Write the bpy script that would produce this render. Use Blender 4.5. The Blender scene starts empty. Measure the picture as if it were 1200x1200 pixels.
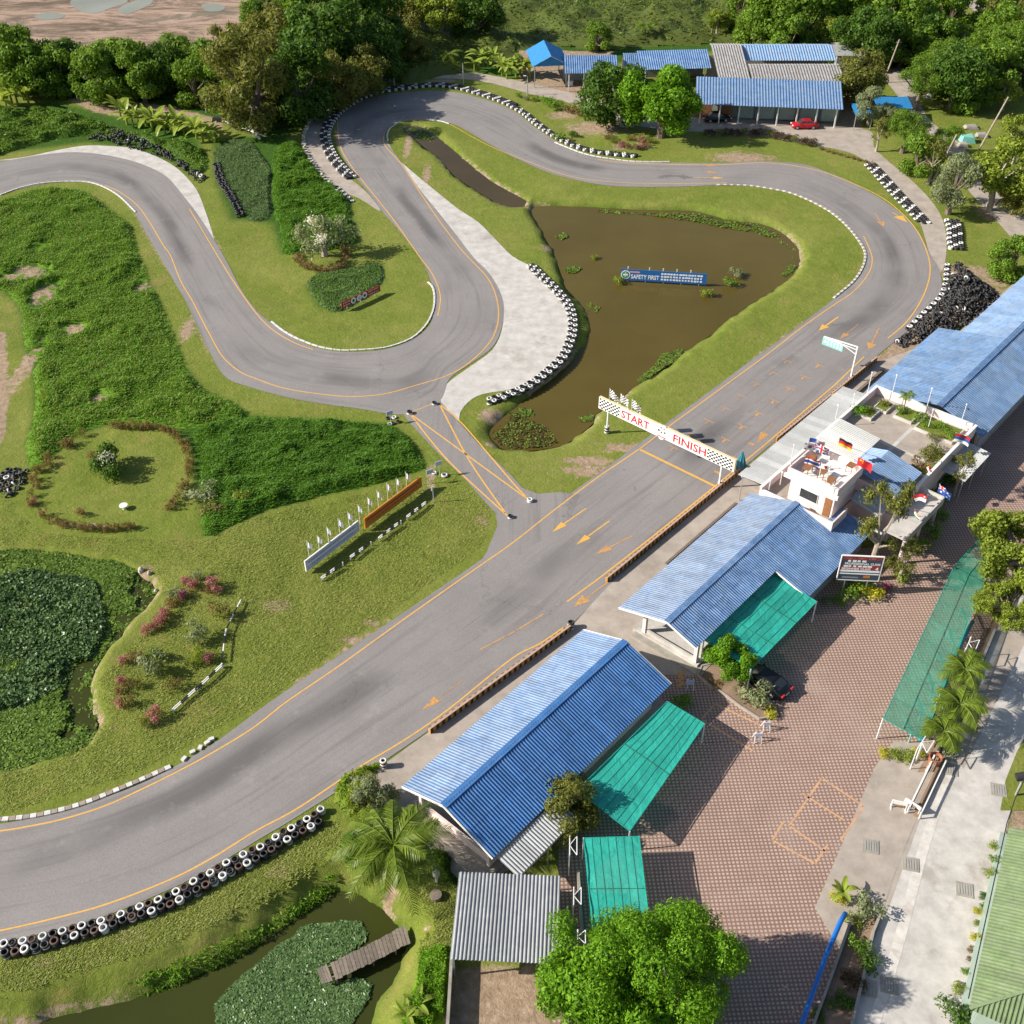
import bpy, bmesh, math, random
import numpy as np
from mathutils import Vector, Matrix
from mathutils.geometry import tessellate_polygon
R = math.radians
scene = bpy.context.scene
C = bpy.data.collections.new('circuit'); scene.collection.children.link(C)

# ---------------------------------------------------------------- camera
FPX, PITCH, HCAM = 1300.0, R(39.7), 70.0
cam_d = bpy.data.cameras.new('camera'); cam = bpy.data.objects.new('camera', cam_d); C.objects.link(cam)
cam.location = (0, 0, HCAM); cam.rotation_euler = (R(90) - PITCH, 0, 0)
cam_d.sensor_width = 36; cam_d.sensor_fit = 'HORIZONTAL'; cam_d.lens = FPX / 1200 * 36
cam_d.clip_start = 0.5; cam_d.clip_end = 6000
scene.camera = cam
# ---------------------------------------------------------------- sky and sun
SUN_EL, SUN_SH = R(32), R(6)          # height of the sun; shadows fall towards +X, a little +Y
w = bpy.data.worlds.new('World'); scene.world = w; w.use_nodes = True
nt = w.node_tree; nt.nodes.clear()
sky = nt.nodes.new('ShaderNodeTexSky'); sky.sky_type = 'NISHITA'; sky.sun_disc = False
sky.sun_elevation = SUN_EL; sky.sun_rotation = R(264); sky.air_density = 1.0; sky.dust_density = 1.4
bg = nt.nodes.new('ShaderNodeBackground'); bg.inputs[1].default_value = 0.078
wo = nt.nodes.new('ShaderNodeOutputWorld')
nt.links.new(sky.outputs[0], bg.inputs[0]); nt.links.new(bg.outputs[0], wo.inputs[0])
sd = bpy.data.lights.new('sun', 'SUN'); sd.energy = 5.0; sd.angle = R(0.55); sd.color = (1, .93, .82)
sun = bpy.data.objects.new('sun', sd); C.objects.link(sun); sun.location = (-60, 0, 120)
sdir = Vector((math.cos(SUN_EL) * math.cos(SUN_SH), math.cos(SUN_EL) * math.sin(SUN_SH), -math.sin(SUN_EL)))
sun.rotation_euler = sdir.to_track_quat('-Z', 'Y').to_euler()
vs = scene.view_settings; vs.view_transform = 'Standard'; vs.look = 'None'; vs.exposure = 0.7; vs.gamma = 1; vs.use_curve_mapping = False

# ---------------------------------------------------------------- survey: photograph pixel -> ground point, and the pit-lane frame (u along, v across)
def G(px, py, z=0.0):
    a = (px - 600) / FPX; b = (py - 600) / FPX
    dy = math.cos(PITCH) - b * math.sin(PITCH); dz = -math.sin(PITCH) - b * math.cos(PITCH)
    t = (z - HCAM) / dz
    return Vector((a * t, dy * t, z))
TU = R(48.5); CU, SU = math.cos(TU), math.sin(TU)
def W(u, v, z=0.0): return Vector((u * CU + v * SU, 60 + u * SU - v * CU, z))
rng = random.Random(7)
nrs = np.random.RandomState(11)

# ---------------------------------------------------------------- mesh builder
class MB:
    def __init__(s): s.v = []; s.f = []; s.mi = []; s.cur = 0
    def add(s, vs, fs):
        o = len(s.v); s.v += [tuple(p) for p in vs]
        for f in fs: s.f.append(tuple(o + i for i in f)); s.mi.append(s.cur)
    def quad(s, a, b, c, d): s.add([a, b, c, d], [(0, 1, 2, 3)])
    def hexa(s, p):  # 8 points: bottom 4 then top 4, counter clockwise
        s.add(p, [(3, 2, 1, 0), (4, 5, 6, 7), (0, 1, 5, 4), (1, 2, 6, 5), (2, 3, 7, 6), (3, 0, 4, 7)])
    def box(s, c, sz, ax=None):
        x, y, z = [k / 2 for k in sz]; c = Vector(c)
        P = [Vector(q) for q in ((-x, -y, -z), (x, -y, -z), (x, y, -z), (-x, y, -z), (-x, -y, z), (x, -y, z), (x, y, z), (-x, y, z))]
        if ax is not None:
            ca, sa = math.cos(ax), math.sin(ax); P = [Vector((q.x * ca - q.y * sa, q.x * sa + q.y * ca, q.z)) for q in P]
        s.hexa([c + q for q in P])
    def bar(s, a, b, w, h=None):
        a = Vector(a); b = Vector(b); h = h or w; d = (b - a).normalized()
        up = Vector((0, 0, 1)) if abs(d.z) < .95 else Vector((1, 0, 0))
        x = d.cross(up).normalized() * w / 2; y = x.cross(d).normalized() * h / 2
        s.hexa([a - x - y, a + x - y, b + x - y, b - x - y, a - x + y, a + x + y, b + x + y, b - x + y])
    def cyl(s, a, b, r0, r1=None, n=8, cap=True):
        a = Vector(a); b = Vector(b); r1 = r0 if r1 is None else r1; d = (b - a).normalized()
        up = Vector((0, 0, 1)) if abs(d.z) < .9 else Vector((1, 0, 0))
        x = d.cross(up).normalized(); y = x.cross(d).normalized(); A = []
        for c, r in ((a, r0), (b, r1)):
            for i in range(n):
                t = 2 * math.pi * i / n; A.append(c + x * r * math.cos(t) + y * r * math.sin(t))
        F = [(i, (i + 1) % n, n + (i + 1) % n, n + i) for i in range(n)]
        if cap: F += [tuple(range(n))[::-1], tuple(range(n, 2 * n))]
        s.add(A, F)
    def tube(s, pts, rs, n=6):
        pts = [Vector(p) for p in pts]; A = []
        if not isinstance(rs, (list, tuple)): rs = [rs] * len(pts)
        for i, p in enumerate(pts):
            d = (pts[min(i + 1, len(pts) - 1)] - pts[max(i - 1, 0)]).normalized()
            up = Vector((0, 0, 1)) if abs(d.z) < .9 else Vector((1, 0, 0))
            x = d.cross(up).normalized(); y = x.cross(d).normalized()
            for k in range(n):
                t = 2 * math.pi * k / n; A.append(p + (x * math.cos(t) + y * math.sin(t)) * rs[i])
        F = [(i * n + k, i * n + (k + 1) % n, (i + 1) * n + (k + 1) % n, (i + 1) * n + k) for i in range(len(pts) - 1) for k in range(n)]
        F += [tuple(range(n))[::-1], tuple(range((len(pts) - 1) * n, len(pts) * n))]
        s.add(A, F)
    def lathe(s, prof, c, n=12, close=False):
        A = []; c = Vector(c); m = len(prof)
        for i in range(n):
            t = 2 * math.pi * i / n
            for r, z in prof: A.append(c + Vector((r * math.cos(t), r * math.sin(t), z)))
        F = []
        for i in range(n):
            for k in range(m if close else m - 1):
                F.append((i * m + k, ((i + 1) % n) * m + k, ((i + 1) % n) * m + (k + 1) % m, i * m + (k + 1) % m))
        s.add(A, F)
    def prism(s, poly, z0, z1):  # poly: list of xy, top and sides
        P = [Vector((p[0], p[1], 0)) for p in poly]
        area = sum(P[i].x * P[(i + 1) % len(P)].y - P[(i + 1) % len(P)].x * P[i].y for i in range(len(P)))
        if area < 0: P = P[::-1]
        n = len(P); T = tessellate_polygon([P]); A = [(p.x, p.y, z1) for p in P] + [(p.x, p.y, z0) for p in P]
        F = []
        for t in T:
            a, b, c = t; nz = (P[b] - P[a]).cross(P[c] - P[a]).z
            F.append(t if nz > 0 else (a, c, b))
        if z1 > z0: F += [(i, i + n, (i + 1) % n + n, (i + 1) % n) for i in range(n)]
        s.add(A, F)
WL = {}                                # world location of every empty
def link(o): C.objects.link(o); return o
def tag(o, label=None, cat=None, group=None, kind=None):
    for k, x in (('label', label), ('category', cat), ('group', group), ('kind', kind)):
        if x: o[k] = x
    return o
def mesh(name, v, f, mats, mi=None, smooth=False):
    me = bpy.data.meshes.new(name); me.from_pydata([tuple(p) for p in v], [], f)
    for m in (mats if isinstance(mats, (list, tuple)) else [mats]): me.materials.append(m)
    if mi is not None and any(mi): me.polygons.foreach_set('material_index', mi)
    if smooth: me.polygons.foreach_set('use_smooth', [True] * len(f))
    me.update(); return me
def build(name, mb, mats, parent=None, local=False, smooth=False, label=None):
    off = Vector((0, 0, 0)) if (parent is None or local) else WL[parent.name]
    v = mb.v if off.length == 0 else [(p[0] - off.x, p[1] - off.y, p[2] - off.z) for p in mb.v]
    o = link(bpy.data.objects.new(name, mesh(name, v, mb.f, mats, mb.mi, smooth)))
    if parent is not None: o.parent = parent
    WL[o.name] = off.copy() if parent is not None and not local else Vector((0, 0, 0))
    if label: o['label'] = label
    return o
def thing(name, label, cat, loc=(0, 0, 0), rz=0, group=None, kind=None):
    o = link(bpy.data.objects.new(name, None)); o.empty_display_size = .3
    o.location = loc; o.rotation_euler = (0, 0, rz); WL[o.name] = Vector(loc)
    return tag(o, label, cat, group, kind)
def solo(name, mb, mats, label, cat, group=None, kind=None, smooth=False):
    """a thing that is one mesh, its origin at its base"""
    if kind == 'structure' or kind == 'stuff': loc = Vector((0, 0, 0))
    else:
        A = np.array(mb.v); loc = Vector((float(A[:, 0].mean()), float(A[:, 1].mean()), float(A[:, 2].min())))
    o = link(bpy.data.objects.new(name, mesh(name, [(p[0] - loc.x, p[1] - loc.y, p[2] - loc.z) for p in mb.v], mb.f, mats, mb.mi, smooth)))
    o.location = loc
    return tag(o, label, cat, group, kind)
def inst(name, me, M, parent=None, label=None):
    o = link(bpy.data.objects.new(name, me)); o.parent = parent; o.matrix_local = M
    if label: o['label'] = label
    return o
def copy_tree(o, parent=None):
    c = link(o.copy()); c.parent = parent
    for ch in list(o.children): copy_tree(ch, c)
    return c
def retag(o, label, group=None):
    o['label'] = label
    if group: o['group'] = group

def spline(P, n=6, closed=False):
    P = [Vector(p) for p in P]; out = []
    N = len(P); rngi = range(N if closed else N - 1)
    for i in rngi:
        p0, p1, p2, p3 = (P[(i - 1) % N], P[i], P[(i + 1) % N], P[(i + 2) % N]) if closed else (P[max(i - 1, 0)], P[i], P[i + 1], P[min(i + 2, N - 1)])
        for k in range(n):
            t = k / n
            out.append(.5 * ((2 * p1) + (p2 - p0) * t + (2 * p0 - 5 * p1 + 4 * p2 - p3) * t * t + (3 * p1 - p0 - 3 * p2 + p3) * t ** 3))
    if not closed: out.append(P[-1].copy())
    return out
def resample(P, step):
    P = [Vector(p) for p in P]; out = [P[0].copy()]; acc = 0.0; need = step
    for i in range(len(P) - 1):
        d = (P[i + 1] - P[i]).length
        while acc + d >= need:
            out.append(P[i].lerp(P[i + 1], (need - acc) / max(d, 1e-9))); need += step
        acc += d
    return out
def gpx(L, z=0.0): return [G(a, b, z) for a, b in L]
def ribbon(mb, P, width, z=None):
    n = len(P); Lf = []; Rt = []
    for i, p in enumerate(P):
        d = (P[min(i + 1, n - 1)] - P[max(i - 1, 0)]); d.z = 0; d.normalize(); s = Vector((-d.y, d.x, 0)) * width / 2
        q = Vector((p.x, p.y, p.z if z is None else z)); Lf.append(q + s); Rt.append(q - s)
    mb.add(Lf + Rt, [(i, n + i, n + i + 1, i + 1) for i in range(n - 1)])

# ---------------------------------------------------------------- materials
def _c(c): return (c[0], c[1], c[2], 1)
def material(name):
    m = bpy.data.materials.new(name); m.use_nodes = True; n = m.node_tree; b = n.nodes['Principled BSDF']; return m, n, b
def N(n, t, **k):
    x = n.nodes.new('ShaderNode' + t)
    for a, b in k.items():
        if a.startswith('i_'):
            key = a[2:]; key = int(key) if key.isdigit() else key.replace('_', ' ')
            x.inputs[key].default_value = b
        else: setattr(x, a, b)
    return x
def noise_(n, scale, detail=4, rough=.6, coord=None, dist=0.0):
    t = N(n, 'TexNoise'); t.inputs['Scale'].default_value = scale; t.inputs['Detail'].default_value = detail; t.inputs['Roughness'].default_value = rough; t.inputs['Distortion'].default_value = dist
    if coord is not None: n.links.new(coord, t.inputs['Vector'])
    return t.outputs['Fac']
def wpos(n):
    g = N(n, 'NewGeometry'); return g.outputs['Position']
def ramp(n, fac, stops):
    r = N(n, 'ValToRGB'); e = r.color_ramp.elements
    while len(e) < len(stops): e.new(.5)
    for i, (p, c) in enumerate(stops): e[i].position = p; e[i].color = _c(c) if len(c) == 3 else c
    n.links.new(fac, r.inputs[0]); return r.outputs[0]
def mixc(n, fac, a, b, mode='MIX'):
    m = N(n, 'Mix', data_type='RGBA', blend_type=mode)
    for s, x in ((0, fac), (6, a), (7, b)):
        if hasattr(x, 'type') and hasattr(x, 'links'): n.links.new(x, m.inputs[s])
        else: m.inputs[s].default_value = x if s == 0 else _c(x)
    return m.outputs[2]
def mathn(n, op, a, b=None, clamp=False):
    m = N(n, 'Math', operation=op, use_clamp=clamp)
    for s, x in ((0, a), (1, b)):
        if x is None: continue
        if hasattr(x, 'links'): n.links.new(x, m.inputs[s])
        else: m.inputs[s].default_value = x
    return m.outputs[0]
def step_(n, fac, a, b):
    m = N(n, 'MapRange', interpolation_type='SMOOTHSTEP'); n.links.new(fac, m.inputs[0]); m.inputs[1].default_value = a; m.inputs[2].default_value = b; return m.outputs[0]
def bump_(n, b, h, strength=.4, dist=.02):
    x = N(n, 'Bump'); x.inputs['Strength'].default_value = strength; x.inputs['Distance'].default_value = dist
    n.links.new(h, x.inputs['Height']); n.links.new(x.outputs[0], b.inputs['Normal'])
def simple(name, col, rough=.6, var=.25, scale=3.0, bump=.15, dirt=None, metallic=0.0, spec=None, rand=.0, bscale=None, bdist=.02):
    m, n, b = material(name); p = wpos(n)
    f = noise_(n, scale, 6, .65, p)
    d = tuple(c * (1 - var) for c in col); l = tuple(min(1, c * (1 + var * .6)) for c in col)
    c = ramp(n, f, [(.3, d), (.7, l)])
    if dirt:
        f2 = noise_(n, scale * .31, 7, .7, p); c = mixc(n, step_(n, f2, dirt[1], dirt[1] + .16), c, dirt[0])
    if rand:
        oi = N(n, 'ObjectInfo'); v = N(n, 'MapRange'); n.links.new(oi.outputs['Random'], v.inputs[0]); v.inputs[3].default_value = 1 - rand; v.inputs[4].default_value = 1 + rand
        hs = N(n, 'HueSaturation'); n.links.new(v.outputs[0], hs.inputs['Value']); n.links.new(c, hs.inputs['Color']); c = hs.outputs[0]
    n.links.new(c, b.inputs['Base Color']); b.inputs['Roughness'].default_value = rough; b.inputs['Metallic'].default_value = metallic
    if spec is not None: b.inputs['Specular IOR Level'].default_value = spec
    if bump: bump_(n, b, noise_(n, bscale or scale * 6, 5, .6, p), bump, bdist)
    return m
M = {}
M['white'] = simple('white_paint', (.72, .71, .68), .5, .12, 2.5, .08, dirt=((.42, .38, .33), .6))
M['white_metal'] = simple('white_metal', (.74, .75, .74), .4, .06, 1.5, 0)
M['kerb_white'] = simple('kerb_white_paint', (.6, .58, .55), .6, .2, 5, .2, dirt=((.35, .31, .26), .56))
M['kerb_dark'] = simple('kerb_bare_concrete', (.3, .25, .21), .8, .3, 5, .2)
M['yellow'] = simple('yellow_line_paint', (.66, .36, .07), .7, .18, 3, .05, dirt=((.42, .28, .14), .6))
M['yellow_worn'] = simple('worn_orange_paint', (.52, .27, .085), .7, .3, 5, .05, dirt=((.22, .18, .16), .5))
M['faded_paint'] = simple('faded_orange_paint', (.52, .3, .16), .8, .2, 3, .05, dirt=((.33, .21, .165), .5))
M['coping'] = simple('pinkish_coping', (.42, .29, .23), .8, .2, 3, .1)
M['concrete'] = simple('concrete', (.36, .31, .265), .85, .25, .6, .25, dirt=((.27, .23, .19), .54))
M['concrete_l'] = simple('pale_concrete', (.48, .455, .425), .85, .25, .7, .2, dirt=((.33, .3, .27), .53))
M['concrete_w'] = simple('whitened_concrete', (.56, .53, .49), .85, .2, 1.5, .2, dirt=((.42, .38, .33), .5))
M['concrete_d'] = simple('stained_concrete', (.3, .28, .24), .85, .25, 1.2, .2, dirt=((.17, .15, .12), .55))
M['pink'] = simple('pale_pink_wall_paint', (.72, .6, .58), .6, .08, 1.2, .05, dirt=((.5, .42, .38), .66))
M['black_rubber'] = simple('black_rubber', (.022, .021, .022), .55, .4, 9, .2, rand=.4)
M['dark'] = simple('near_black', (.02, .02, .02), .9, .2, 2, 0)  # near-black finish of shed beam, umbrella foot, drum, cable and junk
M['steel'] = simple('galvanised_steel', (.5, .51, .52), .4, .1, 2, 0, metallic=.5)
M['wood'] = simple('weathered_wood', (.19, .155, .125), .8, .35, 4, .5, rand=.25)
M['brown'] = simple('brown_wood', (.27, .12, .05), .6, .3, 4, .2)
M['soil'] = simple('bare_soil', (.25, .17, .115), .95, .3, 1.1, .5)
M['bark'] = simple('bark', (.17, .13, .1), .9, .35, 5, .5)
M['bark_pale'] = simple('pale_bark', (.36, .3, .24), .9, .3, 4, .4)
M['teal_tarp'] = simple('teal_tarpaulin', (.03, .2, .27), .45, .2, 3, .2)
M['blue_pipe'] = simple('blue_pipe_paint', (.01, .14, .5), .35, .1, 1, 0)
M['stone'] = simple('pale_stone', (.45, .41, .34), .8, .3, 5, .4, rand=.2)
M['terracotta'] = simple('terracotta', (.33, .13, .07), .7, .25, 6, .1)
M['glass'] = simple('dark_glass', (.04, .045, .05), .08, .1, 2, 0)
M['red_paint'] = simple('red_car_paint', (.42, .012, .018), .22, .05, 1, 0)
M['black_paint'] = simple('black_car_paint', (.008, .008, .01), .15, .05, 1, 0)
M['grey_wall'] = simple('grey_wall', (.33, .33, .32), .8, .15, 1, .1, dirt=((.2, .19, .17), .6))
M['green_wall'] = simple('green_grey_wall', (.3, .37, .32), .7, .15, 1, .1)
M['mortar'] = simple('grey_mortar', (.3, .29, .27), .9, .2, 3, .1)

def flat(name, col, rough=.55):
    m, n, b = material(name); b.inputs['Base Color'].default_value = _c(col); b.inputs['Roughness'].default_value = rough; return m
M['f_red'] = flat('printed_red', (.55, .02, .025)); M['f_blue'] = flat('printed_blue', (.02, .07, .3)); M['f_white'] = flat('printed_white', (.8, .8, .8))
M['f_black'] = flat('printed_black', (.015, .015, .018)); M['f_yellow'] = flat('printed_yellow', (.75, .5, .03)); M['f_sblue'] = flat('sign_blue', (.01, .12, .36))
M['f_teal'] = flat('sign_teal', (.2, .52, .45)); M['f_green'] = flat('printed_green', (.02, .25, .12)); M['f_dkblue'] = flat('billboard_dark_blue', (.03, .06, .09))
M['f_redsign'] = flat('sign_dull_red', (.28, .03, .035)); M['f_orange'] = simple('board_orange', (.55, .2, .025), .5, .15, 1, 0); M['f_grey'] = flat('board_grey', (.25, .27, .33))
M['f_lilac'] = flat('board_pale_blue', (.5, .53, .66)); M['f_cream'] = flat('cream_edge', (.7, .55, .33)); M['f_pinktxt'] = flat('printed_pink', (.75, .35, .3))

# asphalt: u across, v along, worn pale with dark rubbered lines
def asphalt():
    m, n, b = material('asphalt'); p = wpos(n); uv = N(n, 'UVMap'); sx = N(n, 'SeparateXYZ'); n.links.new(uv.outputs[0], sx.inputs[0])
    c = ramp(n, noise_(n, .16, 5, .6, p), [(.3, (.178, .166, .162)), (.7, (.25, .235, .229))])
    c = mixc(n, .55, c, ramp(n, noise_(n, 14, 3, .7, p), [(.3, (.145, .132, .128)), (.7, (.3, .277, .268))]))
    # stretched wear along the lane
    mp = N(n, 'CombineXYZ'); n.links.new(mathn(n, 'MULTIPLY', sx.outputs[0], 9), mp.inputs[0]); n.links.new(mathn(n, 'MULTIPLY', sx.outputs[1], .035), mp.inputs[1])
    st = noise_(n, 1.6, 5, .6, mp.outputs[0])
    c = mixc(n, mathn(n, 'MULTIPLY', step_(n, st, .48, .72), .45), c, (.11, .1, .1))
    mp3 = N(n, 'CombineXYZ'); n.links.new(mathn(n, 'MULTIPLY', sx.outputs[0], 30), mp3.inputs[0]); n.links.new(mathn(n, 'MULTIPLY', sx.outputs[1], .06), mp3.inputs[1])
    c = mixc(n, mathn(n, 'MULTIPLY', step_(n, noise_(n, 1.6, 5, .65, mp3.outputs[0]), .56, .7), .3), c, (.08, .074, .074))
    # broad rubber line drifting across
    mp2 = N(n, 'CombineXYZ'); n.links.new(mathn(n, 'MULTIPLY', sx.outputs[1], .022), mp2.inputs[1])
    cen = mathn(n, 'ADD', mathn(n, 'MULTIPLY', noise_(n, 1.0, 2, .5, mp2.outputs[0]), .9), .12)
    d = mathn(n, 'ABSOLUTE', mathn(n, 'SUBTRACT', sx.outputs[0], cen))
    band = mathn(n, 'SUBTRACT', 1.0, step_(n, d, .02, .2))
    band = mathn(n, 'MULTIPLY', band, step_(n, noise_(n, .045, 3, .5, p), .42, .62))
    c = mixc(n, mathn(n, 'MULTIPLY', band, .72), c, (.07, .066, .066))
    c = mixc(n, mathn(n, 'MULTIPLY', step_(n, noise_(n, .55, 8, .75, p, 1.0), .62, .72), .5), c, (.09, .083, .082))
    c = mixc(n, mathn(n, 'MULTIPLY', step_(n, noise_(n, 3.5, 3, .6, p), .7, .76), .5), c, (.08, .07, .065))
    # pale dusty patches, cracks
    c = mixc(n, mathn(n, 'MULTIPLY', step_(n, noise_(n, .33, 6, .7, p), .56, .72), .3), c, (.33, .31, .29))
    vo = N(n, 'TexVoronoi', feature='DISTANCE_TO_EDGE'); vo.inputs['Scale'].default_value = .13; dn = N(n, 'TexNoise'); dn.inputs['Scale'].default_value = .5; dn.inputs['Detail'].default_value = 6; dn.inputs['Roughness'].default_value = .7; n.links.new(p, dn.inputs['Vector']); va = N(n, 'VectorMath', operation='MULTIPLY_ADD'); n.links.new(dn.outputs['Color'], va.inputs[0]); va.inputs[1].default_value = (4, 4, 0); n.links.new(p, va.inputs[2]); n.links.new(va.outputs[0], vo.inputs['Vector'])
    cr = mathn(n, 'LESS_THAN', vo.outputs['Distance'], .004); cr = mathn(n, 'MULTIPLY', cr, step_(n, noise_(n, .09, 2, .5, p), .5, .6))
    c = mixc(n, mathn(n, 'MULTIPLY', cr, .5), c, (.06, .055, .05))
    n.links.new(c, b.inputs['Base Color']); b.inputs['Roughness'].default_value = .82
    bump_(n, b, noise_(n, 30, 3, .7, p), .35, .01); return m
M['asphalt'] = asphalt()

def paving():
    m, n, b = material('clay_paving'); p = wpos(n); mp = N(n, 'Mapping'); n.links.new(p, mp.inputs[0])
    mp.inputs['Rotation'].default_value = (0, 0, R(-2.2)); k = 1 / .295; mp.inputs['Scale'].default_value = (k, k, k)
    fr = N(n, 'VectorMath', operation='FRACTION'); n.links.new(mp.outputs[0], fr.inputs[0]); s = N(n, 'SeparateXYZ'); n.links.new(fr.outputs[0], s.inputs[0])
    fl = N(n, 'VectorMath', operation='FLOOR'); n.links.new(mp.outputs[0], fl.inputs[0]); wn = N(n, 'TexWhiteNoise', noise_dimensions='2D'); n.links.new(fl.outputs[0], wn.inputs[0])
    x = mathn(n, 'ABSOLUTE', mathn(n, 'SUBTRACT', s.outputs[0], .5)); y = mathn(n, 'ABSOLUTE', mathn(n, 'SUBTRACT', s.outputs[1], .5))
    r2 = mathn(n, 'SQRT', mathn(n, 'ADD', mathn(n, 'MULTIPLY', x, x), mathn(n, 'MULTIPLY', y, y)))
    disc = mathn(n, 'LESS_THAN', r2, .3)
    joint = mathn(n, 'GREATER_THAN', mathn(n, 'MAXIMUM', x, y), .455)
    base = ramp(n, noise_(n, .35, 5, .6, p), [(.3, (.225, .13, .105)), (.7, (.3, .18, .145))])
    base = mixc(n, mathn(n, 'MULTIPLY', wn.outputs['Value'], .35), base, (.25, .13, .11))
    c = mixc(n, disc, base, ramp(n, noise_(n, .6, 5, .6, p), [(.3, (.35, .285, .225)), (.7, (.46, .375, .3))]))
    c = mixc(n, joint, c, (.16, .105, .085))
    wear = step_(n, noise_(n, .13, 8, .7, p, .4), .5, .72); c = mixc(n, mathn(n, 'MULTIPLY', wear, .4), c, (.4, .32, .27))
    c = mixc(n, mathn(n, 'MULTIPLY', step_(n, noise_(n, .3, 8, .75, p, .8), .56, .72), .45), c, (.17, .12, .1)); c = mixc(n, mathn(n, 'MULTIPLY', step_(n, noise_(n, 1.6, 5, .7, p), .62, .7), .3), c, (.12, .09, .075))
    n.links.new(c, b.inputs['Base Color']); b.inputs['Roughness'].default_value = .85
    h = mathn(n, 'ADD', mathn(n, 'MULTIPLY', disc, .3), mathn(n, 'MULTIPLY', joint, -.8)); bump_(n, b, h, .5, .01); return m
M['paving'] = paving()

def lawn():
    m, n, b = material('lawn'); p = wpos(n); at = N(n, 'Attribute', attribute_name='mask'); s = N(n, 'SeparateColor'); n.links.new(at.outputs['Color'], s.inputs[0])
    a = noise_(n, .085, 7, .68, p, .6); f = noise_(n, .8, 6, .68, p, .6)
    c = ramp(n, a, [(.32, (.085, .145, .016)), (.48, (.17, .205, .034)), (.62, (.3, .275, .09))])
    c = mixc(n, .6, c, ramp(n, f, [(.28, (.08, .125, .014)), (.5, (.15, .19, .027)), (.72, (.27, .26, .07))]))
    fib = noise_(n, 5.5, 5, .75, p, 1.2); c = mixc(n, .45, c, ramp(n, fib, [(.3, (.05, .085, .01)), (.52, (.15, .185, .027)), (.75, (.3, .29, .09))]), 'MIX')
    # dry straw coloured bits
    dry = step_(n, noise_(n, .22, 9, .75, p, .5), .54, .68); c = mixc(n, mathn(n, 'MULTIPLY', dry, .55), c, (.26, .2, .07))
    # weeds / lush mask
    lush = mixc(n, noise_(n, 1.4, 5, .6, p), (.02, .05, .006), (.06, .14, .014)); c = mixc(n, s.outputs[1], c, lush)
    # bare earth, ragged edge
    e = mathn(n, 'ADD', s.outputs[0], mathn(n, 'MULTIPLY', mathn(n, 'SUBTRACT', noise_(n, 1.1, 7, .75, p), .5), 1.5)); e = step_(n, e, .42, .66)
    e = mathn(n, 'MULTIPLY', e, step_(n, s.outputs[0], .02, .2))
    earth = ramp(n, noise_(n, 1.7, 7, .7, p), [(.3, (.22, .155, .1)), (.55, (.34, .25, .175)), (.75, (.47, .38, .29))]); c = mixc(n, e, c, earth)
    # pink sandy building ground
    sm = step_(n, mathn(n, 'ADD', s.outputs[2], mathn(n, 'MULTIPLY', mathn(n, 'SUBTRACT', noise_(n, .3, 6, .7, p), .5), .8)), .4, .6)
    mp = N(n, 'Mapping'); n.links.new(p, mp.inputs[0]); mp.inputs['Scale'].default_value = (.5, 1.6, 1); mp.inputs['Rotation'].default_value = (0, 0, R(12))
    sand = ramp(n, noise_(n, .09, 11, .78, mp.outputs[0], 1.5), [(.3, (.07, .062, .045)), (.45, (.17, .125, .09)), (.54, (.35, .25, .19)), (.75, (.49, .37, .295))]); sand = mixc(n, mathn(n, 'MULTIPLY', step_(n, noise_(n, .035, 6, .7, p, .7), .52, .6), .75), sand, (.13, .12, .085)); c = mixc(n, sm, c, sand)
    n.links.new(c, b.inputs['Base Color']); b.inputs['Roughness'].default_value = .95; b.inputs['Specular IOR Level'].default_value = .15
    h = mathn(n, 'ADD', mathn(n, 'MULTIPLY', noise_(n, 1.6, 6, .7, p, .8), 1.0), mathn(n, 'MULTIPLY', fib, .45)); bump_(n, b, h, .9, .16); return m
M['lawn'] = lawn()

def water(name, col, col2, rough=.07):
    m, n, b = material(name); p = wpos(n)
    c = ramp(n, noise_(n, .06, 4, .6, p), [(.3, col), (.7, col2)]); n.links.new(c, b.inputs['Base Color']); b.inputs['Roughness'].default_value = rough; b.inputs['IOR'].default_value = 1.33; b.inputs['Specular IOR Level'].default_value = .3
    bump_(n, b, noise_(n, 2.2, 4, .6, p), .12, .03); return m
M['water_brown'] = water('muddy_water', (.076, .056, .012), (.1, .076, .018), .14)
M['water_green'] = water('dark_green_water', (.028, .035, .008), (.045, .052, .012), .08)
M['puddle'] = water('puddle_water', (.2, .2, .15), (.28, .28, .22), .1)
M['water_ditch'] = water('dark_ditch_water', (.05, .035, .014), (.07, .05, .02), .12)

def leafmat(name, dark, light, tint=None, trans=.35, rough=.5, patch=.25):
    m, n, b = material(name); p = wpos(n); g = N(n, 'NewGeometry')
    f = mathn(n, 'ADD', mathn(n, 'MULTIPLY', g.outputs['Random Per Island'], .7), mathn(n, 'MULTIPLY', noise_(n, patch, 3, .6, p), .5))
    st = [(.15, dark), (.85, light)] + ([(.97, tint)] if tint else [])
    c = ramp(n, f, st); n.links.new(c, b.inputs['Base Color']); b.inputs['Roughness'].default_value = rough
    b.inputs['Specular IOR Level'].default_value = .14
    t = N(n, 'BsdfTranslucent'); n.links.new(mixc(n, .5, c, (light[0] * 1.6, light[1] * 1.5, light[2] * .8)), t.inputs['Color'])
    mx = N(n, 'MixShader'); mx.inputs[0].default_value = trans; n.links.new(b.outputs[0], mx.inputs[1]); n.links.new(t.outputs[0], mx.inputs[2])
    n.links.new(mx.outputs[0], n.nodes['Material Output'].inputs[0]); return m
M['lf_mid'] = leafmat('leaves_mid_green', (.05, .11, .012), (.19, .31, .035))
M['lf_dark'] = leafmat('leaves_dark_green', (.028, .065, .011), (.1, .19, .026))
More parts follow.
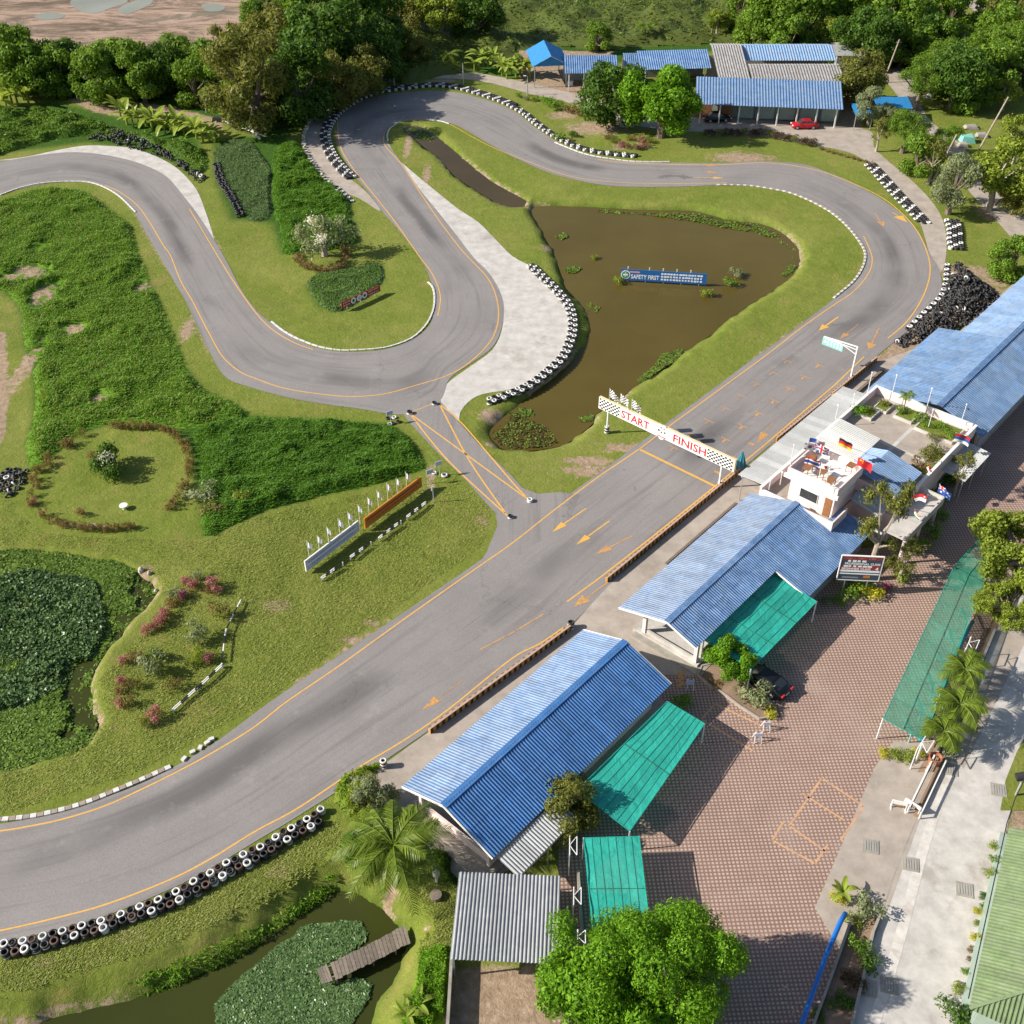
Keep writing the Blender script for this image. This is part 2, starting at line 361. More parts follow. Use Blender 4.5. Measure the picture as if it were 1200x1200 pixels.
M['lf_olive'] = leafmat('leaves_olive', (.06, .078, .014), (.22, .23, .05))
M['lf_bright'] = leafmat('leaves_bright_green', (.045, .12, .007), (.18, .36, .02))
M['lf_yel'] = leafmat('leaves_yellow_green', (.085, .13, .012), (.29, .36, .05))
M['lf_lemon'] = leafmat('leaves_lemon', (.2, .22, .01), (.5, .48, .04))
M['lf_rust'] = leafmat('leaves_rusty', (.1, .065, .025), (.27, .18, .08))
M['lf_pink'] = leafmat('bougainvillea_pink', (.22, .1, .09), (.55, .2, .28))
M['lf_magenta'] = leafmat('bougainvillea_magenta', (.35, .03, .2), (.6, .05, .4))
M['lf_grey'] = leafmat('leaves_grey_green', (.08, .11, .045), (.32, .36, .19))
M['lf_white'] = leafmat('white_blossom', (.5, .48, .4), (.8, .78, .7))
M['lf_banana'] = leafmat('banana_leaves', (.09, .16, .018), (.34, .42, .07), rough=.35)
M['lf_palm'] = leafmat('palm_leaves', (.035, .075, .008), (.2, .27, .035), rough=.35)
M['lf_lawn'] = leafmat('lawn_blades', (.15, .2, .025), (.34, .37, .1))
M['lf_lotus'] = leafmat('lotus_leaves', (.03, .07, .018), (.13, .21, .075), trans=.15, rough=.3)
M['lf_reed'] = leafmat('tall_grass_blades', (.05, .125, .01), (.16, .31, .03), patch=.3)
M['lf_reed2'] = leafmat('tall_grass_dense', (.035, .1, .01), (.11, .245, .026), patch=.3)
M['lf_sedge'] = leafmat('blue_green_sedge', (.05, .1, .03), (.17, .26, .1))
M['lf_weed'] = leafmat('water_weed', (.05, .085, .012), (.15, .23, .035), trans=.15)
M['lf_brush'] = leafmat('scrub_leaves', (.035, .055, .012), (.13, .165, .04), patch=.15)
M['lf_brown'] = leafmat('dry_brown_leaves', (.035, .025, .012), (.12, .08, .04))
# ================================================================ THE GROUND
def sdpoly(X, Y, poly):
    """signed distance, negative inside"""
    P = np.array([(p[0], p[1]) for p in poly]); n = len(P); d = np.full(X.shape, 1e9); ins = np.zeros(X.shape, bool)
    for i in range(n):
        a = P[i]; b = P[(i + 1) % n]; e = b - a; wx = X - a[0]; wy = Y - a[1]
        t = np.clip((wx * e[0] + wy * e[1]) / max(e @ e, 1e-9), 0, 1); d = np.minimum(d, (wx - e[0] * t) ** 2 + (wy - e[1] * t) ** 2)
        c = ((a[1] <= Y) & (b[1] > Y)) | ((b[1] <= Y) & (a[1] > Y))
        if abs(e[1]) > 1e-12: ins ^= c & (X < a[0] + (Y - a[1]) / e[1] * e[0])
    d = np.sqrt(d); return np.where(ins, -d, d)
def sdfar(X, Y, poly, pad=4):
    P = np.array([(p[0], p[1]) for p in poly]); d = np.full(X.shape, 1e3)
    m = (X > P[:, 0].min() - pad) & (X < P[:, 0].max() + pad) & (Y > P[:, 1].min() - pad) & (Y < P[:, 1].max() + pad)
    d[m] = sdpoly(X[m], Y[m], poly); return d
def smooth01(x, a, b): t = np.clip((x - a) / (b - a), 0, 1); return t * t * (3 - 2 * t)
def vnoise(X, Y, s, seed):
    r = np.random.RandomState(seed); T = r.rand(256, 256); x = X * s; y = Y * s; xi = np.floor(x).astype(int); yi = np.floor(y).astype(int)
    fx = x - xi; fy = y - yi; fx = fx * fx * (3 - 2 * fx); fy = fy * fy * (3 - 2 * fy); g = lambda a, b: T[a % 256, b % 256]
    return (g(xi, yi) * (1 - fx) + g(xi + 1, yi) * fx) * (1 - fy) + (g(xi, yi + 1) * (1 - fx) + g(xi + 1, yi + 1) * fx) * fy

# circuit stations: outer/right edge and inner/left edge, surveyed round the lap
ST = [(-60,205,-60,262),(0,190,0,229),(62,180,55,215),(100,179,90,213),(140,185,110,216),(170,194,128,222),(195,207,143,233),(215,230,157,248),(232,252,172,275),(252,283,188,302),(266,307,204,330),(283,340,217,352),(300,363,228,376),(318,379,242,405),(345,396,262,440),(362,405,290,453),(385,411,337,466),(410,413,375,473),(435,412,420,479),(455,409,474,486),(475,402,514,471),(490,394,527,444),(503,382,552,426),(509,365,577,407),(510,350,588,384),(507,335,590,357),(500,317,583,336),(492,303,571,318),(480,286,555,302),(465,267,535,276),(447,247,512,247),(434,229,490,220),(413,202,470,190),(399,178,455,170),(394,157,451,160),(396,143,455,150),(408,127,464,145),(430,117,476,142),(455,111,488,141),(485,108,500,141),(512,107,512,142),(537,109,525,144),(562,115,543,151),(600,129,575,170),(626,149,603,185),(650,165,634,199),(675,177,662,208),(704,185,700,216),(737,189,735,219),(792,191,790,219),(850,191,850,217),(890,189,880,218),(937,192,905,221),(970,202,928,227),(1000,215,950,236),(1030,232,972,248),(1055,250,991,263),(1075,270,1005,278),(1090,298,1014,300),(1101,318,1011,318),(1102,345,999,333),(1080,374,978,350)]
EP = [G(a, b) for a, b, c, d in ST]; EQ = [G(c, d) for a, b, c, d in ST]
for u, vp, vq in ((66, -2.9, -13.4), (60, -2.9, -13.5), (50, -2.9, -13.5), (40, -2.9, -13.5), (30, -2.9, -13.55), (22, -2.8, -13.6), (16.2, -2.5, -13.6), (10, -1.9, -13.65), (4, -2.1, -13.9), (-2, -2.5, -14.2), (-7, -3.0, -14.5), (-13, -3.7, -14.8), (-19, -4.6, -14.8)):
    EP.append(W(u, vp)); EQ.append(W(u, vq))
for a, b, c, d in ((300,986,175,914),(250,1016,110,939),(200,1042,50,956),(125,1073,0,966),(62,1091,-60,972),(0,1104,-120,974),(-70,1114,-190,970)): EP.append(G(a, b)); EQ.append(G(c, d))
SP = spline(EP, 5); SQ = spline(EQ, 5)
ZR = .035
NC = 10
tv = []; tf = []; tuv = []; run = 0.0
for i, (a, b) in enumerate(zip(SP, SQ)):
    if i: run += ((a + b) / 2 - (SP[i - 1] + SQ[i - 1]) / 2).length
    for k in range(NC + 1): tv.append(((a.x * (1 - k / NC) + b.x * k / NC), (a.y * (1 - k / NC) + b.y * k / NC), ZR)); tuv.append((k / NC, run))
for i in range(len(SP) - 1):
    for k in range(NC): q = i * (NC + 1) + k; tf.append((q, q + NC + 1, q + NC + 2, q + 1))
race = thing('race_track', None, None, (0, 0, 0), kind='structure')
tme = mesh('asphalt_surface', tv, tf, M['asphalt']); uvl = tme.uv_layers.new(name='UVMap')
uvl.data.foreach_set('uv', [c for l in tme.loops for c in tuv[l.vertex_index]])
tro = link(bpy.data.objects.new('asphalt_surface', tme)); tro.parent = race
def flatpoly(name, polys, mat, z, parent=None, kind=None, uv=False, label=None, th=0.0):
    mb = MB()
    for p in polys: mb.prism(p, z - th, z)
    o = build(name, mb, mat, parent)
    if kind: o['kind'] = kind
    if uv:
        me = o.data; l = me.uv_layers.new(name='UVMap'); l.data.foreach_set('uv', [c for lo in me.loops for c in (me.vertices[lo.vertex_index].co.x * .09, me.vertices[lo.vertex_index].co.y)])
    return o
LINK = [G(*p) for p in ((472,484),(478,493),(500,517),(512,530),(545,562),(570,590),(581,602),(583,616),(571,646),(562,660),(610,650),(665,612),(680,580),(655,577),(630,579),(612,572),(600,558),(562,522),(537,494),(517,472),(514,464))]
flatpoly('link_road', [LINK], M['asphalt'], ZR + .004, race, uv=True)

# concrete aprons, paths and yards
AP1 = [(-10,189),(30,184),(62,177),(97,171),(125,171),(160,175),(200,192),(225,215),(237,237),(252,286),(232,254),(215,232),(195,209),(170,197),(140,188),(100,183),(62,184)]
AP2 = [(452,164),(462,182),(490,207),(512,225),(537,245),(560,260),(580,280),(600,300),(620,311),(634,322),(645,334),(655,346),(663,360),(667,380),(665,395),(657,415),(640,432),(622,446),(600,456),(565,462),(548,472),(539,484),(536,493),(514,466),(527,447),(552,429),(577,410),(588,387),(590,360),(583,339),(571,321),(555,304),(535,278),(512,249),(490,222),(470,192)]
PATH = [(446,248),(420,232),(401,226),(392,220),(375,200),(360,180),(357,160),(362,146),(372,132),(387,115),(410,100),(425,90),(462,83),(517,83),(550,84),(600,93),(625,99),(662,107),(700,118),(760,135),(822,138),(900,141),(990,148),(1022,155),(1024,172),(1042,190),(1070,213),(1095,240),(1107,265),(1109,297),(1102,320),(1090,300),(1082,272),(1072,250),(1040,212),(1010,186),(985,176),(940,168),(880,158),(830,155),(760,150),(700,134),(662,119),(625,111),(600,104),(562,95),(517,92),(462,95),(432,103),(407,117),(390,136),(382,152),(383,165),(388,185),(401,202),(420,217),(434,230)]
STREET = [(930,1330),(985,1200),(1040,1060),(1075,962),(1115,880),(1165,745),(1220,620),(1300,500),(1500,440),(1500,560),(1320,720),(1230,860),(1192,930),(1168,1020),(1150,1090),(1122,1210),(1100,1330)]
DRIVE = [(955,1064),(1025,899),(1048,868),(1112,874),(1080,955),(1042,1062),(1010,1130),(985,1115)]
ROAD2 = [(1128,-40),(1150,0),(1180,30),(1155,62),(1133,72),(1120,60),(1130,40),(1150,22),(1128,2),(1105,-30)]
ROAD3 = [(1033,84),(1066,82),(1076,118),(1094,145),(1127,170),(1142,195),(1178,236),(1230,275),(1300,330),(1300,400),(1200,295),(1160,250),(1137,226),(1115,196),(1105,172),(1075,142),(1047,106)]
PLAZA = [W(-14, 10), W(7.9, 9.9), W(9.5, 6.2), W(12.5, 9.9), W(36, 12.2), W(38, 13.9), W(60, 14.0), W(98, 14.0), G(1290, 420), G(1300, 500), G(1200, 660), G(1112, 876), G(1048, 868), G(1025, 899), G(955, 1064), G(985, 1115), G(935, 1240), G(640, 1320), G(652, 1110), G(655, 975)]
PIT = [W(66, -2.6), W(16.2, -2.6), W(10, -1.75), W(4, -1.95), W(-7, -2.9), W(-12, -3.3), W(-14.6, .5), W(-14.2, 10), W(8, 10), W(9.5, 6.3), W(12.5, 9.9), W(37, 12), W(70, 12), W(80, 2)]
def sp(L, closed=True, n=3): return spline([G(a, b) for a, b in L], n, closed)
flatpoly('concrete_apron', [sp(AP1)], M['concrete_l'], .02, kind='structure')
flatpoly('concrete_apron', [sp(AP2)], M['concrete_l'], .021, kind='structure')
flatpoly('service_path', [sp(PATH)], M['concrete'], .018, kind='structure')
flatpoly('concrete_street', [sp(STREET)], M['concrete_l'], .024, kind='structure')
flatpoly('concrete_driveway', [[G(*p) for p in DRIVE]], M['concrete'], .03, kind='structure')
flatpoly('back_road', [sp(ROAD2)], M['concrete'], .02, kind='structure')
flatpoly('back_road', [sp(ROAD3)], M['concrete'], .022, kind='structure')
flatpoly('paved_yard', [PLAZA], M['paving'], .026, kind='structure')
flatpoly('pit_lane', [PIT], M['concrete'], .03, kind='structure')

# ponds: outline at the waterline, water level, bank width
PONDS = [
 ('pond_water', [(622,244),(640,241),(700,243),(750,246),(812,247),(850,257),(890,262),(915,272),(932,287),(938,305),(927,325),(900,345),(872,362),(837,390),(805,412),(775,437),(747,452),(730,465),(700,485),(695,496),(682,507),(660,522),(625,528),(600,528),(586,525),(573,513),(576,502),(600,480),(625,460),(650,442),(675,415),(687,400),(691,385),(685,362),(665,342),(657,320),(650,300),(645,290),(632,268),(624,254)], -.6, 1.1, 'water_brown'),
 ('ditch_water', [(473,151),(485,148),(500,151),(512,160),(530,175),(550,192),(575,212),(600,226),(616,235),(614,243),(600,243),(587,240),(562,226),(532,206),(515,186),(497,173),(483,160)], -.35, .8, 'water_ditch'),
 ('lotus_pond_water', [(-120,640),(0,652),(37,651),(87,655),(130,661),(160,672),(180,688),(181,700),(165,720),(140,747),(117,775),(107,797),(108,825),(114,858),(87,880),(50,892),(15,900),(-60,908),(-180,900)], -.45, .7, 'water_green'),
 ('canal_water', [(-60,1230),(37,1202),(62,1193),(112,1181),(150,1172),(200,1151),(225,1139),(262,1126),(300,1101),(325,1086),(350,1070),(370,1056),(385,1046),(407,1044),(430,1051),(443,1061),(457,1076),(472,1088),(479,1112),(470,1131),(460,1152),(447,1175),(440,1200),(425,1270),(380,1400),(-100,1400)], -1.5, 1.9, 'water_green')]
def axis(a, b, s, lo, hi):
    core = list(np.arange(a, b, s)); k = s; x = b
    up = []
    while x < hi: up.append(x); k *= 1.35; x += k
    up.append(hi); k = s; x = a; dn = []
    while x > lo: k *= 1.35; x -= k; dn.append(max(x, lo))
    return np.array(dn[::-1] + core + up)
xs = np.unique(np.concatenate([np.arange(-62, 62, .45), axis(-125, 125, 1.0, -3200, 3200)])); ys = np.unique(np.concatenate([np.arange(28, 142, .42), axis(28, 272, .9, -2500, 3600)]))
xs = xs[np.concatenate([[True], np.diff(xs) > .12])]; ys = ys[np.concatenate([[True], np.diff(ys) > .12])]
X, Y = np.meshgrid(xs, ys)
Z = np.zeros_like(X)
paved = np.full(X.shape, 1e3); trackpoly = [*SP, *SQ[::-1]]
Sx = np.array([(p.x, p.y) for p in SP[::2] + SQ[::2]])
def dist_pts(X, Y, P, R0):
    d = np.full(X.shape, 1e3)
    for x, y in P:
        m = (abs(X - x) < R0) & (abs(Y - y) < R0); d[m] = np.minimum(d[m], np.hypot(X[m] - x, Y[m] - y))
    return d
for i in range(0, len(SP) - 2, 3):
    j = min(i + 3, len(SP) - 1); d = sdfar(X, Y, [SP[i], SP[j], SQ[j], SQ[i]], 5); paved = np.minimum(paved, d)
trk = paved.copy()
for poly in ([G(*p) for p in AP1], [G(*p) for p in AP2], [G(*p) for p in PATH], [G(*p) for p in STREET], PLAZA, PIT, [G(*p) for p in ROAD2], [G(*p) for p in ROAD3], LINK): paved = np.minimum(paved, sdfar(X, Y, poly, 5))
und = (vnoise(X, Y, .11, 1) - .5) * .35 + (vnoise(X, Y, .4, 2) - .5) * .14 + (vnoise(X, Y, 1.1, 3) - .5) * .05
Z = und * smooth01(paved, .3, 5) * (np.hypot(X, Y - 150) < 400)
wm = np.full(X.shape, 1e3)
for nm, pl, wz, bw, mt in PONDS:
    poly = spline([G(a, b, wz) for a, b in pl], 3, True); d = sdfar(X, Y, poly, 9) + (vnoise(X, Y, .9, 5) - .5) * .5
    wm = np.minimum(wm, d); t = np.clip(d / bw, -1.2, 1)
    prof = np.where(t < 0, wz + t * .9, wz + (0 - wz) * np.power(np.clip(t, 0, 1), .75)); a = smooth01(d, bw * .5, bw * 1.4)
    Z = np.where(d < bw * 1.4, prof * (1 - a) + Z * a, Z)
# masks
def blob(px, py, rx, ry, z=0):
    c = G(px, py); ax = (G(px + rx, py) - c).length; ay = (G(px, py + ry) - c).length
    return 1 - smooth01(np.hypot((X - c.x) / ax, (Y - c.y) / ay), .1, 1.5)
def area(L, s=1.2): return 1 - smooth01(sdfar(X, Y, [G(*p) for p in L], 6), -s, s)
dirt = .55 * (1 - smooth01(trk, .15, 1.1)) * smooth01(vnoise(X, Y, .06, 8), .3, .7)
dirt = np.maximum(dirt, .55 * (1 - smooth01(wm, .3, 1.3)) * smooth01(vnoise(X, Y, .1, 9), .4, .7))
for a in ((740,525,60,10),(695,552,60,12),(640,585,25,8),(610,590,20,8),(690,540,50,9),(25,320,45,14),(50,345,25,18),(85,385,26,14),(115,468,22,9),(40,290,14,9),(165,337,16,12),(220,385,14,25),(325,710,26,14),(410,750,20,10),(435,730,15,8),(150,1095,28,16),(52,1130,22,12),(205,975,0.1,0.1),(575,487,22,14),(505,560,10,30),(575,520,14,5),(565,610,14,10),(500,1085,9,7),(240,835,30,4),(145,755,14,2),(170,670,16,14),(100,617,50,4),(30,430,16,60),(330,1020,24,16),(455,1050,16,26),(640,290,10,8),(478,170,8,30),(500,205,8,20),(700,150,60,14),(740,172,40,6),(660,135,30,8),(520,95,30,4),(870,185,60,10),(1040,205,10,25),(1080,160,20,10),(1130,320,60,16),(1160,250,25,15),(1080,250,10,30),(1160,330,40,10)): dirt = np.maximum(dirt, .72 * blob(*a))
for L in ([(75,115),(120,112),(200,125),(262,140),(260,152),(200,142),(150,138),(110,132)], [(-60,385),(8,390),(12,470),(3,520),(-60,560)], [(610,98),(680,98),(700,118),(650,112)], [(1030,352),(1110,330),(1180,338),(1100,400),(1030,460),(990,470),(975,462),(1040,408)], [(520,1130),(650,1130),(640,1300),(500,1300)], [(440,900),(500,905),(540,1000),(500,1010),(430,930),(400,930)], [(1125,1210),(1150,1090),(1190,930),(1215,860),(1300,800),(1300,1300)], [(330,120),(380,100),(420,95),(400,110),(360,150)], [(840,55),(1010,60),(1010,160),(830,160)], [(600,60),(720,60),(700,120),(610,98)]): dirt = np.maximum(dirt, .95 * area(L))
lush = np.zeros_like(X); GR_A = [(0,236),(40,222),(78,222),(100,226),(128,245),(152,265),(163,300),(180,340),(200,385),(218,430),(240,458),(268,470),(290,485),(300,488),(385,492),(455,497),(478,512),(500,548),(440,566),(380,578),(310,598),(250,628),(238,628),(235,600),(228,560),(222,520),(205,505),(160,498),(120,500),(90,512),(68,530),(50,545),(36,548),(30,520),(38,490),(40,450),(28,400),(26,370),(16,352),(0,340),(-60,340),(-60,250)]
lush = np.maximum(lush, area(GR_A, .6))
for L in ([(250,165),(285,160),(330,165),(350,170),(375,205),(405,232),(416,262),(414,282),(400,290),(360,296),(330,298),(318,262),(296,258),(270,258),(252,215)], [(360,335),(400,318),(445,308),(450,330),(430,348),(400,365),(372,358)], [(0,130),(60,118),(110,130),(150,140),(230,155),(240,190),(225,205),(200,190),(150,172),(100,167),(0,180)], [(0,80),(150,75),(300,60),(460,40),(520,70),(460,82),(400,95),(330,170),(250,140),(150,122),(0,105)], [(330,-80),(1130,-80),(1125,60),(1000,60),(830,60),(600,92),(520,80),(430,70),(330,30)]): lush = np.maximum(lush, area(L, 1.0))
lush = np.maximum(lush, .8 * (1 - smooth01(wm, -.4, .5)))
sand = np.maximum(area([(-400,-60),(-200,52),(0,56),(120,62),(265,62),(290,15),(300,-60)], 3), area([(300,0),(380,0),(355,30),(325,42),(312,20)], 1.5))
Z = np.where((sand > .1) & (wm > 5), Z * (1 - sand), Z); Zf = Z.ravel(); nx, ny = len(xs), len(ys)
gm = bpy.data.meshes.new('ground'); gm.vertices.add(nx * ny); co = np.stack([X.ravel(), Y.ravel(), Zf], 1); gm.vertices.foreach_set('co', co.ravel())
ii, jj = np.meshgrid(np.arange(nx - 1), np.arange(ny - 1)); q = (jj * nx + ii).ravel(); faces = np.stack([q, q + 1, q + nx + 1, q + nx], 1).astype(np.int32)
nf = len(faces); gm.loops.add(nf * 4); gm.loops.foreach_set('vertex_index', faces.ravel()); gm.polygons.add(nf); gm.polygons.foreach_set('loop_start', np.arange(nf) * 4); gm.polygons.foreach_set('loop_total', np.full(nf, 4))
gm.polygons.foreach_set('use_smooth', np.ones(nf, bool)); gm.update(); gm.validate()
ca = gm.color_attributes.new('mask', 'FLOAT_COLOR', 'POINT'); ca.data.foreach_set('color', np.stack([dirt.ravel(), lush.ravel(), sand.ravel(), np.ones(nx * ny)], 1).ravel())
gm.materials.append(M['lawn']); go = link(bpy.data.objects.new('ground', gm)); go['kind'] = 'structure'
def ground_z(x, y):
    i = min(max(int(np.searchsorted(xs, x)) - 1, 0), nx - 2); j = min(max(int(np.searchsorted(ys, y)) - 1, 0), ny - 2)
    tx = (x - xs[i]) / (xs[i + 1] - xs[i]); ty = (y - ys[j]) / (ys[j + 1] - ys[j])
    return float((Z[j, i] * (1 - tx) + Z[j, i + 1] * tx) * (1 - ty) + (Z[j + 1, i] * (1 - tx) + Z[j + 1, i + 1] * tx) * ty)
def GG(px, py):
    p = G(px, py); p.z = ground_z(p.x, p.y); return p
for nm, pl, wz, bw, mt in PONDS:
    P = [G(a, b, wz) for a, b in pl]; c = sum(P, Vector()) / len(P)
    flatpoly(nm, [spline([c + (p - c) * 1.0 for p in P], 2, True)], M[mt], wz, kind='structure')
    # the sheet runs a little under the bank
    o = [o for o in C.objects if o.name.startswith(nm)][-1]
    me = o.data; A = np.array([v.co for v in me.vertices]); n = len(A) // 2 if False else len(A)

# ---------------------------------------------------------------- painted lines and arrows on the track
ZL = ZR + .009
def paintline(px, wd=.13, mat='yellow', closed=False, name='edge_line'):
    mb = MB(); ribbon(mb, resample(spline([G(a, b) for a, b in px], 5, closed), .5), wd, ZL); return build(name, mb, M[mat], race)
L1 = [(-40,263),(0,252)]
paintline([(122,217),(140,225),(160,240),(175,260),(191,287),(200,300),(212,330),(225,352),(242,385),(260,417),(280,435),(300,444),(332,455),(375,462),(412,465),(450,462),(487,452),(525,440),(550,425),(575,400),(584,375),(582,350),(572,327),(552,305),(540,292),(517,262),(495,230),(470,192),(452,172),(449,160)])
paintline([(222,245),(237,270),(255,300),(275,332),(300,367),(320,387),(345,402),(370,411)])
paintline([(396,140),(396,150),(400,175),(417,202),(445,237),(465,263),(491,300),(507,322),(516,347),(513,371)])
paintline([(475,142),(500,140),(525,145),(545,156),(575,172),(600,182),(625,192),(662,205),(700,212),(750,215),(825,215),(855,214)], .11)
paintline([(700,187),(737,191),(792,193),(850,193),(900,191),(950,198),(987,210),(1025,227),(1050,244),(1072,267),(1085,292),(1090,315),(1086,337),(1075,360),(1060,380),(1040,397)], .16)
mb = MB(); ribbon(mb, [W(67.5, -3.9), W(60, -3.5), W(45, -3.35), W(34, -3.35), W(24, -3.5), W(16, -3.75), W(12, -4.0)], .15, ZL); build('edge_line', mb, M['yellow'], race)
paintline([(637,720),(600,742),(560,763)], .13, 'yellow_worn')
paintline([(660,736),(632,755),(600,772),(525,832),(475,867),(420,900),(350,947),(300,974),(250,1005),(200,1031),(125,1060),(62,1077),(0,1091),(-60,1103)])
paintline([(1012,277),(1020,295),(1022,307),(1017,322),(1000,342),(975,359),(937,386),(900,415),(825,470),(785,499),(750,526),(700,560),(647,600),(600,637),(550,672),(475,725),(400,779),(337,822),(300,851),(262,875),(217,900),(175,921),(125,944),(75,960),(32,969),(0,974),(-60,978)])
paintline([(481,486),(525,540),(595,605)], .16); paintline([(515,474),(542,497),(600,565),(619,585)], .16)
paintline([(482,486),(600,572),(619,585)], .16); paintline([(515,474),(550,540),(594,604)], .16); paintline([(483,483),(510,472)], .09)
mb = MB(); ribbon(mb, [W(34.9, -12.75), W(34.9, -3.4)], .3, ZL + .004); build('start_line', mb, M['yellow'], race)
def arrow(tail, head, wd=.14, hw=.75, hl=1.7, mat='yellow', name='arrow_marking'):
    a = G(*tail); b = G(*head); d = (b - a).normalized(); s = Vector((-d.y, d.x, 0)); m = b - d * hl; mb = MB(); z = Vector((0, 0, ZL + .003))
    mb.quad(*[Vector((q.x, q.y, 0)) + z for q in (a - s * wd / 2, m - s * wd / 2, m + s * wd / 2, a + s * wd / 2)])
    mb.add([Vector((q.x, q.y, 0)) + z for q in (m - s * hw / 2, b, m + s * hw / 2)], [(0, 1, 2)]); build(name, mb, M[mat], race)
arrow((687,596), (647,624), mat='yellow'); arrow((714,611), (675,639), mat='yellow'); arrow((742,628), (698,650), mat='yellow_worn', hw=.9)
arrow((712,683), (672,712), mat='yellow_worn', hw=1.1, wd=.12); arrow((543,797), (494,833), mat='yellow_worn', wd=.06, hw=.8)
arrow((1006,380), (984,398), mat='yellow_worn', wd=.08); arrow((982,372), (959,388), mat='yellow', wd=.2, hw=1.0); arrow((907,494), (887,520), mat='yellow_worn', wd=.07, hw=.9, hl=2.2)
arrow((812,208), (849,209), mat='yellow'); arrow((1046,249), (1063,261), mat='yellow', hw=1.6, hl=2.2); arrow((1025,250), (1036,266), mat='yellow_worn', hw=1.2); arrow((1030,385), (1018,410), mat='yellow_worn', wd=.2, hw=1.2, hl=1.6)
arrow((825,193.5), (842,195), mat='yellow_worn'); arrow((825,201), (842,203), mat='yellow_worn')
for i in range(8):   # grid slots, a bar and a stub each, two lanes
    for k, v in enumerate((-10.9, -7.6)):
        u = 37.6 + i * 3.3 + k * 1.65; mb = MB(); mb.cur = 0
        ribbon(mb, [W(u, v), W(u, v + 1.25)], .1, ZL); ribbon(mb, [W(u - .12, v + .62), W(u - .75, v + .62)], .28 if k else .12, ZL); build('grid_mark', mb, M['yellow_worn'], race)
for i in range(3): mb = MB(); ribbon(mb, [W(37 + i * 3.3, -4.8), W(37 + i * 3.3, -4.1)], .35, ZL); build('grid_mark', mb, M['yellow_worn'], race)
for q in ([(82,2),(100,-6),(135,-8),(150,2),(128,10),(112,16),(92,12)], [(138,12),(150,4),(176,-4),(178,4),(162,12),(148,17)], [(40,19),(55,15),(76,17),(70,22),(50,23)], [(236,6),(250,4),(264,8),(258,13),(242,13)]): flatpoly('puddle_water', [sp(q)], M['puddle'], .03, kind='structure')
# faint parking lines painted on the yard
yard = [((925,968),(963,912)),((963,912),(1012,945)),((1012,945),(985,985)),((925,968),(970,1000)),((940,930),(990,962)),((905,985),(955,1012)),((918,963),(905,985)),((955,1012),(970,990)),((822,843),(882,880)),((838,825),(895,852)),((838,825),(822,843))]
for i, (a, b) in enumerate(yard): mb = MB(); ribbon(mb, [G(*a), G(*b)], .16, .032); build('parking_line', mb, M['faded_paint']); C.objects[-1]['kind'] = 'structure'
mb = MB()
for k in range(3): c = W(10.6 + k * .55, 9.3 - k * .35); mb.box((c.x, c.y, .045), (.8, .36, .004), TU)
o = build('yard_marking', mb, M['yellow_worn']); o['kind'] = 'structure'
# ================================================================ BUILDINGS
def roofmat(name, col, var=.25, worn=None, wthr=.58, rough=.42, rand=.14):
    m, n, b = material(name); p = wpos(n)
    d = tuple(c * (1 - var) for c in col); l = tuple(min(1, c * (1 + var)) for c in col)
    c = ramp(n, noise_(n, 1.7, 8, .72, p), [(.3, d), (.7, l)])
    if worn: c = mixc(n, mathn(n, 'MULTIPLY', step_(n, noise_(n, .8, 9, .75, p), wthr - .14, wthr + .14), .5), c, worn)
    c = mixc(n, mathn(n, 'MULTIPLY', step_(n, noise_(n, 2.6, 8, .78, p, .8), .56, .72), .55), c, tuple(k * .35 for k in col))
    oi = N(n, 'ObjectInfo'); v = N(n, 'MapRange'); n.links.new(oi.outputs['Random'], v.inputs[0]); v.inputs[3].default_value = 1 - rand; v.inputs[4].default_value = 1 + rand
    hs = N(n, 'HueSaturation'); n.links.new(v.outputs[0], hs.inputs['Value']); n.links.new(c, hs.inputs['Color'])
    n.links.new(hs.outputs[0], b.inputs['Base Color']); b.inputs['Roughness'].default_value = rough; b.inputs['Metallic'].default_value = .1; b.inputs['Specular IOR Level'].default_value = .5; return m
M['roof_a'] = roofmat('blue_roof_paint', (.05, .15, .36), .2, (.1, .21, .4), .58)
M['roof_a2'] = roofmat('sunlit_slope_faded_blue_paint', (.12, .2, .35), .3, (.21, .27, .36), .5, .55)  # paler copy for the slope facing the sun; sunlight put into the colour
M['roof_b2'] = roofmat('sunlit_slope_faded_grey_blue_paint', (.13, .19, .3), .3, (.21, .25, .31), .5, .55)  # lit copy for the middle shed's sunward slope, brightness painted in
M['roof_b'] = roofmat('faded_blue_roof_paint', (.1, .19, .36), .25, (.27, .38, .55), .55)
M['roof_c'] = roofmat('chalky_blue_roof_paint', (.11, .2, .36), .3, (.2, .26, .34), .5, .55)
M['roof_grey'] = roofmat('grey_roof_sheet', (.3, .31, .32), .1, (.5, .5, .5), .6)
M['roof_white'] = roofmat('pale_roof_sheet', (.38, .39, .39), .08, (.3, .29, .27), .6, .5)
M['roof_old'] = roofmat('weathered_grey_tile', (.3, .3, .3), .3, (.2, .17, .15), .5, .8)
M['roof_oldblue'] = roofmat('weathered_blue_tile', (.15, .27, .45), .3, (.28, .28, .29), .52, .7)
M['roof_green'] = roofmat('pale_green_roof_sheet', (.15, .215, .095), .3, (.2, .235, .15), .5, .65, .1)
def ribprof(w, pitch, h):
    n = max(1, round(w / pitch)); q = w / n; P = []
    for i in range(n):
        x = i * q; P += [(x, 0), (x + q * .3, 0), (x + q * .58, h), (x + q * .78, h)]
    return P + [(w, 0)]
_rs = {}
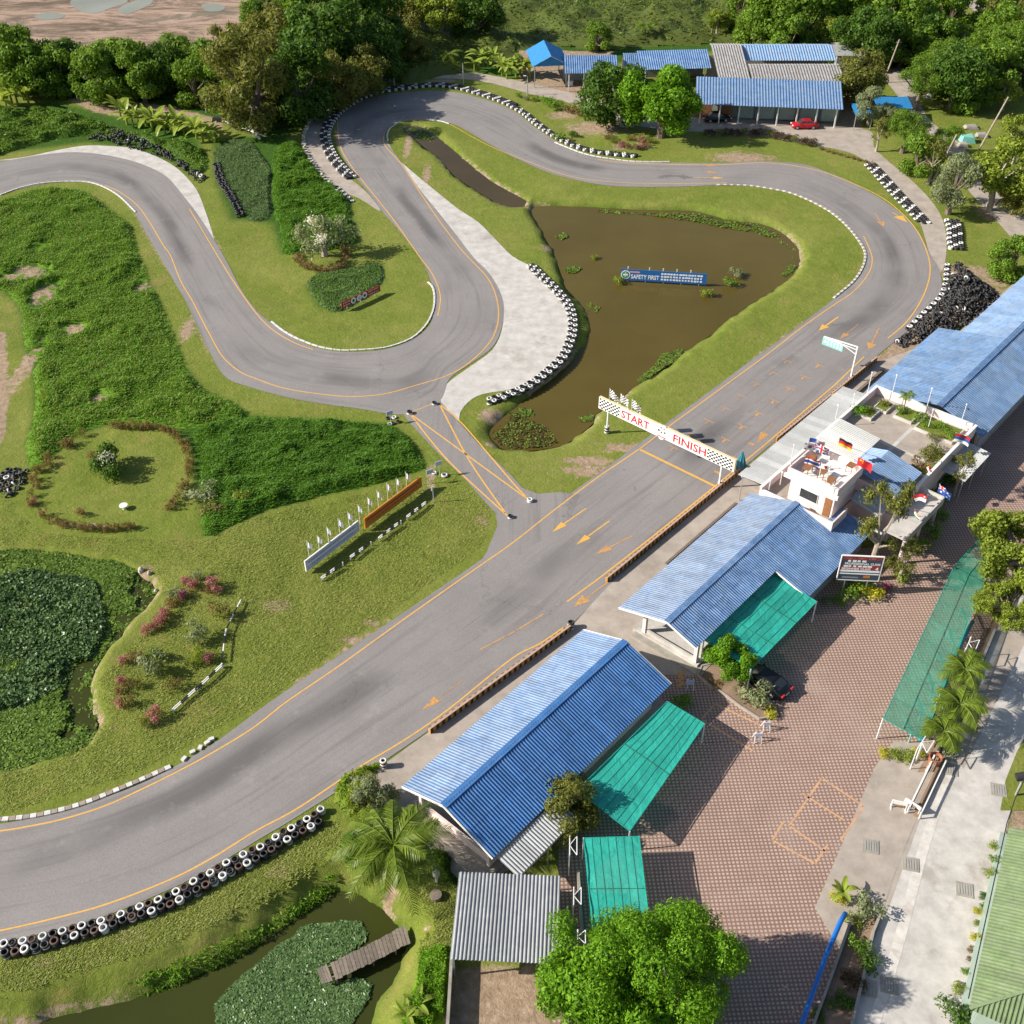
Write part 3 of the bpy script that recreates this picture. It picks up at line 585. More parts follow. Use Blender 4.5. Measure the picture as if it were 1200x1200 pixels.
def roof(parent, A, B, D, mat, w=.78, rows=2, pitch=.27, h=.085, joined=False, lo=None, hi=None, name='roof_sheet', skip=None):
    """A,B ridge ends, D the eave below A; sheets run from ridge to eave"""
    A = Vector(A); B = Vector(B); D = Vector(D); L = (B - A).length; ex = (B - A) / L; H = (D - A); S = H.length; ey = H / S
    ez = ex.cross(ey)
    if ez.z < 0: ez = -ez
    n = max(1, round(L / w)); w = L / n; rl = S / rows; off = WL[parent.name] if parent else Vector((0, 0, 0))
    if joined or lo or hi:
        mb = MB()
    for j in range(rows):
        for i in range(n):
            if skip and skip(i / n, j / rows): continue
            lift = .012 * (rows - j) + .004 * (i % 2)
            o = A + ex * (i * w) + ey * (j * rl) + ez * lift
            if joined or lo or hi:
                pr = ribprof(w, pitch, h); V = []
                if not joined: mb = MB()
                for x, z in pr:
                    xx = i * w + x; a = j * rl; b = (j + 1) * rl + .06
                    if lo: a = max(a, lo(xx)); b = max(b, a)
                    if hi: b = min(b, hi(xx)); a = min(a, b)
                    for y in (a, b): V.append(A + ex * xx + ey * y + ez * (z + lift))
                F = [(2 * k, 2 * k + 2, 2 * k + 3, 2 * k + 1) for k in range(len(pr) - 1)]
                if all((V[2 * k] - V[2 * k + 1]).length < 1e-4 for k in range(len(pr))): continue
                mb.add(V, F)
                if not joined: build(name, mb, mat, parent)
            else:
                key = (round(w, 3), round(rl, 3), round(pitch, 3), mat.name, h)
                if key not in _rs:
                    pr = ribprof(w, pitch, h); V = []
                    for x, z in pr: V += [(x, 0, z), (x, rl + .06, z)]
                    _rs[key] = mesh('roof_sheet', V, [(2 * k, 2 * k + 2, 2 * k + 3, 2 * k + 1) for k in range(len(pr) - 1)], mat)
                Mx = Matrix((ex, ey, ez)).transposed().to_4x4(); Mx.translation = o - off
                inst(name, _rs[key], Mx, parent)
    if joined: build('roof_cladding', mb, mat, parent)
def ub(mb, u0, u1, v0, v1, z0, z1):
    mb.hexa([W(u0, v0, z0), W(u0, v1, z0), W(u1, v1, z0), W(u1, v0, z0), W(u0, v0, z1), W(u0, v1, z1), W(u1, v1, z1), W(u1, v0, z1)])
def wb(mb, x0, x1, y0, y1, z0, z1): mb.hexa([(x0, y0, z0), (x1, y0, z0), (x1, y1, z0), (x0, y1, z0), (x0, y0, z1), (x1, y0, z1), (x1, y1, z1), (x0, y1, z1)])
def part(name, fn, mat, parent, label=None, smooth=False):
    mb = MB(); fn(mb); return build(name, mb, mat, parent, smooth=smooth, label=label)
def uroof(parent, u0, u1, v0, z0, v1, z1, mat, **k): roof(parent, W(u0, v0, z0), W(u1, v0, z0), W(u0, v1, z1), mat, **k)

# --- lower pit shed
A = thing('pit_shed', 'open sided pit shed nearest the camera with deep blue ribbed gable roof', 'shed', W(-2.8, 5.5), group='blue roofed pit sheds')
part('floor_slab', lambda m: ub(m, -13.9, 7.2, .9, 9.6, 0, .35), M['concrete'], A)
part('step', lambda m: ub(m, -14.7, -13.9, 1.0, 9.6, 0, .18), M['concrete_d'], A)
for u in (-12.6, -7.8, -3, 1.8, 6.6):
    for v in (2.3, 9.0): part('column', lambda m: ub(m, u - .13, u + .13, v - .13, v + .13, .35, 3.5), M['pink'], A)
    part('rafter', lambda m: (m.bar(W(u, 1.5, 3.2), W(u, 5.4, 4.66), .1, .14), m.bar(W(u, 5.4, 4.66), W(u, 9.7, 3.15), .1, .14), m.bar(W(u, 2.2, 3.3), W(u, 9.2, 3.3), .08, .12)), M['steel'], A)
part('low_wall', lambda m: (ub(m, -12.5, -12.3, 2.5, 9.0, .35, 1.2), ub(m, -12.5, 6.6, 8.9, 9.1, .35, 1.3)), M['pink'], A)
part('back_wall', lambda m: ub(m, -4, -3.8, 2.4, 8.9, .35, 3.2), M['grey_wall'], A)
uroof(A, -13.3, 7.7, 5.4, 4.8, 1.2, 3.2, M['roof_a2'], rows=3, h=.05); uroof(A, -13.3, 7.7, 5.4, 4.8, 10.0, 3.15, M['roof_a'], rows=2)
part('ridge_cap', lambda m: (m.bar(W(-13.35, 5.27, 4.86), W(7.75, 5.27, 4.86), .34, .03), m.bar(W(-13.35, 5.55, 4.85), W(7.75, 5.55, 4.85), .3, .03)), M['roof_a'], A)
for u in (-13.36, 7.76): part('barge_board', lambda m: (m.bar(W(u, 1.15, 3.15), W(u, 5.4, 4.76), .05, .2), m.bar(W(u, 5.4, 4.76), W(u, 10.05, 3.1), .05, .2)), M['white'], A)
lt = thing('lean_to', 'pale grey lean-to roof hanging below the nearest blue pit shed', 'roof', W(-10.5, 10.9), group=None)
roof(lt, W(-13.0, 10.15, 2.92), W(-6.6, 10.15, 2.92), W(-13.0, 12.0, 2.5), M['roof_white'], w=.8, rows=1)
part('gutter', lambda m: m.bar(W(-13.05, 12.05, 2.44), W(-6.6, 12.05, 2.44), .12, .1), M['steel'], lt)
for u in (-12.8, -9.6, -6.9): part('post', lambda m: m.bar(W(u, 11.9, 0), W(u, 11.9, 2.45), .09), M['steel'], lt)

# --- middle pit shed
B = thing('pit_shed', 'long open pit shed beside the clubhouse with faded blue ribbed roof', 'shed', W(24, 5.5), group='blue roofed pit sheds')
part('floor_slab', lambda m: ub(m, 13.0, 32.9, 2.6, 9.3, 0, .4), M['concrete_l'], B)
part('step', lambda m: ub(m, 12.3, 13.0, 2.9, 10.1, 0, .2), M['concrete_d'], B)
part('step', lambda m: ub(m, 13.0, 24.0, 9.3, 10.0, 0, .2), M['concrete_d'], B)
for u in (13.3, 18, 23, 28, 32.5):
    for v in (3.6, 8.9): part('column', lambda m: ub(m, u - .16, u + .16, v - .16, v + .16, .4, 3.5), M['pink'], B)
    part('rafter', lambda m: (m.bar(W(u, 2.0, 3.0), W(u, 6.5, 4.4), .1, .14), m.bar(W(u, 6.5, 4.4), W(u, 9.3, 3.5), .1, .14)), M['steel'], B)
part('low_wall', lambda m: (ub(m, 13.2, 13.4, 3.9, 8.7, .4, .8), ub(m, 14, 32.4, 8.8, 9.0, .4, 1.4)), M['concrete_l'], B)
part('back_wall', lambda m: ub(m, 23.9, 24.1, 3.8, 12.3, .4, 2.6), M['grey_wall'], B)
part('wing_wall', lambda m: (ub(m, 24.6, 35.7, 12.2, 12.4, 0, 2.35), ub(m, 35.5, 35.7, 9.8, 12.2, 0, 2.6)), M['grey_wall'], B)
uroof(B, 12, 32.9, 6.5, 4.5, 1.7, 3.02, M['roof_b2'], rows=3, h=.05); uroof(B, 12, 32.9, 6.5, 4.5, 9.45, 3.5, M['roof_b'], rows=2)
uroof(B, 24.4, 36.0, 9.45, 3.5, 12.85, 2.4, M['roof_b'], rows=2)
part('ridge_cap', lambda m: (m.bar(W(11.95, 6.37, 4.56), W(32.9, 6.37, 4.56), .3, .03), m.bar(W(11.95, 6.64, 4.55), W(32.9, 6.64, 4.55), .28, .03)), M['roof_b'], B)
part('barge_board', lambda m: (m.bar(W(11.94, 1.65, 2.97), W(11.94, 6.5, 4.47), .05, .2), m.bar(W(11.94, 6.5, 4.47), W(11.94, 9.5, 3.46), .05, .2)), M['white'], B)
part('barge_board', lambda m: m.bar(W(24.34, 9.5, 3.46), W(24.34, 12.9, 2.36), .05, .18), M['white'], B)

# --- upper pit hall with chalky roof
Cc = thing('pit_hall', 'largest pit hall beyond the roof terrace with chalky pale blue roof of small sheets', 'shed', W(72, 8), group='blue roofed pit sheds')
part('floor_slab', lambda m: ub(m, 56.5, 98, 2.2, 14, 0, .3), M['concrete'], Cc)
for k in range(8):
    u = 58 + k * 5.6
    for v in (2.6 if u < 74 else 5.4, 13.7): part('column', lambda m: ub(m, u - .14, u + .14, v - .14, v + .14, .3, 3.2), M['pink'], Cc)
    part('rafter', lambda m: (m.bar(W(u, 2.0 if u < 74 else 4.6, 3.1 if u < 74 else 3.6), W(u, 9.6, 4.68), .1, .14), m.bar(W(u, 9.6, 4.68), W(u, 14.4, 3.1), .1, .14)), M['steel'], Cc)
part('side_wall', lambda m: ub(m, 58, 97, 13.75, 13.95, .3, 1.8), M['grey_wall'], Cc)
uroof(Cc, 56.3, 74.2, 9.6, 4.8, 1.6, 3.15, M['roof_c'], w=1.0, rows=4, pitch=.33, h=.05); uroof(Cc, 74.2, 98, 9.6, 4.8, 4.3, 3.65, M['roof_c'], w=1.0, rows=3, pitch=.33)
uroof(Cc, 56.3, 98, 9.6, 4.8, 14.6, 3.1, M['roof_c'], w=1.0, rows=3, pitch=.33)
part('ridge_cap', lambda m: (m.bar(W(56.2, 9.45, 4.88), W(98, 9.45, 4.88), .34, .03), m.bar(W(56.2, 9.76, 4.87), W(98, 9.76, 4.87), .32, .03)), M['roof_b'], Cc)

# --- pit canopy
cv = thing('pit_canopy', 'long pale metal canopy sheltering the pit wall below the terrace', 'canopy', W(44, 1))
roof(cv, W(34.2, 2.5, 3.5), W(55.2, 2.5, 3.5), W(34.2, -.6, 3.3), M['roof_white'], w=.8, rows=1, pitch=.2, h=.03)
for k in range(6): part('post', lambda m: m.bar(W(34.6 + k * 4, -.3, 0), W(34.6 + k * 4, -.3, 3.28), .1), M['steel'], cv)
part('beam', lambda m: m.bar(W(34.3, -.3, 3.2), W(55, -.3, 3.2), .08, .14), M['white_metal'], cv)

# --- clubhouse
K = thing('clubhouse', 'pink walled clubhouse with roof garden terrace and square lookout deck', 'building', W(45, 8))
part('ground_floor', lambda m: (ub(m, 33.0, 56.0, 2.75, 9.6, 0, 3.25), ub(m, 38.5, 56.0, 9.6, 13.6, 0, 3.25)), M['pink'], K)
part('terrace_floor', lambda m: (ub(m, 33.0, 56.0, 2.75, 9.6, 3.25, 3.4), ub(m, 38.5, 56.0, 9.6, 13.6, 3.25, 3.4)), M['concrete'], K)
part('parapet', lambda m: (ub(m, 32.8, 56.2, 2.55, 2.75, 3.25, 4.3), ub(m, 56.0, 56.2, 2.75, 13.4, 3.25, 4.3), ub(m, 38.5, 56.2, 13.6, 13.8, 3.0, 4.3), ub(m, 32.8, 33.0, 2.75, 9.7, 2.6, 4.0)), M['pink'], K)
part('coping', lambda m: (ub(m, 32.75, 56.25, 2.5, 2.8, 4.3, 4.36), ub(m, 55.95, 56.25, 2.8, 13.4, 4.3, 4.36), ub(m, 38.5, 56.25, 13.55, 13.85, 4.3, 4.36), ub(m, 32.75, 33.05, 2.8, 9.7, 4.0, 4.06)), M['white'], K)
part('lookout_room', lambda m: ub(m, 34.1, 38.2, 4.9, 9.5, 3.4, 6.2), M['pink'], K)
part('lookout_deck', lambda m: (ub(m, 33.6, 38.5, 4.6, 9.8, 6.2, 6.45), ub(m, 33.4, 33.6, 4.4, 10.0, 6.2, 6.6)), M['white'], K)
part('deck_parapet', lambda m: (ub(m, 33.6, 33.75, 4.6, 9.8, 6.45, 7.25), ub(m, 38.35, 38.5, 4.6, 9.8, 6.45, 7.25), ub(m, 33.75, 38.35, 4.6, 4.75, 6.45, 7.25), ub(m, 33.75, 38.35, 9.65, 9.8, 6.45, 7.25)), M['pink'], K)
wf = part('window', lambda m: ub(m, 34.03, 34.1, 6.0, 7.9, 4.3, 5.4), M['white'], K)
part('pane', lambda m: ub(m, 34.0, 34.03, 6.07, 6.93, 4.37, 5.33), M['glass'], wf); part('pane', lambda m: ub(m, 34.0, 34.03, 6.97, 7.83, 4.37, 5.33), M['glass'], wf)
dr = part('door', lambda m: ub(m, 34.04, 34.1, 8.6, 9.3, 3.45, 5.5), M['brown'], K)
part('balcony', lambda m: (ub(m, 32.6, 32.75, 7.2, 10.4, 3.2, 4.3), ub(m, 32.75, 35.5, 10.25, 10.4, 3.2, 4.3), ub(m, 32.75, 35.5, 9.6, 10.25, 3.1, 3.35)), M['pink'], K)
part('stair_room', lambda m: ub(m, 41.7, 45.8, 3.9, 7.6, 3.4, 5.2), M['pink'], K)
roof(K, W(41.4, 3.5, 5.6), W(46.2, 3.5, 5.6), W(41.4, 7.9, 5.25), M['roof_white'], w=.8, rows=1)
part('bar_room', lambda m: ub(m, 39.6, 43.8, 8.2, 12.9, 3.4, 4.75), M['pink'], K)
part('window', lambda m: ub(m, 40.2, 43.2, 12.9, 12.94, 3.9, 4.6), M['glass'], K)
roof(K, W(39.3, 9.7, 5.7), W(44.3, 9.7, 5.7), W(39.3, 7.7, 5.15), M['roof_c'], w=.83, rows=1); roof(K, W(39.3, 9.7, 5.7), W(44.3, 9.7, 5.7), W(39.3, 13.3, 4.85), M['roof_c'], w=.83, rows=2)
roof(K, W(36.4, 10.0, 4.6), W(39.1, 10.0, 4.6), W(36.4, 13.0, 4.1), M['roof_grey'], w=.68, rows=1)
roof(K, W(35.9, 10.4, 3.1), W(36.3, 10.4, 3.1), W(35.9, 13.8, 2.7), M['roof_white'], w=.4, rows=1)
part('side_wall', lambda m: ub(m, 36.4, 39.6, 12.6, 12.8, 2.2, 4.1), M['pink'], K)
part('side_balcony', lambda m: (ub(m, 36.2, 43.6, 13.85, 16.1, 3.0, 3.18), ub(m, 36.2, 43.6, 16.1, 16.25, 2.9, 3.8), ub(m, 43.6, 43.75, 13.85, 16.25, 2.9, 3.8)), M['concrete_l'], K)
for u in (36.5, 40, 43.4): part('balcony_post', lambda m: ub(m, u - .1, u + .1, 15.8, 16.0, 0, 3.0), M['pink'], K)
# terrace planters and furniture on the terrace
def planter(u0, u1, v0, v1, label):
    mb = MB(); ub(mb, u0, u1, v0, v0 + .12, 3.4, 3.72); ub(mb, u0, u1, v1 - .12, v1, 3.4, 3.72); ub(mb, u0, u0 + .12, v0 + .12, v1 - .12, 3.4, 3.72); ub(mb, u1 - .12, u1, v0 + .12, v1 - .12, 3.4, 3.72)
    t = thing('planter', label, 'planter', W((u0 + u1) / 2, (v0 + v1) / 2, 3.4), group='planting beds on the roof terrace'); build('kerb', mb, M['concrete_l'], t)
    part('soil', lambda m: ub(m, u0 + .12, u1 - .12, v0 + .12, v1 - .12, 3.4, 3.66), M['lawn'], t)
planter(53.2, 55.2, 3.9, 5.4, 'square turf bed in the far corner of the roof terrace'); planter(51.0, 52.9, 3.0, 4.8, 'square bed next to the left parapet of the terrace')
planter(53.2, 55.6, 6.2, 8.2, 'planting bed holding the little palm on the terrace'); planter(52.6, 55.6, 8.8, 12.9, 'long bed along the far parapet of the terrace'); planter(45.5, 50.5, 12.2, 13.5, 'long bed of brown shrubs along the right parapet')
part('terrace_strip', lambda m: (ub(m, 46.6, 52.8, 8.4, 8.8, 3.4, 3.412), ub(m, 48.2, 48.6, 5, 8.4, 3.4, 3.412), ub(m, 48.2, 48.6, 8.8, 12, 3.4, 3.412)), M['concrete_l'], K)
gr = thing('parking_shelter', 'small pale ribbed shelter roof outside the right terrace wall', 'canopy', W(51.5, 15))
roof(gr, W(48.4, 13.9, 3.1), W(54.6, 13.9, 3.1), W(48.4, 16.3, 2.9), M['roof_white'], w=.78, rows=1)
for u in (48.7, 51.5, 54.3): part('post', lambda m: m.bar(W(u, 16.1, 0), W(u, 16.1, 2.85), .09), M['steel'], gr)
def table(u, v, z, label, mat='brown'):
    mb = MB(); ub(mb, u - .55, u + .55, v - .35, v + .35, z + .7, z + .75); t = thing('picnic_table', label, 'table', W(u, v, z), group='brown tables on the lookout deck'); build('tabletop', mb, M[mat], t)
    for a in (-.45, .45):
        for b in (-.28, .28): part('leg', lambda m: ub(m, u + a - .03, u + a + .03, v + b - .03, v + b + .03, z, z + .7), M[mat], t)
for (u, v), l in (((36.6, 5.4), 'brown table in the left corner of the lookout deck'), ((35.0, 5.9), 'brown table near the front left rail of the deck'), ((35.4, 7.3), 'brown table in the middle of the deck front'), ((34.6, 8.5), 'brown table by the front right of the deck'), ((38.0, 8.8), 'brown crate like table at the back of the deck')): table(u, v, 6.45, l)

# --- low striped pit wall
def stripes():
    m, n, b = material('black_yellow_stripes'); tc = N(n, 'TexCoord'); s = N(n, 'SeparateXYZ'); n.links.new(tc.outputs['Object'], s.inputs[0])
    f = mathn(n, 'FRACT', mathn(n, 'MULTIPLY', s.outputs[0], 1 / .62)); k = mathn(n, 'GREATER_THAN', f, .5); p = wpos(n)
    c = mixc(n, k, (.035, .028, .025), (.5, .25, .04)); c = mixc(n, mathn(n, 'MULTIPLY', step_(n, noise_(n, 2.5, 6, .7, p), .5, .75), .5), c, (.2, .12, .07)); n.links.new(c, b.inputs['Base Color']); b.inputs['Roughness'].default_value = .8; return m
M['stripes'] = stripes()
def pitwall(a, b, label, h=.62):
    L = (b - a).length; t = thing('pit_wall', label, 'barrier', a, math.atan2((b - a).y, (b - a).x), group='low black and yellow striped walls along the pit lane')
    mb = MB(); mb.box((L / 2, 0, h / 2), (L, .26, h)); build('striped_wall', mb, M['stripes'], t, local=True)
    mb = MB(); mb.box((L / 2, -.06, h + .02), (L + .04, .2, .04)); build('coping', mb, M['coping'], t, local=True)
    return t
pitwall(W(-6.8, -2.75), W(9.4, -1.6), 'striped pit wall in front of the nearest pit shed'); pitwall(W(16.4, -2.95), W(38.8, -2.75), 'striped pit wall running under the right gantry post')
pitwall(W(45.6, -2.75), W(56.8, -2.55), 'striped pit wall above the pale canopy roof'); pitwall(W(57.4, -2.5), W(67.5, -2.4), 'striped pit wall between the teal sign and the tyre heap', .7)
mb = MB(); ub(mb, 56.5, 66, -.9, -.6, 0, .35); ub(mb, 22, 34, -.4, -.15, .03, .12); solo('drain_kerb', mb, M['bark'], 'brown drain edging running behind the pit wall', 'kerb')
# manholes and grates on the street
for i, (px, py, l) in enumerate([(1020, 992, 'square steel cover in the concrete driveway'), (1067, 1013, 'dark square grate left of the pale road line'), (1130, 1043, 'square manhole cover on the right side of the street'), (1170, 926, 'square manhole beside the green verge'), (1113, 902, 'square cover below the long planter'), (1017, 1158, 'dark grate beside the lower planter'), (1042, 1155, 'long drain slab across the street'), (1098, 742, 'small grate beside the upper kerb')]):
    c = G(px, py); t = thing('manhole_cover', l, 'drain cover', (c.x, c.y, .03), R(-14), group='drain covers in the street')
    s = 1.15; mb = MB(); mb.box((0, 0, .02), (s, s, .05)); build('frame', mb, M['concrete_d'], t, local=True)
    mb = MB(); [mb.box((-.36 + k * .18, 0, .055), (.1, .8, .03)) for k in range(5)]; build('grate', mb, M['mortar'], t, local=True)
# pale strip painted / cast along the street
mb = MB(); ribbon(mb, resample(spline([G(*p) for p in ((1015, 1225), (1037, 1160), (1062, 1072), (1085, 985), (1110, 915), (1122, 890))], 4), 1), .7, .034); o = build('gutter_strip', mb, M['concrete_w']); o['kind'] = 'structure'
mb = MB(); ribbon(mb, resample(spline([G(*p) for p in ((1032, 1075), (1050, 1020), (1074, 960), (1078, 945))], 4), 1), .07, .036); o = build('expansion_joint', mb, M['concrete_d']); o['kind'] = 'structure'
mb = MB(); ribbon(mb, resample(spline([G(*p) for p in ((1118, 895), (1150, 830), (1185, 760), (1240, 640))], 4), 1), 1.5, .032); o = build('footpath', mb, M['concrete']); o['kind'] = 'structure'

# --- small grey roofed shed, green roofed house
S = thing('open_shed', 'square open shed with plain grey corrugated roof beside the canal', 'shed', G(595, 1080))
a, b, c_, d = G(538, 1022, 3.0), G(657, 1027, 3.0), G(652, 1129, 2.7), G(529, 1122, 2.7)
roof(S, a, b, a + (c_ - b), M['roof_grey'], w=.75, rows=1, pitch=.25)
for p in (a, b, c_, d): part('post', lambda m: m.bar((p.x * .97 + .03 * (a.x + c_.x) / 2, p.y + (.25 if p.y < 39 else -.25), 0), (p.x * .97 + .03 * (a.x + c_.x) / 2, p.y + (.25 if p.y < 39 else -.25), 2.75), .12), M['steel'], S)
part('beam', lambda m: (m.bar(d + Vector((.1, .2, -.12)), c_ + Vector((-.1, .2, -.12)), .1, .16), m.bar(a + Vector((.1, -.2, -.12)), b + Vector((-.1, -.2, -.12)), .1, .16)), M['dark'], S)
fl = thing('boundary_wall', 'low mossy block wall enclosing bare soil below the grey shed', 'wall', G(530, 1160))
part('wall_run', lambda m: (m.bar(G(530, 1125) + Vector((0, 0, .5)), G(522, 1260) + Vector((0, 0, .5)), .2, 1.0), m.bar(G(677, 1025) + Vector((0, 0, .3)), G(682, 1100) + Vector((0, 0, .3)), .2, .6)), M['concrete_d'], fl)
H = thing('green_roof_house', 'house at the lower right corner with pale green ribbed roof', 'house', G(1190, 1120))
XT = .3; e0, e1 = G(1183, 973, 3.2), G(1137, 1182, 3.2); ex = (e1 - e0).normalized(); pv = Vector((-ex.y, ex.x, 0)); pv = pv if pv.x > 0 else -pv
r0 = e0 + pv * 5.2 + Vector((0, 0, 1.7)); L_ = (e1 - e0).length
roof(H, r0 - ex * XT, r0 + ex * (L_ - 0), e0 - ex * XT, M['roof_green'], w=.8, rows=2, pitch=.27, hi=None, lo=None, skip=None) if False else None
S_ = (e0 - r0).length
roof(H, r0 - ex * XT, r0 + ex * L_, e0 - ex * XT, M['roof_green'], w=.8, rows=2, pitch=.27, lo=lambda x: max(0, (x - (L_ + XT - 4.2)) / 4.2 * S_))
h0 = e1; hx = pv; hy = -ex   # hip end
roof(H, h0 + hx * 10.4 + Vector((0, 0, 1.7)) + hy * 4.2, h0 + Vector((0, 0, 1.7)) + hy * 4.2, h0 + hx * 10.4, M['roof_green'], w=.8, rows=1, pitch=.27, lo=lambda x: max(0, abs(x - 5.2) / 5.2 * (17.64 + 2.89) ** .5))
roof(H, r0 - ex * XT, r0 + ex * L_, r0 - ex * XT + pv * 5.2 - Vector((0, 0, 1.7)), M['roof_green'], w=.8, rows=2, pitch=.27, lo=lambda x: max(0, (x - (L_ + XT - 4.2)) / 4.2 * S_))
part('hip_cap', lambda m: (m.bar(e1 + Vector((0, 0, .08)), r0 + ex * (L_ - 4.2) + Vector((0, 0, .08)), .2, .05), m.bar(r0 - ex * XT + Vector((0, 0, .08)), r0 + ex * (L_ - 4.2) + Vector((0, 0, .08)), .2, .05)), M['roof_green'], H)
q = [e0 + pv * .6 - ex * XT, e1 + pv * .6 - ex * .6, e1 + pv * 9.8 - ex * .6, e0 + pv * 9.8 - ex * XT]
part('wall', lambda m: [m.bar(Vector((q[i].x, q[i].y, 1.5)), Vector((q[(i + 1) % 4].x, q[(i + 1) % 4].y, 1.5)), .2, 3.0) for i in range(4)], M['green_wall'], H)
part('plinth', lambda m: m.bar(e0 + pv * .1 - ex * 2 + Vector((0, 0, -3.0)), e1 + pv * .1 + Vector((0, 0, -3.0)), .5, .3), M['green_wall'], H)

# --- back of the site: hut, sheds, bar
def backroof(parent, px_ridge, px_eave, zr, ze, mat, **k):
    a, b = G(*px_ridge[0], zr), G(*px_ridge[1], zr); d = G(*px_eave, ze); roof(parent, a, b, d, mat, joined=True, **k); return a, b, d
hu = thing('gable_hut', 'small open hut with bright blue gable roof left of the back sheds', 'hut', G(645, 95))
rA, rB = G(635, 42, 5.6), G(646, 66, 5.6); ax = (rB - rA).normalized(); rA = rB - ax * 9.5; sd_ = Vector((-ax.y, ax.x, 0)); sd_ = sd_ if sd_.x > 0 else -sd_
M['roof_bright'] = roofmat('bright_blue_roof_paint', (.03, .22, .5), .15)
for s in (-1, 1): roof(hu, rA, rB, rA + sd_ * s * 3.3 - Vector((0, 0, 1.7)), M['roof_bright'], w=.8, rows=1, joined=True, pitch=.4)
part('gable', lambda m: (m.add([rB + Vector((0, 0, -.06)), rB + sd_ * 3.2 + Vector((0, 0, -1.7)), rB - sd_ * 3.2 + Vector((0, 0, -1.7)), rB + ax * -.12 + Vector((0, 0, -.06)), rB + ax * -.12 + sd_ * 3.2 + Vector((0, 0, -1.7)), rB + ax * -.12 - sd_ * 3.2 + Vector((0, 0, -1.7))], [(0, 1, 2), (5, 4, 3), (0, 3, 4, 1), (1, 4, 5, 2), (2, 5, 3, 0)])), M['roof_bright'], hu)
for t_ in (0.5, 9.0):
    for s in (-2.9, 2.9): q0 = rB - ax * t_ + sd_ * s; part('post', lambda m: m.bar((q0.x, q0.y, 0), (q0.x, q0.y, 4.0), .16), M['steel'], hu)
def shed(name, label, cat, pr, pe, zr, ze, mat, back=2.0, zb=None, posts=4, walls=None, group=None, **k):
    a, b = G(*pr[0], zr), G(*pr[1], zr); t = thing(name, label, cat, ((a.x + b.x) / 2, (a.y + b.y) / 2, 0), group=group)
    d = G(*pe, ze); ex_ = (b - a).normalized(); nrm = Vector((ex_.y, -ex_.x, 0)); f = (d - a).dot(nrm); d = a + nrm * f + Vector((0, 0, ze - zr))
    roof(t, a, b, d, mat, joined=True, **k)
    roof(t, a, b, a - nrm * back + Vector((0, 0, -(zr - ze) * back / max(f, .1))), mat, joined=True, **{**k, 'rows': 1})
    for i in range(posts):
        q0 = d + (b - a) * ((i + .3) / (posts - .4)) - nrm * .4; part('post', lambda m: m.bar((q0.x, q0.y, 0), (q0.x, q0.y, ze + .05), .2), M['white'], t)
    zw = ze - .1
    bw = [a - nrm * (back - .4), b - nrm * (back - .4)]
    part('back_wall', lambda m: (m.bar(Vector((bw[0].x, bw[0].y, zw / 2)), Vector((bw[1].x, bw[1].y, zw / 2)), .15, zw)), M['grey_wall'], t)
    if walls: w0 = a + nrm * (f * walls); w1 = b + nrm * (f * walls); part('front_wall', lambda m: m.bar(Vector((w0.x, w0.y, zw / 2)), Vector((w1.x, w1.y, zw / 2)), .15, zw), M['green_wall'], t)
    return t, a, b, d, nrm
shed('back_shed', 'open blue roofed shed next to the bright blue hut', 'shed', [(661, 65), (723, 65)], (661, 86), 5.0, 3.4, M['roof_b'], posts=4, w=.8, rows=2, pitch=.4)
shed('back_shed', 'wide blue roofed shed behind the two round trees', 'shed', [(746, 60), (829, 58)], (747, 82), 5.2, 3.4, M['roof_b'], posts=4, w=.8, rows=2, pitch=.4)
shed('back_shed', 'short low blue lean-to left of the wide back shed', 'shed', [(730, 63), (749, 63)], (730, 78), 4.4, 3.4, M['roof_b'], posts=2, back=1, w=.8, rows=1, pitch=.4)
bt, a, b, d, nr = shed('canteen', 'longest back building with blue tiled front roof over a parked red car', 'building', [(816, 90), (986, 96)], (816, 122), 5.6, 3.3, M['roof_c'], back=.4, posts=8, walls=.45, w=1.0, rows=4, pitch=.5)
for i in range(7):
    q0 = a + (b - a) * ((i + .5) / 7) + nr * 3.9; part('shutter', lambda m: m.box((q0.x, q0.y, 1.5), (2.6, .06, 2.6), math.atan2((b - a).y, (b - a).x)), M['green_wall'] if i > 1 else M['brown'], bt)
shed('old_hall', 'weathered grey tiled roof directly behind the canteen', 'building', [(877, 76), (984, 76)], (877, 97), 6.4, 5.2, M['roof_old'], back=1, posts=0, w=1.0, rows=2, pitch=.5)
shed('old_hall', 'rearmost long roof of weathered blue and grey tiles', 'building', [(868, 53), (975, 53)], (868, 71), 6.6, 5.4, M['roof_oldblue'], back=3, posts=0, w=1.0, rows=2, pitch=.5)
shed('old_hall', 'grey weathered roof at the left end of the back halls', 'building', [(833, 53), (869, 53)], (833, 92), 6.9, 4.8, M['roof_old'], back=2, posts=0, w=1.0, rows=3, pitch=.5)
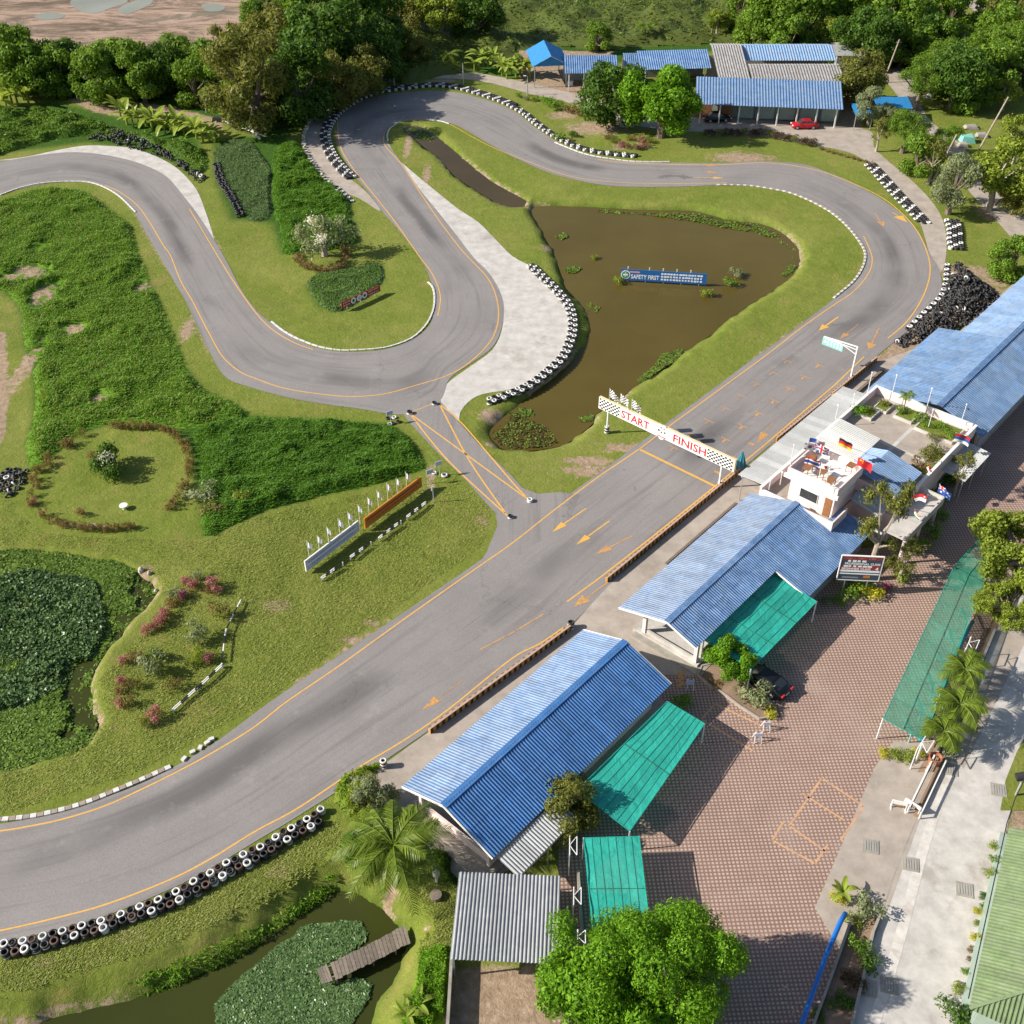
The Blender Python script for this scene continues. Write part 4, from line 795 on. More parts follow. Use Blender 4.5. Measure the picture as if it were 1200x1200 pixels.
for px, py, wd, l in ((1009, 101, 5.5, 'blue sheet shelter roof left of the back lane'), (1046, 122, 6, 'blue tarpaulin shelter among the lane trees'), (1010, 130, 3, 'small blue tarpaulin beside the canteen')):
    c = G(px, py, 2.6); t = thing('tarp_shelter', l, 'shelter', (c.x, c.y, 0)); part('tarp', lambda m: m.hexa([c + Vector(q) for q in ((-wd / 2, -2, -.1), (wd / 2, -2, -.1), (wd / 2, 2, .5), (-wd / 2, 2, .5), (-wd / 2, -2, -.05), (wd / 2, -2, -.05), (wd / 2, 2, .55), (-wd / 2, 2, .55))]), M['roof_bright'], t)
    for s in (-1, 1): part('post', lambda m: m.bar((c.x + s * wd / 2.2, c.y - 1.8, 0), (c.x + s * wd / 2.2, c.y - 1.8, 2.6), .12), M['steel'], t)
c = G(995, 57, 4); t = thing('grey_hut', 'little grey roofed hut at the right end of the old halls', 'hut', (c.x, c.y, 0)); part('roof', lambda m: m.hexa([c + Vector(q) for q in ((-3, -2.5, -.6), (3, -2.5, -.6), (3, 2.5, .3), (-3, 2.5, .3), (-3, -2.5, -.5), (3, -2.5, -.5), (3, 2.5, .4), (-3, 2.5, .4))]), M['roof_grey'], t); part('wall', lambda m: m.box((c.x, c.y, 1.65), (5, 4, 3.3)), M['grey_wall'], t)

# --- shade nets
def netmat(name, col, alpha):
    m, n, b = material(name); p = wpos(n); c = ramp(n, noise_(n, .5, 5, .65, p), [(.3, tuple(k * .8 for k in col)), (.7, tuple(k * 1.15 for k in col))])
    c = mixc(n, mathn(n, 'MULTIPLY', step_(n, noise_(n, 1.3, 7, .75, p, 1.5), .6, .72), .35), c, tuple(k * .3 for k in col)); bump_(n, b, noise_(n, .9, 4, .6, p, 1.0), .8, .15)
    oi = N(n, 'ObjectInfo'); v = N(n, 'MapRange'); n.links.new(oi.outputs['Random'], v.inputs[0]); v.inputs[3].default_value = .8; v.inputs[4].default_value = 1.1
    hs = N(n, 'HueSaturation'); n.links.new(v.outputs[0], hs.inputs['Value']); n.links.new(c, hs.inputs['Color']); c = hs.outputs[0]
    n.links.new(c, b.inputs['Base Color']); b.inputs['Roughness'].default_value = .7; b.inputs['Specular IOR Level'].default_value = .2
    t = N(n, 'BsdfTranslucent'); n.links.new(c, t.inputs['Color']); m1 = N(n, 'MixShader'); m1.inputs[0].default_value = .3; n.links.new(b.outputs[0], m1.inputs[1]); n.links.new(t.outputs[0], m1.inputs[2])
    tr = N(n, 'BsdfTransparent'); m2 = N(n, 'MixShader'); m2.inputs[0].default_value = alpha; n.links.new(tr.outputs[0], m2.inputs[1]); n.links.new(m1.outputs[0], m2.inputs[2]); n.links.new(m2.outputs[0], n.nodes['Material Output'].inputs[0]); return m
M['net'] = netmat('teal_shade_net', (.04, .5, .4), .93); M['net_seam'] = flat('dark_teal_seam', (.02, .2, .16)); M['net2'] = netmat('thin_green_shade_net', (.07, .32, .22), .76)
def net(name, label, P0, P1, P2, P3, n, rows, mat, sag=.12, group='green shade nets over the parking bays'):
    """P0-P1 first long edge, P3-P2 the opposite one; n strips run from the first edge to the other"""
    P0, P1, P2, P3 = map(Vector, (P0, P1, P2, P3)); c = (P0 + P1 + P2 + P3) / 4; t = thing(name, label, 'shade net', (c.x, c.y, 0), group=group)
    for i in range(n):
        a, b = P0.lerp(P1, i / n), P0.lerp(P1, (i + 1) / n); d, e = P3.lerp(P2, i / n), P3.lerp(P2, (i + 1) / n); mb = MB(); V = []; K_ = 6
        dz = .008 * (i % 2)
        for k in range(K_ + 1):
            f = k / K_; z = -sag * math.sin(f * math.pi * rows % math.pi) + dz
            V += [a.lerp(d, f) + Vector((0, 0, z)), b.lerp(e, f) - (b.lerp(e, f) - a.lerp(d, f)) * -.02 + Vector((0, 0, z))]
        mb.add(V, [(2 * k, 2 * k + 1, 2 * k + 3, 2 * k + 2) for k in range(K_)]); build('net_panel', mb, mat, t, smooth=True)
    up = Vector((0, 0, .05))
    for i in range(1, n): a, b = P0.lerp(P1, i / n), P3.lerp(P2, i / n); part('seam', lambda m: [m.bar(a.lerp(b, k / 6) + Vector((0, 0, .02 - sag * math.sin(k / 6 * math.pi * rows % math.pi))), a.lerp(b, (k + 1) / 6) + Vector((0, 0, .02 - sag * math.sin((k + 1) / 6 * math.pi * rows % math.pi))), .035, .02) for k in range(6)], M['net_seam'], t)
    part('edge_pipe', lambda m: [m.bar(x, y, .05) for x, y in ((P0, P1), (P1, P2), (P2, P3), (P3, P0))], M['net'], t)
    for r in range(1, rows): part('cross_wire', lambda m: m.bar(P0.lerp(P3, r / rows) + up, P1.lerp(P2, r / rows) + up, .04), M['net2'], t)
    for p in (P0, P1, P2, P3): part('post', lambda m: m.bar((p.x, p.y, 0), (p.x, p.y, p.z), .09), M['white_metal'], t)
    return t
net('shade_net', 'teal shade net hung from the nearest pit shed', G(782, 822, 2.7), G(826, 848, 2.4), G(738, 974, 2.4), G(676, 926, 2.7), 8, 2, M['net'])
net('shade_net', 'teal shade net hung below the middle pit shed', G(907, 673, 2.9), G(957, 705, 2.5), G(880, 784, 2.5), G(825, 750, 2.9), 7, 3, M['net'])
net('shade_net', 'narrow teal shade net panel between the grey shed and the big tree', G(684, 982, 2.6), G(749, 980, 2.6), G(764, 1108, 2.6), G(696, 1107, 2.6), 7, 2, M['net'])
Rn = [(1035, 842), (1118, 664), (1160, 618), (1182, 628), (1140, 705), (1082, 868)]
rl = [G(a, b, 2.5) for a, b in Rn]
net('shade_net', 'long thin green shade net along the street side planter', rl[0], rl[1], G(1153, 682, 2.5), rl[5], 8, 2, M['net2'], .04)
net('shade_net', 'far end piece of the thin green shade net under the street tree', rl[1], rl[2], G(1190, 632, 2.5), G(1153, 682, 2.5), 3, 2, M['net2'], .04)
def truss(a, b, label, wd=.5, group='white lattice frames holding the shade nets'):
    a = Vector(a); b = Vector(b); d = (b - a).normalized(); s = Vector((-d.y, d.x, 0)) * wd if abs(d.z) < .9 else Vector((wd, 0, 0)); t = thing('lattice_frame', label, 'frame', (a.x, a.y, 0), group=group)
    part('rail', lambda m: (m.bar(a, b, .06), m.bar(a + s, b + s, .06)), M['white_metal'], t); n = max(2, int((b - a).length / .55))
    part('lacing', lambda m: [m.bar(a.lerp(b, i / n) + (s if i % 2 else s * 0), a.lerp(b, (i + 1) / n) + (s * 0 if i % 2 else s), .04) for i in range(n)], M['white_metal'], t)
    for p in (a + s, b + s): part('post', lambda m: m.bar((p.x, p.y, 0), p, .07), M['white_metal'], t)
truss(G(676, 1002, 2.6), G(676, 980, 2.6), 'white lattice frame at the top corner of the narrow teal net'); truss(G(681, 1060, 2.6), G(681, 1040, 2.6), 'white lattice frame halfway along the narrow teal net'); truss(G(686, 1106, 2.6), G(686, 1090, 2.6), 'white lattice frame at the foot of the narrow teal net')
truss(G(1142, 764, 2.6), G(1148, 750, 2.6), 'white lattice frame above the two upper palms', .7); truss(G(1106, 832, 2.6), G(1112, 818, 2.6), 'white lattice frame between the middle and lower palm', .7); truss(G(1086, 882, 2.6), G(1095, 868, 2.6), 'white lattice frame at the near end of the long net', .7)
for i in range(6):
    a = (1125 - i * 12.5 + (0 if i else 2), 712 + i * 26); p = G(a[0], a[1], 1.2); q = G(a[0] + 6, a[1] + 17, 1.2); mb = MB(); mb.bar(p, q, .16, .1); mb.bar((p.x, p.y, 0), p, .08); mb.bar((q.x, q.y, 0), q, .08)
    solo('parking_rail', mb, M['f_teal'], 'teal parking rail under the long green net, number %s from the top' % ('one', 'two', 'three', 'four', 'five', 'six')[i], 'rail', 'parking rails under the long net')
def pipe(px, z, r, mat, label, cat='pipe'): mb = MB(); mb.tube([G(a, b, z) for a, b in px], r, 8); solo('blue_pipe', mb, M[mat], label, cat, smooth=True)
pipe([(930, 1230), (943, 1190), (968, 1120), (985, 1080), (991, 1070)], 1.0, .17, 'blue_pipe', 'thick blue pipe rail along the lower planter'); pipe([(1078, 868), (1100, 822), (1117, 775), (1128, 750), (1140, 728)], 1.1, .17, 'teal_tarp', 'rolled blue tarpaulin tube beside the long green net', 'tarpaulin')
# planters along the street
def kerbwall(px, wd, h, mat, label, name='planter_wall', cat='wall'): mb = MB(); P = [G(a, b) for a, b in px]; [mb.bar(P[i] + Vector((0, 0, h / 2)), P[i + 1] + Vector((0, 0, h / 2)), wd, h) for i in range(len(P) - 1)]; solo(name, mb, M[mat], label, cat)
kerbwall([(950, 1210), (972, 1150), (995, 1085)], .18, .5, 'concrete_d', 'mossy kerb wall on the yard side of the lower planter'); kerbwall([(995, 1210), (1010, 1150), (1022, 1095), (1030, 1075)], .18, .45, 'concrete_d', 'kerb wall on the street side of the lower planter')
kerbwall([(1085, 905), (1110, 862), (1140, 800), (1165, 740)], .2, .4, 'concrete_l', 'pale kerb wall beside the palms')
flatpoly('planting_soil', [[G(*p) for p in ((945, 1230), (975, 1145), (997, 1082), (1030, 1075), (1012, 1145), (990, 1230))], [G(*p) for p in ((1075, 905), (1100, 862), (1145, 765), (1180, 690), (1195, 700), (1165, 740), (1140, 800), (1110, 862), (1088, 905))]], M['soil'], .045, kind='structure')
flatpoly('verge_grass', [[G(*p) for p in ((1172, 950), (1178, 915), (1192, 880), (1215, 840), (1260, 860), (1215, 950))]], M['lawn'], .05, kind='structure')
# ================================================================ PLANTS
def npmesh(name, V, F, mats, mi=None, smooth=False):
    me = bpy.data.meshes.new(name); k = F.shape[1]; me.vertices.add(len(V)); me.vertices.foreach_set('co', V.astype(np.float32).ravel())
    me.loops.add(F.size); me.loops.foreach_set('vertex_index', F.astype(np.int32).ravel()); me.polygons.add(len(F)); me.polygons.foreach_set('loop_start', np.arange(len(F)) * k); me.polygons.foreach_set('loop_total', np.full(len(F), k))
    for m in (mats if isinstance(mats, (list, tuple)) else [mats]): me.materials.append(m)
    if mi is not None: me.polygons.foreach_set('material_index', mi.astype(np.int32))
    if smooth: me.polygons.foreach_set('use_smooth', np.ones(len(F), bool))
    me.update(calc_edges=True); return me
def unit(a): return a / np.maximum(np.linalg.norm(a, axis=1, keepdims=True), 1e-9)
def leaves(Cn, Nr, size, rs, aspect=.5, jit=.5):
    """leaf shaped quads (tip-side-tip-side) at Cn facing Nr"""
    n = len(Cn); Nr = unit(Nr + rs.normal(0, jit, (n, 3))); t = unit(np.cross(Nr, rs.normal(0, 1, (n, 3)))); b = np.cross(Nr, t); s = size * rs.uniform(.65, 1.3, (n, 1))
    V = np.stack([Cn - t * s, Cn + b * s * aspect - Nr * s * .15, Cn + t * s, Cn - b * s * aspect - Nr * s * .15], 1).reshape(-1, 3)
    return V, np.arange(n * 4).reshape(-1, 4)
def cloud(blobs, n, size, seed, up=.35, jit=.55, shell=(.72, 1.08), aspect=.5, inner=.12):
    rs = np.random.RandomState(seed); B = np.array(blobs, float); wgt = B[:, 3] ** 2; idx = rs.choice(len(B), n, p=wgt / wgt.sum()); d = unit(rs.normal(0, 1, (n, 3)) + np.array([0, 0, up]))
    r = rs.uniform(*shell, (n, 1)); k = rs.rand(n, 1) < inner; r = np.where(k, r * rs.uniform(.3, .9, (n, 1)), r)
    bump = 1 + .18 * np.sin(d[:, :1] * 9 + idx[:, None]) * np.cos(d[:, 1:2] * 8 + idx[:, None] * 2)
    P = B[idx, :3] + d * r * bump * B[idx, 3:4] * np.array([1, 1, .85]); return leaves(P, d, size, rs, aspect, jit)
def lobes(R0, H0, Z0, n, seed, rmin=.28, rmax=.42):
    rs = random.Random(seed); out = []
    for i in range(n):
        t = i * 2.399 + rs.uniform(-.4, .4); zf = rs.uniform(-.85, 1); rr = math.sqrt(max(0, 1 - zf * zf)) * rs.uniform(.55, .95) * (1 + .2 * math.sin(2 * t + seed) + .13 * math.sin(3 * t + 2.3 * seed))
        out.append((R0 * rr * math.cos(t), R0 * rr * math.sin(t), Z0 + H0 * zf * .8, R0 * rs.uniform(rmin, rmax)))
    return out
TREES = {}
def tree_kind(key, mat, R0=3.2, H0=2.4, Z0=4.4, nl=18, leaves_n=7000, size=.2, seed=1, bark='bark', rmin=.28, rmax=.42, aspect=.5, shell=(.72, 1.08), fl=None, jit=.55, inner=.12, core=True):
    L = lobes(R0, H0, Z0, nl, seed, rmin, rmax); V, F = cloud(L, leaves_n, size, seed, aspect=aspect, shell=shell, jit=jit, inner=inner); mats = [M[mat]]; mi = None
    if fl: mats.append(M[fl[0]]); mi = (np.random.RandomState(seed).rand(len(F)) < fl[1]).astype(int)
    cm = npmesh('crown', V, F, mats, mi)
    mb = MB(); r0 = R0 * .07 + .05; top = Vector((rng.uniform(-.3, .3), rng.uniform(-.3, .3), Z0 * .62)); mb.tube([(0, 0, -.2), (.05, .03, top.z * .5), top], [r0 * 1.5, r0 * 1.1, r0], 7)
    for i, b in enumerate(L):
        if i % 2 == 0 or nl < 8: c = Vector(b[:3]); mid = top.lerp(c, .5) + Vector((0, 0, -.1 * R0)); mb.tube([top - Vector((0, 0, .2 * (i % 3))), mid, c], [r0 * .6, r0 * .4, r0 * .15], 4)
    tm = mesh('trunk', mb.v, mb.f, M[bark]); TREES[key] = (tm, cm, R0, Z0)
tree_kind('round', 'lf_mid', seed=3, nl=22, R0=3.2, H0=3.3, Z0=3.1); tree_kind('round2', 'lf_mid', seed=4, nl=22, R0=3.0, H0=3.2, Z0=3.0); tree_kind('dark', 'lf_dark', seed=5, leaves_n=8000, R0=3.4, H0=3.5, Z0=3.2); tree_kind('dark2', 'lf_dark', seed=6, nl=24, leaves_n=8500, R0=3.4, H0=3.6, Z0=3.4)
tree_kind('olive', 'lf_olive', seed=7, nl=22, leaves_n=9000, size=.17, R0=3.3, H0=3.4, Z0=3.4); tree_kind('bright', 'lf_bright', seed=8, nl=26, leaves_n=15000, size=.16, R0=3.3, H0=3.0, Z0=3.3, rmin=.24, rmax=.36)
tree_kind('big', 'lf_bright', seed=9, nl=52, leaves_n=62000, size=.145, R0=7.0, H0=4.8, Z0=6.0, rmin=.15, rmax=.27, inner=.03, shell=(.72, 1.15), aspect=.42); tree_kind('yel', 'lf_yel', seed=10, nl=26, leaves_n=8000, size=.19, R0=3.4, H0=2.4, Z0=4.2, rmin=.2, rmax=.32, bark='bark_pale', shell=(.5, 1.15))
tree_kind('feather', 'lf_mid', seed=12, nl=20, leaves_n=9000, size=.13, R0=3, H0=2, Z0=3.8, rmin=.22, rmax=.36, shell=(.4, 1.15), aspect=.3); tree_kind('thin', 'lf_olive', seed=13, nl=14, leaves_n=2600, size=.11, R0=2.0, H0=2.8, Z0=4.2, rmin=.2, rmax=.36, shell=(.2, 1.15), bark='bark_pale')
tree_kind('street', 'lf_yel', seed=14, nl=64, leaves_n=26000, size=.16, R0=5.0, H0=2.4, Z0=4.8, rmin=.13, rmax=.23, bark='bark_pale', shell=(.4, 1.15)); tree_kind('grey', 'lf_grey', seed=15, nl=16, leaves_n=8000, size=.15, R0=2.6, H0=2.2, Z0=3.4, aspect=.35)
tree_kind('weep', 'lf_olive', seed=16, nl=26, leaves_n=11000, size=.2, R0=3.3, H0=3.8, Z0=3.9, aspect=.28, rmin=.22, rmax=.34, shell=(.5, 1.15)); tree_kind('plum', 'lf_grey', seed=17, nl=12, leaves_n=2200, size=.13, R0=2.4, H0=1.1, Z0=1.9, bark='bark_pale', fl=('lf_white', .12), shell=(.3, 1.1))
def ppm(py, z=0): # pixels per metre across the view at that image row
    return FPX / (G(600, py, z).y * math.cos(PITCH) - (z - HCAM) * math.sin(PITCH))
def tree(kind, cx, cy, rpx, label, name='tree', cat='tree', group=None, zs=1.0, rot=None):
    rpx *= 1.0 if kind in ('big', 'street') else 1.15 + .12 * (cy < 130)
    tm, cm, R0, Z0 = TREES[kind]; s = rpx / ppm(cy, 4) / R0; zc = Z0 * s * zs; p = G(cx, cy, zc); p.z = max(ground_z(p.x, p.y), -.6)
    t = thing(name, label, cat, p, group=group); t.scale = (s, s, s * zs); t.rotation_euler = (0, 0, rng.uniform(0, 6.28) if rot is None else rot)
    for nm, me in (('trunk', tm), ('crown', cm)): o = link(bpy.data.objects.new(nm, me)); o.parent = t
    return t
nth = lambda i: '%d%s' % (i + 1, 'th' if 10 <= i % 100 <= 12 else {0: 'st', 1: 'nd', 2: 'rd'}.get(i % 10, 'th'))
words = 'first second third fourth fifth sixth seventh eighth ninth tenth eleventh twelfth thirteenth fourteenth fifteenth'.split()
g = 'bushy trees in the row before the sandy field'
for i, (x, y, r, k) in enumerate([(22,74,27,'round2'),(66,86,21,'round'),(94,84,18,'dark'),(120,84,23,'round'),(150,80,24,'round2'),(178,86,20,'round'),(208,76,22,'round2'),(226,98,21,'round'),(250,88,20,'dark')]): tree(k, x, y, r, 'bushy green tree, %s from the left before the sandy field' % words[i], 'field_tree', group=g)
for x, y, r, k, l in [(292,92,40,'weep','large drooping olive tree beside the end of the tree row'),(322,50,30,'olive','olive tree standing behind the drooping one near the sand'),(352,98,34,'dark','dark tree shading the path at the hairpin'),(384,52,36,'dark2','tall dark tree behind the hairpin path'),(425,28,34,'dark','dark broad tree right of the sand strip, near the top edge'),(395,96,24,'olive','small olive tree leaning over the hairpin path'),(352,20,24,'round','bright green tree at the sandy strip'),(296,22,16,'round','small bright tree on the edge of the sandy field'),(440,62,26,'dark2','low dark tree left of the street lamp'),(516,8,24,'yel','yellow green willowy tree at the top edge'),(560,20,22,'dark2','dark tree right of the yellow green one'),(470,20,20,'olive','olive tree between the two dark ones at the top'),
 (720,112,28,'dark2','dark round tree before the back sheds'),(777,118,33,'bright','bright round tree in front of the canteen'),(700,44,13,'round','pale bushy tree behind the open blue shed'),(842,22,12,'yel','small pale tree in the middle of the scrub'),(905,28,28,'round','bright tree behind the old halls, left one'),(945,22,30,'round','leafy tree behind the old halls, middle one'),(978,36,20,'yel','yellow tinged tree above the grey hut'),(1000,8,30,'round2','leafy tree at the top edge above the grey hut'),(1022,48,26,'dark2','dark tree left of the back lane'),(1052,20,32,'round','wide bright tree at the top over the lane'),(1085,48,22,'dark','dark tree right over the back lane'),(1096,78,22,'feather','feathery bamboo like tree beside the back lane'),(1112,18,22,'round','round tree left of the back road bend'),(1134,44,16,'feather','feathery tree at the inside of the back road bend'),(1122,92,27,'dark2','dark glossy tree right of the back lane'),(1152,84,22,'round2','green tree behind the dark glossy one'),(1192,52,26,'feather','feathery tree at the right edge by the back road'),(1192,12,22,'olive','olive tree in the top right corner'),(1180,108,14,'yel','pale tree beside the oval lawn'),
 (1008,92,24,'olive','olive tree at the right end of the canteen'),(1022,122,16,'grey','grey green tree by the blue tarpaulins'),(1045,136,10,'grey','small grey tree on the lane corner'),(1032,152,11,'thin','thin tree at the start of the upper path'),(1064,148,22,'feather','feathery light green tree over the path verge'),(1078,184,22,'round','bright leafy tree on the verge, second from the path start'),(1096,180,15,'thin','thin tree with slanting trunk on the verge'),(1121,212,27,'grey','broad tree on the verge above the lawn corner'),(1112,160,16,'feather','feathery tree on the far side of the lane'),(1172,196,36,'yel','big yellow green tree over the lane at right'),(1196,158,24,'yel','yellow green tree at the right edge above the lane'),(1186,304,22,'round','leafy bush tree on the lawn at the right edge'),(1190,232,18,'olive','olive tree at the right edge beside the lane')]: tree(k, x, y, r, l)
belt = [(868,8,'round'),(885,40,'round'),(925,48,'round2'),(962,6,'round'),(985,52,'dark'),(1012,28,'round'),(1035,8,'round'),(1060,50,'round2'),(1075,30,'round2'),(1095,50,'round'),(1102,5,'round2'),(1118,62,'feather'),(1080,95,'feather'),(1140,105,'round'),(1160,62,'round'),(1175,80,'round'),(1172,36,'round2'),(1199,80,'dark'),(1165,5,'round')]
for i, (x, y, k) in enumerate(belt): tree(k, x, y, 21, 'leafy tree, %s from the left in the wooded belt round the back lane' % nth(i), 'belt_tree', group='wooded belt round the back lane')
belt = [(8,62,'dark'),(42,84,'round2'),(82,78,'dark'),(108,92,'round2'),(136,88,'dark'),(165,92,'round2'),(195,84,'dark'),(238,80,'round'),(262,100,'round2'),(310,115,'dark'),(270,60,'weep'),(345,72,'dark2'),(408,60,'dark2'),(372,86,'dark'),(428,84,'olive'),(450,48,'dark2'),(400,14,'round'),(330,12,'dark'),(455,8,'dark2'),(485,60,'olive')]
for i, (x, y, k) in enumerate(belt): tree(k, x, y, 22 if x < 460 else 14, 'dense tree, %s filling the belt along the upper left edge' % nth(i), 'belt_tree', group='dense belt along the upper left edge')
tree('big', 762, 1142, 106, 'huge bright green tree at the bottom edge over the yard', 'broad_tree', rot=.6); tree('bright', 700, 1168, 62, 'bright green tree merging into the left of the huge one', 'broad_tree')
tree('bright', 853, 772, 25, 'bright leafy tree in the kerbed bed beside the black car'); tree('olive', 668, 944, 33, 'olive tree growing between lean-to and teal net'); tree('street', 1196, 640, 62, 'wide yellow green street tree over the long net'); tree('street', 1184, 705, 40, 'yellow green tree at the lower side of the street tree')
tree('thin', 1037, 604, 27, 'thin twiggy tall tree in front of the clubhouse wall', zs=1.5); tree('thin', 1062, 652, 17, 'thin short tree below the side balcony'); tree('thin', 1128, 548, 14, 'bare twiggy tree by the small ribbed shelter', zs=1.3)
tree('plum', 378, 276, 30, 'wide low plumeria with white blossom above the brown hedge', 'plumeria_tree'); tree('grey', 434, 930, 24, 'leafy shrub tree beside the end of the tyre wall'); tree('yel', 426, 938, 20, 'yellow green shrub at the last tyres of the lower wall')

# --- bushes
BU = {}
def bush_kind(key, mat, n=420, size=.09, seed=1, fl=None, squat=.8, nl=7, aspect=.5):
    rs = random.Random(seed); L = [(rs.uniform(-.55, .55), rs.uniform(-.55, .55), rs.uniform(.3, .8) * squat, rs.uniform(.35, .5)) for _ in range(nl)]
    V, F = cloud(L, n, size, seed, up=.6, aspect=aspect, inner=.1); mats = [M[mat]]; mi = None
    if fl: mats.append(M[fl[0]]); mi = (np.random.RandomState(seed).rand(len(F)) < fl[1]).astype(int)
    BU[key] = npmesh('foliage', V, F, mats, mi)
for k, a in dict(mid=dict(mat='lf_mid', seed=1), dark=dict(mat='lf_dark', seed=2, n=600), olive=dict(mat='lf_olive', seed=3), bright=dict(mat='lf_bright', seed=4, n=700, size=.07), yel=dict(mat='lf_yel', seed=5, n=600, size=.08), lemon=dict(mat='lf_lemon', seed=6, n=600, size=.08), rust=dict(mat='lf_rust', seed=7), pink=dict(mat='lf_rust', seed=8, fl=('lf_pink', .6)), magenta=dict(mat='lf_mid', seed=9, fl=('lf_magenta', .7)), grey=dict(mat='lf_grey', seed=10, n=500), whitefl=dict(mat='lf_dark', seed=11, n=3400, size=.06, fl=('lf_white', .06), nl=10), twig=dict(mat='lf_olive', seed=12, n=260, fl=('lf_rust', .5)), brown=dict(mat='lf_brown', seed=13, n=500)).items(): bush_kind(k, **a)
def bush(kind, px, py, rpx, label, name='bush', cat='bush', group=None, h=1.0, z=None):
    r = rpx * (1.3 if name not in ('garden_bush', 'ring_bush') else 1.6 if name == 'garden_bush' else 1.45) / ppm(py); p = G(px, py, z or 0); p.z = max(ground_z(p.x, p.y), -.7) if z is None else z; r *= .92
    p = G(px, py, p.z + r * .3 * h); p.z = (max(ground_z(p.x, p.y), -.7) if z is None else z) - .05
    o = link(bpy.data.objects.new(name, BU[kind])); o.location = p; o.scale = (r, r, r * h); o.rotation_euler = (0, 0, rng.uniform(0, 6.28)); return tag(o, label, cat, group)
g = 'flowering bushes in the lakeside garden'
for x, y, r, k, l in [(219,680,6,'pink','pink bush at the top of the garden beside the grey one'),(228,685,7,'pink','pale pink bush, second in the top garden row'),(232,677,6,'grey','grey green bush topping the garden row'),(202,697,8,'grey','grey bush with bare stems at the pond end of the garden'),(204,707,7,'rust','rusty bush below the magenta one'),(214,699,6,'magenta','vivid magenta bush near the top of the garden'),(195,717,7,'pink','pink bush halfway down the pond side row'),(190,724,7,'pink','fuller pink bush just below the halfway one'),(183,731,7,'pink','pale pink bush in the pond side row'),(171,737,7,'pink','last pink bush of the upper pond side row'),(251,682,8,'pink','tall pink bush alone at the right top'),(246,692,5,'rust','small brownish bush below the tall pink one'),(256,692,6,'pink','reddish bush right of the small brownish one'),(254,716,11,'twig','twiggy brown bush near the striped rail'),(235,746,12,'grey','large grey green bush in the garden middle'),(230,770,9,'yel','yellow green bush below the large grey one'),(246,771,7,'pink','pale pink bush by the rail corner'),(184,769,8,'dark','dark round bush casting a long shadow'),(175,785,14,'grey','tall grey green bush left of the dark round one'),(160,770,7,'rust','rusty bush left of the tall grey one'),(146,773,6,'pink','pink bush nearest the pond, upper'),(144,798,6,'pink','pink bush nearest the pond, middle'),(142,808,6,'rust','rusty bush nearest the pond'),(138,824,6,'pink','pink bush nearest the pond, lowest'),(153,822,8,'twig','twiggy bush right of the lowest pink one'),(156,802,7,'twig','twiggy bush in the lower garden row'),(207,804,10,'twig','lone brown bush low in the garden'),(178,839,9,'pink','pinkish bush at the bottom end of the garden'),(170,846,6,'olive','olive bush at the foot of the garden')]: bush(k, x, y, r, l, 'garden_bush', group=g, h=1.6)
ring = [(132,500),(140,499),(149,499),(158,499),(167,499),(176,500),(185,501),(194,504),(202,508),(209,513),(215,519),(219,526),(222,534),(223,542),(222,550),(220,558),(217,566),(213,573),(209,580),(204,587),(199,593),(97,507),(81,518),(76,522),(57,535),(56,543),(49,549),(42,552),(40,560),(42,568),(38,578),(36,589),(50,602),(58,608),(67,612),(76,615),(86,617),(96,618),(106,619),(116,619),(126,619),(136,619),(146,618),(154,617),(95,601)]
for i, (x, y) in enumerate(ring): bush('rust' if i % 3 else 'twig', x, y, 5.2, 'small clipped bush, %s clockwise in the ring round the lawn' % nth(i), 'ring_bush', group='small bushes planted in a ring around the round lawn', h=1.9)
bush('magenta', 37, 589, 6, 'bright pink bush at the left of the ring'); bush('whitefl', 129, 547, 21, 'dark bush with white flowers in the middle of the round lawn', h=1.25); bush('rust', 110, 534, 8, 'reddish bush behind the white flowered one'); bush('grey', 238, 583, 20, 'dry grey bush at the right of the ring', h=.7); bush('yel', 283, 582, 13, 'yellow green bush in the dense grass', h=.8); bush('twig', 252, 598, 18, 'brownish bush beside the dense grass tip', h=.7)
hedge = [(348,304),(354,309),(362,312),(371,315),(380,315),(390,314),(398,311),(404,305),(407,298),(403,291),(352,300)]
for i, (x, y) in enumerate(hedge): bush('rust', x, y, 6.5, 'reddish brown bush, %s from the left in the crescent hedge' % words[i], 'hedge_bush', group='crescent hedge inside the hairpin', h=1.1)
hb = [(714,160),(720,165),(727,169),(735,171),(743,172),(751,172),(758,170),(762,165),(750,164),(740,162)]
for i, (x, y) in enumerate(hb): bush(('rust', 'olive', 'pink')[i % 3], x, y, 6, 'low bush, %s round the bed under the round trees' % words[i], 'bed_bush', group='bed of low bushes under the round trees')
for i, (x, y, r, k) in enumerate([(606,112,5,'mid'),(616,115,5,'grey'),(626,116,6,'yel'),(640,120,9,'bright'),(650,124,10,'mid'),(668,128,9,'rust'),(680,132,8,'rust'),(655,162,8,'mid'),(672,158,6,'dark')]): bush(k, x, y, r, ('small %s bush beside the upper service path, %s from the left' % ({'mid':'green','grey':'greyish','yel':'yellow green','bright':'bright green','rust':'reddish','dark':'dark'}[k], words[i])), group='bushes beside the upper service path')
for i in range(13): x = 832 + i * 10; bush(('brown', 'olive', 'brown')[i % 3], x, 156 + (i > 6) * (i - 6) * 2.0, 7, 'dull bush, %s from the left before the canteen yard' % words[i], 'row_bush', group='row of dull bushes before the canteen')
for i in range(9): bush('rust', 962 + i * 7.5, 174 + i * 2.2, 3.6, 'small potted shrub, %s from the left along the canteen path' % words[i], 'pot_shrub', group='potted shrubs along the path edge')
